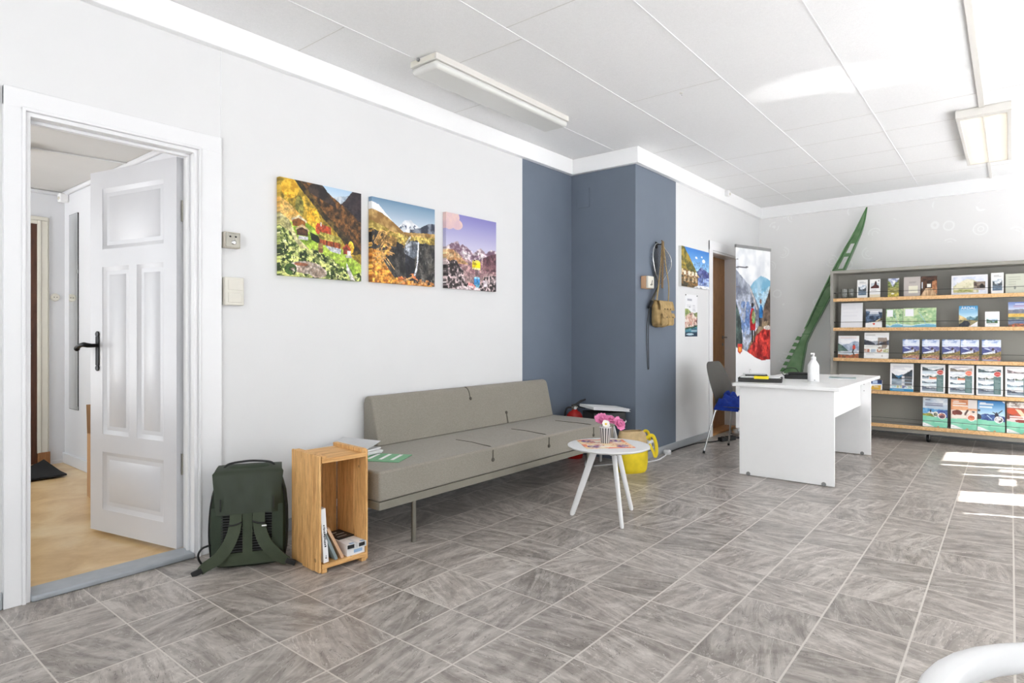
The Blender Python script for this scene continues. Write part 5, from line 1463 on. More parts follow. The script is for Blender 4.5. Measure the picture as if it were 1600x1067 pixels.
for dirn in (1, -1):
    for k_ in range(-12, 13):
        run = []
        for s_ in range(61):
            t_ = -0.3 + 0.6 * s_ / 60
            x, z_ = cx_ + t_, cz_ + dirn * t_ + k_ * 0.034
            if in_loop(x, z_):
                run.append((x, -0.006 - 0.012 * math.cos(t_ * 5) * 0.5, z_))
            else:
                if len(run) > 2: nb.tube(run[::4] + [run[-1]], 0.0011, 4)
                run = []
        if len(run) > 2: nb.tube(run[::4] + [run[-1]], 0.0011, 4)
tag(nb.build('netting', M['net_cord'], ln))
MB().tube([(-0.035, -0.03, -0.36), (-0.10, -0.032, -0.42), (-0.155, -0.032, -0.475), (-0.245, -0.032, -0.585)], [0.008, 0.011, 0.013, 0.013], 12).build('handle', M['steel'], ln)
MB().tube([(-0.195, -0.032, -0.525), (-0.247, -0.032, -0.588)], 0.016, 12).build('grip', M['black'], ln)
MB().tube(sm([(-0.247, -0.032, -0.588), (-0.255, -0.012, -0.75), (-0.245, -0.010, -1.0), (-0.235, -0.010, -1.12), (-0.222, -0.010, -1.14), (-0.212, -0.010, -1.11), (-0.225, -0.012, -0.9), (-0.235, -0.02, -0.70), (-0.240, -0.032, -0.592)]), 0.0035, 8).build('cord', M['black'], ln)
hk = thing('wall_hook', 'dark metal hook at the top of the blue pillar carrying the bag and net', 'hook', (4.66, PY, 1.955))
MB().box(-0.02, -0.006, -0.03, 0.02, 0, 0.03).build('plate', M['iron'], hk, bevel=0.002)
MB().tube(sm([(0, -0.004, 0.01), (0, -0.05, 0.005), (0, -0.06, 0.025), (0, -0.058, 0.035)]), 0.005, 10).build('hook_arm', M['iron'], hk)
kb = thing('shoulder_bag', 'worn khaki canvas bag with two front pockets hanging on the blue pillar', 'bag', (4.66, PY - 0.002, 1.19))
rows = []
def bagring(hw, d, z, n=36):
    out = []
    for k_ in range(n):
        an = 2 * PI * k_ / n
        c_, s_ = math.cos(an), math.sin(an)
        q = (abs(c_) ** 3.2 + abs(s_) ** 3.2) ** (-1 / 3.2)
        w_ = 1 + 0.035 * math.sin(3 * an + z * 30) + 0.025 * math.sin(7 * an - z * 17)
        out.append((hw * q * c_ * w_, -d / 2 - 0.004 + d / 2 * q * s_, z + 0.012 * (c_ * c_) * (1 if z < 0.05 else 0)))
    return out
MB().loft([bagring(0.085, 0.05, 0.0), bagring(0.135, 0.085, 0.012), bagring(0.155, 0.10, 0.05), bagring(0.155, 0.10, 0.12), bagring(0.145, 0.088, 0.19), bagring(0.132, 0.075, 0.235), bagring(0.10, 0.04, 0.25)]).build('body', M['khaki'], kb)
MB().sheet([[(0.146 * (-1 + 2 * j / 10) * (1 - 0.06 * (1 - i / 6)), -0.086 - 0.022 * math.sin(PI * 0.5 * i / 6) + (0.06 if i == 0 else 0) * 1.0 - 0.004 * math.cos(6 * j / 10), 0.252 - 0.095 * (i / 6) ** 1.2) for j in range(11)] for i in range(7)], 0.005).build('flap', M['khaki'], kb)
for x in (-0.062, 0.066):
    MB().loft([ring_pts(0.050, 0.012, 0.018, cx=x, cy=-0.106, n=24), ring_pts(0.060, 0.020, 0.035, cx=x, cy=-0.108, n=24), ring_pts(0.060, 0.020, 0.09, cx=x, cy=-0.107, n=24), ring_pts(0.056, 0.012, 0.118, cx=x, cy=-0.104, n=24)]).build('front_pocket', M['khaki'], kb)
    pf = MB().sheet([[(x + 0.062 * (-1 + 2 * j / 6), -0.118 - 0.010 * i / 3, 0.130 - 0.040 * i / 3 - (0.010 * (1 - abs(-1 + 2 * j / 6)) * (i / 3))) for j in range(7)] for i in range(4)], 0.004).build('pocket_flap', M['khaki'], kb)
    MB().ball((x, -0.134, 0.092), 0.006, 10, 6, (1, 0.5, 1)).build('snap', M['black'], pf)
for x in (-0.06, 0.0, 0.06):
    MB().ball((x, -0.113, 0.168), 0.006, 10, 6, (1, 0.5, 1)).build('snap', M['black'], kb)
ribbon([(-0.115, -0.055, 0.235), (-0.085, -0.062, 0.40), (-0.035, -0.060, 0.60), (-0.005, -0.056, 0.765), (0.0, -0.052, 0.788)], [0.045] * 5, 0.004, [(1, 0.3, 0)] * 5).build('strap', M['khaki'], kb)
ribbon([(0.110, -0.065, 0.235), (0.095, -0.075, 0.40), (0.050, -0.070, 0.56), (0.012, -0.062, 0.765), (0.0, -0.056, 0.790)], [0.045] * 5, 0.004, [(1, 0.3, 0)] * 5).build('strap', M['khaki'], kb)
ribbon([(-0.03, -0.070, 0.36), (-0.02, -0.068, 0.5), (0.0, -0.064, 0.77), (0.0, -0.058, 0.795)], [0.06, 0.06, 0.07, 0.07], 0.004, [(1, 0.2, 0)] * 4).build('webbing_band', M['strap_brown'], kb)

# ------------------------------------------------------------------ roll-up banner
bn = thing('roll_up_banner', 'tall roll-up banner with two hikers above a fjord, beside the oak door', 'banner', (6.50, -0.9685, 0), R(-16.4))
bo = print_obj('printed_sheet', art_banner(), 0.646, 2.0, 0.003, None, None, (0, 0.0, 0.09), 0, 'gloss_print', edge=(240, 240, 240), parent=bn)
MB().box(-0.330, -0.012, 2.085, 0.330, 0.012, 2.118).build('top_rail', M['grey_plastic'], bn, bevel=0.004)
MB().box(-0.335, -0.05, 0.012, 0.335, 0.05, 0.095).build('cassette', M['chrome'], bn, bevel=0.02, seg=4)
for x in (-0.22, 0.22):
    MB().box(x - 0.02, -0.14, 0, x + 0.02, 0.14, 0.012).build('foot', M['steel'], bn, bevel=0.003)
MB().cyl((0, 0.018, 0.05), (0, 0.018, 2.09), 0.008, seg=12).build('support_pole', M['steel'], bn)

# ------------------------------------------------------------------ desk
dk = thing('desk', 'white panel-leg office desk in the middle of the room', 'desk', (5.19, -1.88, 0))
tp = [(-0.85, 0.39), (0.62, 0.39), (0.70, 0.20), (0.84, -0.30), (0.845, -0.40), (-0.85, -0.385)]
MB().prism(tp, (0, 0, 0.712), (1, 0, 0), (0, 1, 0), (0, 0, 0.026)).build('desktop', M['white'], dk, bevel=0.002)
for x in (-0.815, 0.70):
    sp = MB().box(x, -0.345, 0.006, x + 0.024, 0.345, 0.712).build('side_panel', M['white'], dk, bevel=0.0015)
    for y in (-0.275, 0.275):
        MB().cyl((x - 0.003, y, 0.016), (x + 0.027, y, 0.016), 0.016, seg=18).build('glide_foot', M['grey_plastic'], sp)
MB().box(-0.791, -0.262, 0.462, 0.70, -0.244, 0.712).build('modesty_panel', M['white'], dk, bevel=0.0015)
for z in (0.60, 0.66):
    MB().cyl((0.697, -0.291, z), (0.701, -0.291, z), 0.004, seg=10).build('screw_hole', M['grey_plastic'], dk)
# things on the desk
DZ = 0.7385
tr = thing('wire_tray', 'black mesh letter tray full of papers on the left end of the desk', 'tray', (4.62, -1.625, DZ), R(-76))
tb = MB()
tb.box(-0.165, -0.12, 0, 0.165, 0.12, 0.003)
for x0, y0, x1, y1 in ((-0.165, -0.12, 0.165, -0.117), (-0.165, 0.117, 0.165, 0.12), (-0.165, -0.12, -0.162, 0.12), (0.162, -0.12, 0.165, 0.12)):
    tb.box(x0, y0, 0.003, x1, y1, 0.030)
tb.build('basket', M['mesh_black'], tr)
MB().tube([(-0.165, -0.12, 0.031), (0.165, -0.12, 0.031), (0.165, 0.12, 0.031), (-0.165, 0.12, 0.031)], 0.003, 8, closed=True).build('rim', M['black'], tr)
MB().tube(sm([(-0.09, 0.10, 0.039), (-0.09, 0.10, 0.085), (-0.085, 0.085, 0.092), (-0.08, 0.08, 0.085), (-0.08, 0.07, 0.045)]), 0.002, 8).build('wire_post', M['chrome'], tr)
pp = thing('paper_stack', 'stack of loose papers lying in the black letter tray', 'papers', (4.62, -1.625, DZ + 0.0035), R(-78))
for i in range(5):
    a_ = Matrix.Rotation(R(rf.uniform(-2.5, 2.5)), 4, 'Z')
    MB().box(-0.148, -0.104, i * 0.0085, 0.148, 0.104, i * 0.0085 + 0.0078, a_).build('paper_bundle', M['paper' if i % 2 == 0 else 'paper_grey'], pp)
fo = thing('folder', 'black folder lying on top of the papers in the letter tray', 'folder', (4.63, -1.585, DZ + 0.0465), R(-70))
MB().box(-0.085, -0.07, 0, 0.085, 0.07, 0.010).build('cover', M['black'], fo, bevel=0.002)
MB().box(-0.10, -0.06, 0.0105, 0.075, 0.075, 0.0125).build('clipboard_sheet', M['paper_grey'], fo)
st = thing('label_pad', 'bright yellow label pad sticking out over the front of the letter tray', 'label', (4.515, -1.665, DZ + 0.0465), R(-76))
MB().box(-0.055, -0.030, 0, 0.055, 0.035, 0.004).prism([(-0.055, 0), (0.055, 0), (0.055, 0.022), (-0.055, 0.022)], (0, -0.030, 0.004), (1, 0, 0), (0, -0.35, -0.94), (0, -0.002, 0)).build('pad', M['yellow'], st)
MB().box(-0.035, -0.012, 0.004, 0.03, -0.006, 0.0045).box(-0.035, 0.004, 0.004, 0.02, 0.010, 0.0045).build('printed_band', M['black'], st)
ph = thing('desk_phone', 'black desk set with a looped cable, behind the sanitiser bottle', 'phone', (5.16, -1.78, DZ), R(-74))
MB().box(-0.11, -0.08, 0, 0.11, 0.08, 0.030).build('base_unit', M['black'], ph, bevel=0.006)
MB().box(-0.10, -0.01, 0.030, 0.03, 0.065, 0.040).build('keypad', M['grey_plastic'], ph, bevel=0.003)
MB().tube([(-0.08, -0.05, 0.042), (-0.06, -0.05, 0.048), (0.06, -0.05, 0.048), (0.08, -0.05, 0.042)], [0.014, 0.011, 0.011, 0.014], 12).build('handset', M['black'], ph)
MB().tube(sm([(-0.11, 0.02, 0.02), (-0.13, 0.03, 0.05), (-0.09, 0.05, 0.085), (-0.02, 0.05, 0.085), (0.01, 0.05, 0.04)]), 0.003, 8).build('cable', M['black'], ph)
bo_ = thing('sanitiser_bottle', 'white pump bottle of hand sanitiser on the desk', 'bottle', (4.86, -1.973, DZ), R(-60))
bb = []
for hw, hd, z in ((0.040, 0.030, 0.0), (0.043, 0.033, 0.004), (0.043, 0.033, 0.130), (0.041, 0.031, 0.140), (0.022, 0.018, 0.172), (0.017, 0.017, 0.180), (0.017, 0.017, 0.184)):
    bb.append(ring_pts(hw, hd, z, n=32, p=2.6))
MB().loft(bb).build('bottle_body', M['plastic_white'], bo_)
pm_ = MB().lathe([(0.019, 0.183), (0.0195, 0.186), (0.0195, 0.202), (0.017, 0.205), (0.007, 0.207), (0.007, 0.218), (0.009, 0.220), (0.010, 0.236), (0.004, 0.237)], 24).build('pump', M['plastic_white'], bo_)
MB().tube(sm([(0, 0, 0.231), (-0.02, -0.012, 0.231), (-0.026, -0.016, 0.226)]), 0.005, 10).build('spout', M['plastic_white'], pm_)
lb = MB()
for i, (z, w_) in enumerate(((0.118, 0.010), (0.110, 0.022), (0.100, 0.018), (0.090, 0.014), (0.072, 0.018))):
    lb.box(0.006, -0.0340, z - 0.0012, 0.006 + w_, -0.0325, z + 0.0012)
lb.box(-0.014, -0.0340, 0.085, -0.0128, -0.0325, 0.120).box(0.018, -0.0340, 0.062, 0.024, -0.0325, 0.068).build('label_print', M['paper_grey'], bo_)
MB().box(-0.004, -0.0342, 0.012, 0.002, -0.0325, 0.018).build('recycling_mark', M['black'], bo_)
def flat_print(name, art, w_, h_, t_, label, cat, loc, rz, group=None):
    o = print_obj(name, art, w_, h_, t_, label, cat, loc, 0, 'gloss_print', edge=(235, 235, 235), group=group)
    o.rotation_euler = (R(-90), 0, rz)
    return o
a = Art(50, 70); a.fjord(0, 0, 1, 1, 3, (206, 214, 216), (96, 112, 104), (150, 165, 170), (150, 175, 186), (110, 130, 110)); a.lay(a.rect(0.06, 0.06, 0.9, 0.2), (226, 228, 228)); a.lay(a.rect(0, 0.88, 1, 1), (140, 176, 196))
flat_print('magazine', a, 0.21, 0.297, 0.006, 'grey-green landscape magazine lying on the desk right of the bottle', 'magazine', (5.30, -2.10, DZ), R(-80))
a = Art(50, 70, (244, 244, 243)); a.lines(0.1, 0.9, 0.1, 0.9, 14, (206, 206, 206), 0.7, 5)
flat_print('paper_sheet', a, 0.21, 0.297, 0.0015, 'white printed sheet on the far right end of the desk', 'paper', (5.72, -2.08, DZ), R(-84))
a = Art(50, 70, (246, 246, 246)); a.lines(0.1, 0.7, 0.1, 0.4, 5, (214, 214, 214), 0.7, 6)
flat_print('paper_sheet', a, 0.15, 0.21, 0.0015, 'white sheet lying flat under the foot of the sanitiser bottle side', 'paper', (4.70, -2.06, DZ), R(-60))

# ------------------------------------------------------------------ office chair with a blue jacket
chx, chy, chr_ = 5.30, -1.20, R(-4)
ch = thing('office_chair', 'dark grey shell chair with chrome legs behind the desk', 'chair', (chx, chy, 0), chr_)
pr_ = [(0.235, 0.862, 0.120, 0.000), (0.230, 0.840, 0.165, 0.0), (0.215, 0.780, 0.195, 0.004), (0.195, 0.70, 0.222, 0.010), (0.178, 0.62, 0.232, 0.016), (0.165, 0.55, 0.215, 0.018), (0.155, 0.49, 0.190, 0.016), (0.135, 0.455, 0.190, 0.012), (0.09, 0.437, 0.205, 0.010), (0.02, 0.433, 0.220, 0.012), (-0.08, 0.438, 0.222, 0.010), (-0.16, 0.440, 0.212, 0.006), (-0.205, 0.428, 0.190, 0.0), (-0.222, 0.410, 0.160, 0.0)]
rows = []
for (y, z, hw, cup) in pr_:
    rows.append([(hw * c_, y - (cup * c_ * c_ * 2 if z > 0.47 else 0), z + (cup * c_ * c_ * 1.6 if z <= 0.47 else 0)) for c_ in [(-1 + 2 * j / 12) for j in range(13)]])
MB().sheet(rows, 0.009).build('shell', M['chair_grey'], ch, subsurf=1)
for s in (-1, 1):
    MB().tube(sm([(s * 0.275, 0.205, 0.012), (s * 0.195, 0.135, 0.385), (s * 0.185, 0.125, 0.405), (s * 0.165, 0.115, 0.414), (s * 0.05, 0.04, 0.416)]), 0.0085, 12).build('leg', M['chrome'], ch)
    MB().tube(sm([(s * 0.265, -0.215, 0.012), (s * 0.195, -0.135, 0.385), (s * 0.185, -0.125, 0.405), (s * 0.165, -0.115, 0.414), (s * 0.05, -0.04, 0.416)]), 0.0085, 12).build('leg', M['chrome'], ch)
    for y in (0.207, -0.217):
        x = s * (0.277 if y > 0 else 0.267)
        MB().cyl((x, y, 0.0), (x - s * 0.004, y - 0.003 * (1 if y > 0 else -1), 0.024), 0.0115, seg=14).build('foot_cap', M['black'], ch)
MB().box(-0.07, -0.06, 0.408, 0.07, 0.06, 0.424).build('mounting_plate', M['black'], ch, bevel=0.003)
jk = thing('jacket', 'royal blue jacket crumpled on the seat of the office chair', 'jacket', (chx, chy, 0.449), chr_)
rows = []
for i in range(22):
    row = []
    for j in range(26):
        U, V = j / 25, i / 21
        x, y = -0.225 + 0.40 * U, 0.130 - 0.235 * V
        edge_ = min(1, 6 * min(U, 1 - U, V, 1 - V))
        n_ = float(fbm(np.array([[U * 4.0]]), np.array([[V * 4.0]]), 4, 3)[0, 0]); n2_ = float(fbm(np.array([[U * 9.0]]), np.array([[V * 9.0]]), 3, 6)[0, 0])
        z = 0.008 + edge_ * (0.14 * max(0, n_ - 0.25) * (1.5 - V) + 0.05 * n2_)
        if U < 0.08: z -= 0.045 * (1 - U / 0.08)
        row.append((x + 0.02 * (n2_ - 0.5), y + 0.03 * (n_ - 0.5), z))
    rows.append(row)
MB().sheet(rows, 0.004).build('cloth', M['blue_cloth'], jk, subsurf=1)
rows = [[(-0.05 + 0.13 * j / 7 + 0.012 * math.sin(i * 1.3), 0.115 + 0.012 * math.sin(j * 1.1 + i), 0.02 + 0.115 * (i / 7) * (0.55 + 0.45 * math.sin(PI * j / 7)) ) for j in range(8)] for i in range(8)]
MB().sheet(rows, 0.018).build('sleeve', M['blue_cloth'], jk, subsurf=1)

# ------------------------------------------------------------------ tall green pointed blade behind the shelf
gb = thing('green_blade', 'tall translucent green pointed blade with a toothed edge, leaning in the far corner', 'sculpture', (7.36, -1.0, 0))
# edges of the blade measured up its height: z, left edge, right edge (distance along the end wall)
BL = [(0.0, -0.78, -1.13), (0.35, -0.92, -1.20), (0.650, -1.048, -1.263), (0.85, -1.135, -1.290), (1.023, -1.212, -1.318), (1.187, -1.285, -1.390), (1.35, -1.355, -1.470), (1.544, -1.439, -1.565),
      (1.70, -1.506, -1.640), (1.878, -1.585, -1.723), (2.102, -1.696, -1.812), (2.318, -1.806, -1.893), (2.45, -1.862, -1.922), (2.602, -1.927, -1.940)]
zs_ = [q[0] for q in BL]
def blade_pt(z, c_, off=0.0):
    l_ = float(np.interp(z, zs_, [q[1] for q in BL])); r_ = float(np.interp(z, zs_, [q[2] for q in BL]))
    return Vector((0.04 + 0.125 * z / 2.6 - off, 1.0 + (l_ + r_) / 2 + (l_ - r_) / 2 * c_, z))      # c = +1 left edge, -1 right edge
def slab(mb, q, d):
    q2 = [p_ + d for p_ in q]
    mb.add(q + q2, [(0, 1, 2, 3), (7, 6, 5, 4), (0, 4, 5, 1), (2, 6, 7, 3), (1, 5, 6, 2), (3, 7, 4, 0)])
zz_ = sorted(set(list(np.linspace(0, 2.602, 60)) + [1.90, 2.04, 2.08, 2.19]))
face = MB()
for z0, z1 in zip(zz_[:-1], zz_[1:]):
    cut = any(a_ - 1e-6 <= z0 and z1 <= b_ + 1e-6 for a_, b_ in ((1.90, 2.04), (2.08, 2.19)))
    for c0, c1 in ([(1, 0.42), (-0.38, -1)] if cut else [(1, -1)]):
        slab(face, [blade_pt(z0, c0), blade_pt(z0, c1), blade_pt(z1, c1), blade_pt(z1, c0)], Vector((-0.007, 0, 0)))
face.build('web', M['green'], gb)
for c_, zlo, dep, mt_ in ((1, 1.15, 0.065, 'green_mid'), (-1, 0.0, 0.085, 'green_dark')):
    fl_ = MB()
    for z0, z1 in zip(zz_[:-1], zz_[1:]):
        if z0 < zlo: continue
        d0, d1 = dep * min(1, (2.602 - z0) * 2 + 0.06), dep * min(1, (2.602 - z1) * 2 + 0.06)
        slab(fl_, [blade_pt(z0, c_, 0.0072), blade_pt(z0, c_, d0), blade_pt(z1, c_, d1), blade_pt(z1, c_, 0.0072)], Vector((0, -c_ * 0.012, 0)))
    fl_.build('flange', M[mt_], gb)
tt = MB()
for k_ in range(6):
    z0 = 0.66 + k_ * 0.078
    q = [blade_pt(z0, 1.0), blade_pt(z0 + 0.040, 1.0), blade_pt(z0 + 0.050, 1.0) + Vector((0, 0.040, 0)), blade_pt(z0 + 0.004, 1.0) + Vector((0, 0.046, 0))]
    slab(tt, q, Vector((-0.045, 0, 0)))
tt.build('teeth', M['green_mid'], gb)
for z0 in (1.12, 1.45, 1.70):
    slab_ = MB(); slab(slab_, [blade_pt(z0, 0.9, 0.0075), blade_pt(z0, -0.9, 0.0075), blade_pt(z0 + 0.012, -0.9, 0.0075), blade_pt(z0 + 0.012, 0.9, 0.0075)], Vector((-0.045, 0, 0)))
    slab_.build('cross_rib', M['green_mid'], gb)

# ------------------------------------------------------------------ white armchair in the near corner
wc = thing('armchair', 'white plastic armchair cut off by the near right corner of the view', 'chair', (0.305, -3.43, 0))
ringp = []
for k_ in range(29):
    an = R(-30 + 240 * k_ / 28)
    ringp.append((0.272 * math.cos(an), 0.272 * math.sin(an), 0.683 + 0.0 * k_))
MB().tube(ringp, 0.022, 16, sx=0.85, sy=1.0, up=(0, 0, 1)).build('arm_rail', M['plastic_white'], wc)
MB().lathe([(0.001, 0.430), (0.20, 0.428), (0.232, 0.436), (0.240, 0.446), (0.228, 0.452), (0.001, 0.444)], 40).build('seat', M['plastic_white'], wc)
for an in (20, 75, 120, 165, 200):
    c_, s_ = math.cos(R(an)), math.sin(R(an))
    MB().tube([(0.272 * c_, 0.272 * s_, 0.680), (0.262 * c_, 0.262 * s_, 0.55), (0.228 * c_, 0.228 * s_, 0.44)], [0.012, 0.011, 0.012], 12).build('back_spindle', M['plastic_white'], wc)
for an in (45, 135, 225, 315):
    c_, s_ = math.cos(R(an)), math.sin(R(an))
    MB().tube([(0.19 * c_, 0.19 * s_, 0.435), (0.225 * c_, 0.225 * s_, 0.2), (0.25 * c_, 0.25 * s_, 0.0)], [0.018, 0.016, 0.013], 14).build('leg', M['plastic_white'], wc)
# ------------------------------------------------------------------ brochure shelf
SHX, SHY = 6.97, -1.661
sh = thing('brochure_shelf', 'wide dark grey display shelf on castors with beech shelf edges along the end wall', 'shelf', (SHX, SHY, 0), R(-90))
SW, SD = 2.16, 0.27
LV = [1.522, 1.198, 0.863, 0.522, 0.172]
for x in (0.0, SW - 0.03):
    MB().box(x, 0.0, 0.135, x + 0.03, SD, 1.80).build('side_panel', M['shelf_grey'], sh, bevel=0.0015)
MB().box(0.0, 0.0, 1.8005, SW, SD, 1.832).build('top_panel', M['shelf_grey'], sh, bevel=0.0015)
MB().box(0.0305, SD - 0.018, 0.135, SW - 0.0305, SD - 0.001, 1.80).build('back_panel', M['shelf_grey'], sh)
for z in LV:
    s = MB().box(0.031, 0.016, z - 0.034, SW - 0.031, SD - 0.019, z).build('shelf_board', M['shelf_grey'], sh)
    MB().box(0.031, -0.004, z - 0.036, SW - 0.031, 0.0155, z + 0.001).build('beech_edge', M['beech'], s, bevel=0.003)
    MB().cyl((0.031, 0.030, z + 0.062), (SW - 0.031, 0.030, z + 0.062), 0.0022, seg=8).build('wire_rail', M['wire'], s)
    MB().cyl((0.031, 0.030, z + 0.062), (0.055, 0.030, z + 0.062), 0.005, seg=10).build('rail_clip', M['black'], s)
MB().box(0.0, 0.03, 0.092, SW, SD, 0.1345).build('base_panel', M['shelf_grey'], sh, bevel=0.002)
for x in (0.10, 0.90, SW - 0.40):
    for y in (0.106, SD - 0.06):
        c = MB().box(x - 0.028, y - 0.028, 0.087, x + 0.028, y + 0.028, 0.0915).box(x - 0.018, y - 0.015, 0.034, x - 0.0145, y + 0.022, 0.088).box(x + 0.0145, y - 0.015, 0.034, x + 0.018, y + 0.022, 0.088)
        c = c.build('castor_fork', M['chrome'], sh, bevel=0.0015)
        MB().cyl((x - 0.012, y + 0.012, 0.038), (x + 0.012, y + 0.012, 0.038), 0.038, seg=24).build('castor_wheel', M['black'], c, bevel=0.004)
        MB().cyl((x - 0.0135, y + 0.012, 0.038), (x + 0.0135, y + 0.012, 0.038), 0.018, seg=18).build('hub', M['grey_plastic'], c)

def A5(W=38, H=52, base=(248, 248, 248)): return Art(W, H, base)
def a_dl_boat():
    a = Art(32, 60, (244, 243, 240)); a.lines(0.2, 0.85, 0.10, 0.2, 2, (170, 170, 172), 0.7, 1); a.fjord(0.12, 0.27, 0.88, 0.86, 11, (170, 184, 196), (70, 78, 84), (110, 124, 138), (84, 104, 124)); a.lay(a.ell(0.4, 0.48, 0.12, 0.06), (214, 220, 224)); return a
def a_dl_red():
    a = Art(32, 60, (247, 246, 244)); a.lay(a.rect(0.12, 0.22, 0.9, 0.50), (206, 214, 220)); a.lay(a.poly([(0.12, 0.42), (0.4, 0.33), (0.5, 0.12), (0.62, 0.10), (0.68, 0.3), (0.9, 0.38), (0.9, 0.50), (0.12, 0.50)]), (92, 34, 30), (58, 26, 28), a.N(6)); a.lay(a.ell(0.84, 0.09, 0.06, 0.035), (60, 60, 70)); a.lines(0.15, 0.85, 0.56, 0.66, 3, (180, 180, 184), 0.7, 4); a.lay(v_ge(a, 0.84), (238, 226, 200)); return a
def v_ge(a, t): return a.v >= t
def a_valley():
    a = Art(32, 60); a.fjord(0, 0, 1, 1, 5, (150, 160, 196), (96, 104, 60), (118, 122, 150), (140, 134, 70), (150, 138, 60), 0.5, 0.45); a.lay(a.ell(0.45, 0.83, 0.15, 0.035), (240, 240, 226)); return a
def a_grey_book():
    a = Art(44, 60, (192, 184, 178)); a.lines(0.32, 0.92, 0.24, 0.34, 2, (150, 142, 138), 0.7, 7); a.lay(a.rect(0.28, 0.47, 0.86, 0.84), (232, 228, 208)); return a
def a_corridor():
    a = Art(44, 60, (44, 32, 26)); u, v = a.u, a.v
    a.lay(v >= 0, (40, 26, 20), (96, 62, 40), a.N(14, 5)); a.lay(a.poly([(0.3, 0.62), (0.72, 0.62), (1, 1), (0, 1)]), (176, 140, 104), (226, 196, 158), a.N(12, 3)); a.lay(a.poly([(0.68, 0.3), (0.95, 0.2), (1, 0.95), (0.7, 0.66)]), (206, 150, 104), (150, 92, 56), a.N(5, 9)); a.lay(a.rect(0.38, 0.40, 0.62, 0.56), (240, 240, 232)); a.lay(a.rect(0.05, 0.3, 0.12, 0.62), (206, 214, 220)); a.lay(a.poly([(0, 0), (1, 0), (0.66, 0.30), (0.34, 0.30)]), (36, 24, 20), (84, 52, 36), a.N(4, 18)); return a
def a_panorama():
    a = Art(84, 56, (240, 240, 244)); u, v = a.u, a.v
    a.lay(a.rect(0.05, 0.08, 0.96, 0.93), (198, 206, 226), (236, 238, 246), a.N(4)); a.lay(a.below([(0.06, 0.55), (0.3, 0.3), (0.45, 0.18), (0.6, 0.25), (0.75, 0.4)], 0.04, 8, 2) & a.rect(0.06, 0.1, 0.75, 0.9), (196, 192, 150), (236, 230, 206), a.N(9)); a.lay(a.rect(0.15, 0.38, 0.5, 0.72) & (a.N(30, 30) > 0.5), (226, 220, 190)); a.lay(a.below([(0, 0.75), (1, 0.72)], 0.03, 6, 3) & a.rect(0.06, 0.6, 0.6, 0.86), (146, 150, 84), (196, 190, 130), a.N(12)); a.lay(a.rect(0.62, 0.36, 0.93, 0.78), (150, 134, 120), (70, 52, 46), a.N(12)); a.lay(a.ell(0.84, 0.60, 0.06, 0.13), (28, 22, 24)); a.lay(a.rect(0.62, 0.70, 0.93, 0.76), (214, 206, 206)); a.lines(0.08, 0.9, 0.86, 0.93, 2, (176, 170, 160), 0.7, 3); return a
def a_chart():
    a = Art(70, 50, (206, 208, 192)); a.lines(0.08, 0.40, 0.12, 0.6, 4, (176, 178, 162), 0.8, 2, 0.3); a.lines(0.5, 0.95, 0.06, 0.6, 9, (190, 192, 176), 0.8, 4, 0.4); a.lay(a.ell(0.25, 0.72, 0.03, 0.09), (140, 146, 136)); a.lay(a.rect(0, 0.62, 1, 0.635), (190, 192, 178)); return a
def a_blank():
    a = Art(50, 60, (238, 238, 241)); a.lines(0.1, 0.95, 0.06, 0.1, 1, (226, 226, 230), 0.9, 1); a.lines(0.1, 0.95, 0.16, 0.6, 3, (230, 230, 234), 0.9, 3, 0.3); return a
def a_swoosh():
    a = Art(42, 54); u, v = a.u, a.v
    a.lay(v >= 0, (34, 52, 76), (96, 120, 148), a.N(7, 11)); a.lay(v < 0.10 + 0.08 * u, (206, 208, 212)); a.lay(a.below([(0.5, 0.72), (0.7, 0.62), (0.9, 0.5), (1, 0.48)], 0.02, 8, 2) & (u > 0.45), (44, 42, 36), (150, 126, 70), a.N(9)); a.lay(a.seg((0.62, 0.68), (0.86, 0.55), 0.03), (214, 200, 160)); a.lay(a.rect(0.26, 0.13, 0.76, 0.20), (244, 244, 246), k=0.9); a.lay(a.rect(0.22, 0.225, 0.80, 0.265), (236, 238, 240), k=0.9); a.lay(a.rect(0.18, 0.31, 0.86, 0.345), (190, 200, 212), k=0.7); a.lay(a.below([(0, 0.76), (0.5, 0.70), (1, 0.64)]), (248, 247, 245)); a.lay(a.ell(0.51, 0.80, 0.075, 0.045) | a.poly([(0.44, 0.81), (0.58, 0.81), (0.51, 0.88)]), (222, 96, 74)); return a
def a_map(seed):
    a = Art(62, 54); u, v = a.u, a.v
    n = a.N(9, seed=seed); a.lay(v >= 0, (150, 190, 140), (206, 222, 176), n); a.lay((a.N(5, seed=seed + 4) > 0.56) & (v < 0.5), (110, 152, 104), (176, 206, 160), a.N(16)); a.lay(a.below([(0, 0.82), (0.25, 0.9), (0.4, 0.86), (0.6, 0.80), (1, 0.82)], 0.03, 6, seed), (206, 232, 232)); a.lay(a.below([(0, 0.95), (0.25, 0.96), (0.4, 0.88), (0.7, 0.84), (1, 0.88)], 0.03, 6, seed), (120, 186, 212)); a.lay(a.seg((0.5, 0.25), (0.7, 0.82), 0.012) & (a.N(30) > 0.4), (150, 196, 216)); a.lay(a.rect(0.06, 0.05, 0.42 if seed == 1 else 0.32, 0.42), (244, 244, 248)); a.lay(a.ell(0.72, 0.36, 0.03, 0.02), (240, 240, 240)); a.lay(a.ell(0.66, 0.44, 0.02, 0.015), (240, 240, 240)); a.lay(a.rect(0, 0.60, 1, 0.615), (140, 170, 110), k=0.5); return a
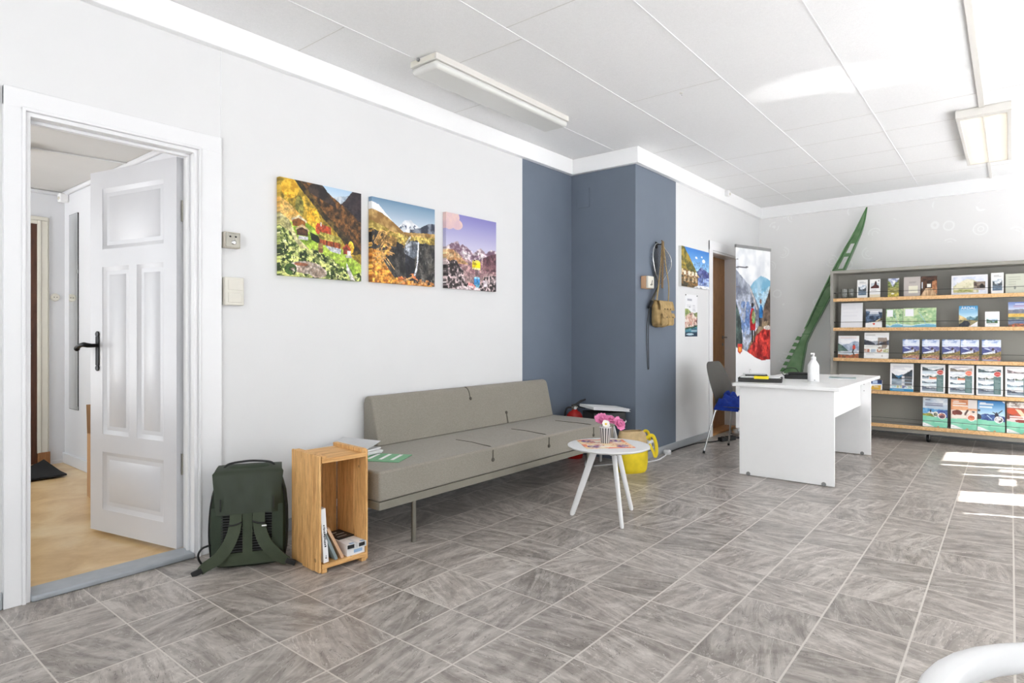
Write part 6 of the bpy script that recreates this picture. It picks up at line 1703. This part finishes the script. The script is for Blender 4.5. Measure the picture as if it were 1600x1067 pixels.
def a_aardal():
    a = Art(46, 62); u, v = a.u, a.v
    a.grad(v >= 0, (66, 150, 206), (206, 230, 240), 0, 0.55); a.lay(a.below([(0, 0.42), (0.3, 0.55), (0.5, 0.66)], 0.02, 6, 2) & (u < 0.5), (196, 166, 104), (236, 214, 160), a.N(9)); a.lay(a.below([(0.4, 0.55), (0.6, 0.50), (0.8, 0.55), (1, 0.48)], 0.02, 8, 4) & (u > 0.4), (84, 130, 150), (150, 186, 200), a.N(8)); a.lay(a.below([(0.75, 0.68), (1, 0.50)], 0.02, 8, 4) & (u > 0.7), (60, 90, 96), (96, 120, 110), a.N(8)); a.lay(a.below([(0, 0.68), (0.5, 0.66), (1, 0.70)], 0.02, 8, 6), (190, 176, 120), (120, 116, 96), a.N(10)); a.lay(a.poly([(0, 0.9), (0.25, 0.72), (0.45, 0.70), (0.62, 0.86), (0.5, 1), (0, 1)]), (40, 44, 56), (60, 64, 74), a.N(8)); a.lay(a.poly([(0.5, 1), (1, 0.74), (1, 1)]), (248, 247, 246)); a.lines(0.08, 0.9, 0.22, 0.25, 1, (206, 226, 236), 0.8, 2); a.lay(a.ell(0.6, 0.94, 0.025, 0.015), (190, 90, 90)); return a
def a_white_view():
    a = Art(36, 46, (247, 247, 246)); a.fjord(0.10, 0.40, 0.88, 0.76, 21, (206, 224, 236), (54, 84, 60), (110, 146, 166), (170, 200, 214), (60, 84, 44), 0.8, 0.62); a.lines(0.2, 0.8, 0.82, 0.88, 1, (180, 180, 182), 0.8, 2); return a
def a_wheat():
    a = Art(44, 66); u, v = a.u, a.v
    a.grad(v >= 0, (108, 132, 196), (206, 214, 232), 0, 0.30); a.lay(a.below([(0, 0.32), (0.5, 0.30), (1, 0.28)], 0.02, 8, 1), (110, 116, 132), (140, 140, 150), a.N(8, 14)); a.lay(a.rect(0, 0.47, 1, 0.60), (206, 164, 74), (226, 190, 100), a.N(12, 14)); a.lay(v > 0.60, (96, 112, 104), (150, 150, 110), a.N(5, 20)); a.lay(v > 0.70, (92, 108, 140), (130, 140, 160), a.N(4, 20)); a.lay(a.below([(0, 0.92), (0.4, 0.86), (1, 0.92)], 0.02, 9, 3), (120, 92, 74), (226, 110, 76), a.N(9)); a.lay(a.ell(0.78, 0.80, 0.1, 0.08), (226, 222, 206)); a.lines(0.3, 1, 0.05, 0.12, 1, (240, 240, 246), 0.9, 2); a.lines(0.22, 1, 0.14, 0.24, 2, (196, 130, 150), 0.7, 3); return a
def a_hiker():
    a = Art(52, 62, (240, 238, 238)); u, v = a.u, a.v
    a.lay(v > 0.1, (222, 226, 234), (244, 244, 246), a.N(4, 7)); a.lines(0.1, 0.88, 0.07, 0.12, 1, (220, 150, 136), 0.7, 2); a.lay(a.below([(0.2, 0.42), (0.5, 0.36), (0.8, 0.24), (1, 0.28)], 0.03, 7, 2), (150, 164, 186), (196, 206, 220), a.N(8)); a.lay(a.below([(0, 0.34), (0.2, 0.44), (0.42, 0.62), (0.55, 0.72)], 0.02, 6, 4) & (u < 0.6), (66, 96, 92), (110, 136, 124), a.N(9)); a.lay(a.below([(0, 0.72), (1, 0.66)], 0.02, 6, 6), (196, 206, 214), (230, 234, 238), a.N(5, 14)); a.lay(a.below([(0, 0.84), (0.4, 0.88), (1, 0.80)], 0.04, 8, 8), (130, 92, 60), (206, 110, 70), a.N(12)); a.lay(a.poly([(0.70, 0.46), (0.78, 0.40), (0.84, 0.48), (0.82, 0.62), (0.70, 0.62)]), (216, 74, 52)); a.lay(a.ell(0.755, 0.41, 0.03, 0.025), (60, 44, 40)); a.lay(a.seg((0.74, 0.62), (0.70, 0.76), 0.03) | a.seg((0.72, 0.74), (0.78, 0.86), 0.025), (34, 30, 34)); return a
def a_fjordmag():
    a = Art(56, 66, (246, 246, 244)); a.fjord(0.0, 0.12, 1.0, 0.62, 31, (240, 242, 244), (52, 56, 66), (160, 166, 176), (206, 206, 200), None, 0.72, 0.48); a.lay((a.u > 0.55) & a.rect(0.55, 0.2, 1, 0.62) & (a.N(6) > 0.5), (96, 72, 52), k=0.6); a.lines(0.04, 0.45, 0.07, 0.12, 1, (120, 120, 122), 0.8, 2)
    for i in range(4): a.lay(a.rect(0.01 + i * 0.25, 0.645, 0.235 + i * 0.25, 0.755), [(170, 96, 72), (176, 190, 204), (186, 120, 90), (146, 150, 74)][i], (230, 226, 210), a.N(12, seed=i))
    a.lines(0.08, 0.5, 0.80, 0.88, 2, (190, 190, 190), 0.8, 3); a.lay(a.ell(0.74, 0.9, 0.02, 0.04), (196, 190, 180)); return a
def a_trail():
    a = Art(40, 56); u, v = a.u, a.v
    a.grad(v >= 0, (106, 140, 200), (236, 240, 248), 0, 0.36); a.lay((a.N(4, 9) > 0.55) & (v < 0.3), (236, 240, 248), k=0.8); a.lay(a.ell(0.4, 0.08, 0.25, 0.06), (244, 246, 250), k=0.7); a.lay(a.below([(0, 0.36), (0.4, 0.34), (1, 0.34)], 0.02, 6, 1), (96, 100, 156), (130, 130, 176), a.N(8)); a.lay(a.below([(0, 0.34), (0.15, 0.40), (0.55, 0.54), (0.62, 0.60)], 0.01, 6, 2) & (u < 0.62), (56, 66, 130), (76, 84, 140), a.N(8)); a.lay(a.poly([(0.1, 0.42), (0.3, 0.40), (0.5, 0.52), (0.4, 0.50)]), (206, 216, 236)); a.lay(a.poly([(0.04, 0.66), (0.6, 0.54), (0.7, 0.60), (0.5, 0.68), (0.08, 0.70)]), (230, 236, 244)); a.lay(a.below([(0, 0.74), (0.4, 0.68), (0.7, 0.62), (1, 0.54)], 0.02, 6, 3), (126, 116, 66), (176, 150, 92), a.N(12)); a.lay(a.below([(0, 0.86), (0.5, 0.80), (1, 0.78)], 0.02, 6, 5), (140, 96, 88), (196, 150, 120), a.N(12)); a.lay(a.seg((0.2, 0.9), (0.5, 0.78), 0.02), (222, 196, 120)); a.lay(a.ell(0.58, 0.46, 0.07, 0.07), (66, 48, 60)); a.lay(a.rect(0.62, 0.48, 0.68, 0.64), (226, 228, 236)); a.lay(a.rect(0.54, 0.52, 0.60, 0.62), (206, 206, 216)); a.lay(a.rect(0.72, 0.50, 0.77, 0.64), (70, 60, 70)); a.lay(v > 0.93, (150, 150, 176)); a.lay(a.rect(0.8, 0.94, 0.95, 0.98), (206, 110, 110)); a.lines(0.1, 0.6, 0.94, 0.99, 1, (226, 226, 236), 0.7, 2); a.lay(a.rect(0.08, 0.16, 0.5, 0.185), (240, 244, 250), k=0.6); return a
def a_bluegold():
    a = Art(30, 34, (246, 246, 246)); a.lay(a.v < 0.42, (40, 58, 110)); a.lay(a.rect(0.15, 0.05, 0.62, 0.42), (196, 214, 240)); a.lay(a.rect(0, 0.36, 1, 0.42), (96, 140, 206)); a.lay(a.poly([(0.1, 0.62), (0.9, 0.5), (0.9, 1), (0.0, 1)]), (226, 180, 70)); a.lines(0.3, 0.8, 0.6, 0.75, 2, (246, 240, 220), 0.8, 3); return a
def a_fjordblue():
    a = Art(52, 70, (246, 246, 247)); a.fjord(0.06, 0.12, 0.95, 0.78, 41, (240, 240, 244), (34, 44, 54), (44, 110, 150), (120, 136, 150), None, 0.66, 0.34); a.lines(0.12, 0.9, 0.07, 0.20, 4, (170, 176, 190), 0.5, 2, 0.4)
    for i in range(3): a.lay(a.rect(0.50, 0.44 + i * 0.125, 0.62, 0.53 + i * 0.125), (214, 214, 218)); a.lay(a.rect(0.63, 0.45 + i * 0.125, 0.93, 0.53 + i * 0.125), (96, 96, 100))
    for i in range(4): a.lay(a.rect(0.06 + i * 0.225, 0.80, 0.27 + i * 0.225, 0.89), [(170, 214, 226), (190, 190, 130), (110, 116, 160), (130, 160, 130)][i], (226, 236, 236), a.N(14, seed=i))
    a.lay(a.v > 0.91, (48, 146, 196)); a.lines(0.1, 0.6, 0.94, 0.98, 1, (206, 230, 240), 0.8, 2); return a
def a_sheet(seed, badge, top):
    a = Art(52, 70, (246, 246, 246)); a.fjord(0.06, 0.05, 0.94, 0.34, seed, *top); a.fjord(0.06, 0.36, 0.35, 0.52, seed + 1, (206, 214, 220), (60, 70, 74), (100, 110, 118), (150, 160, 170)); a.fjord(0.37, 0.36, 0.66, 0.52, seed + 2, (206, 206, 210), (70, 84, 70), (120, 130, 120), (206, 120, 90) if badge[0] > 230 or seed == 51 else (170, 180, 184)); a.fjord(0.06, 0.56, 0.66, 0.74, seed + 3, (226, 236, 242), (84, 100, 110), (140, 160, 170), (206, 222, 230)); a.fjord(0.06, 0.74, 0.94, 0.95, seed + 4, (196, 206, 214), (66, 72, 84), (110, 120, 132), (120, 134, 146))
    a.lay(a.rect(0.66, 0.36, 0.94, 0.95), (84, 116, 116), (104, 134, 132), a.N(5)); a.lines(0.69, 0.92, 0.46, 0.92, 10, (190, 206, 206), 0.55, seed, 0.35); a.lay(a.ell(0.80, 0.27, 0.145, 0.095), (248, 226, 220)); a.lay(a.ell(0.80, 0.27, 0.12, 0.08), badge); a.lines(0.72, 0.9, 0.24, 0.31, 2, (250, 220, 210), 0.5, 2, 0.5); return a
def a_green(kind):
    a = Art(52, 74); u, v = a.u, a.v
    if kind == 0:
        a.lay(v >= 0, (236, 240, 244), (190, 206, 222), a.N(3, 6)); a.lay(a.below([(0, 0.36), (0.5, 0.38), (1, 0.40)], 0.02, 7, 2), (66, 140, 200), (120, 180, 222), a.N(8)); a.lay(a.below([(0.42, 0.52), (0.62, 0.42), (1, 0.40)], 0.02, 8, 3) & (u > 0.4), (50, 76, 150), (90, 116, 180), a.N(12)); a.lay(a.poly([(0.18, 0.52), (0.3, 0.46), (0.42, 0.5), (0.46, 0.56)]), (240, 240, 240)); a.lay(a.ell(0.32, 0.46, 0.03, 0.06), (34, 34, 44)); a.lay(a.below([(0, 0.56), (0.3, 0.53), (0.5, 0.60), (0.6, 0.7)], 0.01, 8, 4) & (u < 0.62), (126, 134, 48), (190, 180, 70), a.N(9)); tx = (110, 110, 140); big = (0.08, 0.82, 0.17, 0.29)
    elif kind == 1:
        a.lay(v >= 0, (214, 134, 86), (236, 176, 130), a.N(4)); a.lay((u > 0.66) & (v < 0.3), (232, 226, 222)); a.lay(v > 0.36, (232, 206, 190), (246, 236, 226), a.N(5)); a.lay(a.ell(0.24, 0.46, 0.20, 0.095) | a.rect(0.05, 0.40, 0.34, 0.52), (112, 46, 32), (136, 62, 44), a.N(9)); a.lay(a.ell(0.3, 0.585, 0.30, 0.055), (246, 236, 222)); a.lay(a.seg((0.55, 0.5), (0.64, 0.36), 0.04), (96, 64, 56)); a.lay(a.ell(0.86, 0.40, 0.06, 0.03), (70, 70, 76)); tx = (250, 246, 242); big = (0.06, 0.80, 0.10, 0.26)
    elif kind == 2:
        a.grad(v >= 0, (44, 124, 196), (196, 226, 244), 0, 0.44); a.lay(a.below([(0, 0.5), (0.3, 0.43), (0.7, 0.45), (1, 0.5)], 0.015, 9, 3), (40, 66, 130), (84, 120, 180), a.N(9)); a.lay(a.seg((0.36, 0.48), (0.52, 0.6), 0.018), (170, 196, 226)); a.lay(a.ell(0.70, 0.47, 0.075, 0.085), (40, 30, 50)); a.lay(a.ell(0.70, 0.385, 0.03, 0.022) | a.seg((0.68, 0.42), (0.56, 0.37), 0.018) | a.seg((0.74, 0.42), (0.90, 0.30), 0.018), (46, 34, 52)); a.lay(a.ell(0.03, 0.55, 0.11, 0.10), (56, 56, 60)); a.lay(a.ell(0.05, 0.33, 0.05, 0.04), (40, 40, 46)); a.lay(a.poly([(0.9, 0), (1, 0), (1, 0.08)]), (246, 246, 246)); tx = (248, 250, 252); big = (0.07, 0.80, 0.07, 0.26)
    else:
        a.lay(v >= 0, (110, 56, 44), (196, 96, 70), a.N(5)); a.lay(a.ell(0.2, 0.30, 0.18, 0.10), (206, 84, 48)); a.lay(a.poly([(0.3, 0.22), (0.5, 0.24), (0.75, 0.50), (0.6, 0.52)]), (240, 214, 180)); a.lay(v < 0.18, (120, 100, 92), (236, 232, 226), a.N(7)); a.lay(v > 0.56, (226, 206, 206)); a.lay(a.ell(0.55, 0.60, 0.25, 0.05), (150, 60, 50)); tx = (250, 248, 246); big = (0.1, 0.9, 0.44, 0.56)
    gr = a.below([(0, 0.62 if kind != 1 else 0.66), (0.5, 0.655), (1, 0.66)], 0.0)
    a.lay(gr, (126, 208, 176), (146, 218, 188), a.N(4)); a.lines(0.08, 0.40, 0.72, 0.86, 5, (196, 236, 220), 0.6, kind, 0.35); a.lines(0.48, 0.92, 0.72, 0.86, 5, (196, 236, 220), 0.6, kind + 3, 0.35)
    a.lay(a.poly([(0, 0.87), (0.12, 0.88), (0.5, 1), (0, 1)]), (250, 250, 248)); a.lines(0.05, 0.16, 0.93, 0.96, 1, (190, 200, 206), 0.8, 1); a.lay(a.ell(0.63, 0.985, 0.05, 0.022), (214, 150, 96))
    a.lay(a.rect(0.08, 0.055, 0.30, 0.085), tx, k=0.9); a.lines(big[0], big[1], big[2], big[3], 2, tx, 0.85, kind + 2, 0.6)
    if kind < 3:
        a.lay(a.ell(0.78, 0.605, 0.165, 0.11), (250, 248, 246)); a.lay(a.ell(0.78, 0.605, 0.135, 0.088), [(226, 150, 120), (214, 110, 76), (226, 222, 224)][kind], [(90, 60, 80), (240, 160, 120), (70, 56, 60)][kind], a.N(9, seed=kind))
        if kind == 0: a.lay(a.ell(0.52, 0.56, 0.11, 0.09), (246, 242, 230)); a.lay(a.ell(0.52, 0.57, 0.085, 0.06), (50, 60, 50), (200, 196, 170), a.N(9))
    return a
BR = [  # level, x of the middle, width, height, picture, thickness, label, category, group
    (0, 0.308, 0.100, 0.200, a_dl_boat, 0.010, 'narrow white leaflet with a grey boat picture, next to the glasses on the top shelf', 'leaflet', 'leaflets on the top shelf'),
    (0, 0.428, 0.100, 0.200, a_dl_red, 0.010, 'narrow white leaflet with a dark red rooftop picture on the top shelf', 'leaflet', 'leaflets on the top shelf'),
    (0, 0.599, 0.100, 0.200, a_valley, 0.008, 'narrow leaflet with a green and violet valley cover on the top shelf', 'leaflet', 'leaflets on the top shelf'),
    (0, 0.767, 0.146, 0.206, a_grey_book, 0.012, 'grey booklet with a cream square on its cover on the top shelf', 'booklet', 'leaflets on the top shelf'),
    (0, 0.914, 0.142, 0.206, a_corridor, 0.010, 'dark booklet showing a wooden corridor on the top shelf', 'booklet', 'leaflets on the top shelf'),
    (0, 1.249, 0.292, 0.198, a_panorama, 0.004, 'wide landscape leaflet with a pale mountain view and a dark inset on the top shelf', 'leaflet', 'leaflets on the top shelf'),
    (0, 1.469, 0.097, 0.206, a_dl_boat, 0.010, 'narrow white leaflet with a grey boat picture, right of the wide landscape leaflet', 'leaflet', 'leaflets on the top shelf'),
    (0, 1.672, 0.282, 0.190, a_chart, 0.004, 'pale green-grey chart sheet cut off at the right end of the top shelf', 'leaflet', 'leaflets on the top shelf'),
    (1, 0.204, 0.212, 0.272, a_blank, 0.012, 'stack of nearly blank white sheets on the second shelf from the top', 'papers', 'brochures on the second shelf'),
    (1, 0.418, 0.155, 0.200, a_swoosh, 0.008, 'dark blue booklet with a white foot and a red heart shape on the second shelf', 'booklet', 'brochures on the second shelf'),
    (1, 0.608, 0.154, 0.197, lambda: a_map(1), 0.006, 'left green map brochure with a white box on the second shelf', 'brochure', 'brochures on the second shelf'),
    (1, 0.832, 0.288, 0.203, lambda: a_map(2), 0.005, 'wide unfolded green map brochure on the second shelf', 'brochure', 'brochures on the second shelf'),
    (1, 1.241, 0.152, 0.213, a_aardal, 0.008, 'blue booklet headed ÅRDAL on the second shelf', 'booklet', 'brochures on the second shelf'),
    (1, 1.430, 0.112, 0.150, a_white_view, 0.012, 'small white booklet with a little fjord picture on the second shelf', 'booklet', 'brochures on the second shelf'),
    (1, 1.640, 0.176, 0.240, a_wheat, 0.008, 'blue and gold magazine with a yellow field, at the right end of the second shelf', 'magazine', 'brochures on the second shelf'),
    (2, 0.172, 0.205, 0.245, a_hiker, 0.008, 'white magazine with a hiker in orange at the left end of the third shelf', 'magazine', 'brochures on the third shelf'),
    (2, 0.441, 0.232, 0.280, a_fjordmag, 0.006, 'large white magazine with a steep fjord cover on the third shelf', 'magazine', 'brochures on the third shelf'),
    (2, 0.757, 0.148, 0.208, a_trail, 0.010, 'blue trail booklet, first from the left of five alike on the third shelf', 'booklet', 'blue trail booklets on the third shelf'),
    (2, 0.929, 0.148, 0.208, None, 0.010, 'blue trail booklet, second from the left of five alike on the third shelf', 'booklet', 'blue trail booklets on the third shelf'),
    (2, 1.100, 0.148, 0.208, None, 0.010, 'blue trail booklet, middle one of five alike on the third shelf', 'booklet', 'blue trail booklets on the third shelf'),
    (2, 1.252, 0.148, 0.208, None, 0.010, 'blue trail booklet, fourth from the left of five alike on the third shelf', 'booklet', 'blue trail booklets on the third shelf'),
    (2, 1.423, 0.148, 0.208, None, 0.010, 'blue trail booklet, rightmost of five alike on the third shelf', 'booklet', 'blue trail booklets on the third shelf'),
    (3, 0.445, 0.105, 0.106, a_bluegold, 0.030, 'small blue and gold booklet peeping out behind the desk on the fourth shelf', 'booklet', 'fact sheets on the fourth shelf'),
    (3, 0.674, 0.210, 0.292, a_fjordblue, 0.006, 'white sheet with a deep blue fjord picture on the fourth shelf', 'brochure', 'fact sheets on the fourth shelf'),
    (3, 0.946, 0.210, 0.292, lambda: a_sheet(51, (206, 74, 66), ((206, 216, 222), (64, 76, 80), (130, 146, 156), (190, 202, 210))), 0.006, 'white fact sheet with a red badge and grey lake, beside the deep blue fjord sheet', 'brochure', 'fact sheets on the fourth shelf'),
    (3, 1.182, 0.208, 0.292, lambda: a_sheet(61, (240, 128, 96), ((190, 190, 200), (110, 104, 96), (140, 130, 124), (206, 214, 222))), 0.006, 'white fact sheet with a salmon badge and a waterfall on the fourth shelf', 'brochure', 'fact sheets on the fourth shelf'),
    (3, 1.408, 0.206, 0.292, lambda: a_sheet(71, (206, 66, 60), ((206, 216, 222), (56, 70, 74), (130, 146, 156), (196, 206, 214))), 0.006, 'white fact sheet with a red badge right of the salmon badge sheet', 'brochure', 'fact sheets on the fourth shelf'),
    (3, 1.632, 0.206, 0.292, lambda: a_sheet(81, (90, 150, 206), ((226, 222, 226), (120, 110, 112), (170, 160, 160), (206, 210, 214))), 0.006, 'white fact sheet with a blue badge at the right end of the fourth shelf', 'brochure', 'fact sheets on the fourth shelf'),
    (4, 0.966, 0.210, 0.298, lambda: a_green(0), 0.005, 'mint-green footed brochure with blue hills and a meadow on the lowest shelf', 'brochure', 'mint green brochures on the lowest shelf'),
    (4, 1.205, 0.212, 0.298, lambda: a_green(1), 0.005, 'mint-green footed brochure with a slice of cake on the lowest shelf', 'brochure', 'mint green brochures on the lowest shelf'),
    (4, 1.421, 0.212, 0.298, lambda: a_green(2), 0.005, 'mint-green footed brochure with a figure raising both arms on the lowest shelf', 'brochure', 'mint green brochures on the lowest shelf'),
    (4, 1.645, 0.210, 0.298, lambda: a_green(3), 0.005, 'mint-green footed brochure with a red-brown food picture on the lowest shelf', 'brochure', 'mint green brochures on the lowest shelf'),
]
trail = None
for lvl, x, w_, h_, art, t_, lb, ct, gp in BR:
    loc = (SHX + 0.050 + (0.004 if lvl == 0 else 0), SHY - x, LV[lvl] + 0.0005)
    if art is None:
        o = trail.copy(); COL.objects.link(o); o.location = loc; tag(o, lb, ct, gp)
        continue
    o = print_obj(ct if ct != 'papers' else 'paper_stack', art(), w_, h_, t_, lb, ct, loc, R(-90), 'gloss_print', edge=(238, 238, 236), tilt=R(7), group=gp)
    if art is a_trail: trail = o
    if 'ÅRDAL' in lb:
        tx = text_mesh('ÅRDAL', 0.038, 'title', M['paper'], o, (0, -0.0085 + math.sin(R(7)) * 0.187, 0.187 * math.cos(R(7)) + 0.002), (R(90) - R(7), 0, 0))
def tumbler(x, y, label):
    g = thing('drinking_glass', label, 'glass', (SHX + y, SHY - x, LV[0] + 0.0005), 0, 'drinking glasses on the top shelf')
    MB().lathe([(0.001, 0.0), (0.028, 0.0), (0.030, 0.004), (0.034, 0.105), (0.0325, 0.105), (0.0285, 0.012), (0.001, 0.010)], 28).build('tumbler', M['glass'], g)
tumbler(0.130, 0.075, 'clear drinking glass nearest the left side of the top shelf')
tumbler(0.196, 0.082, 'clear drinking glass next to the first leaflet on the top shelf')
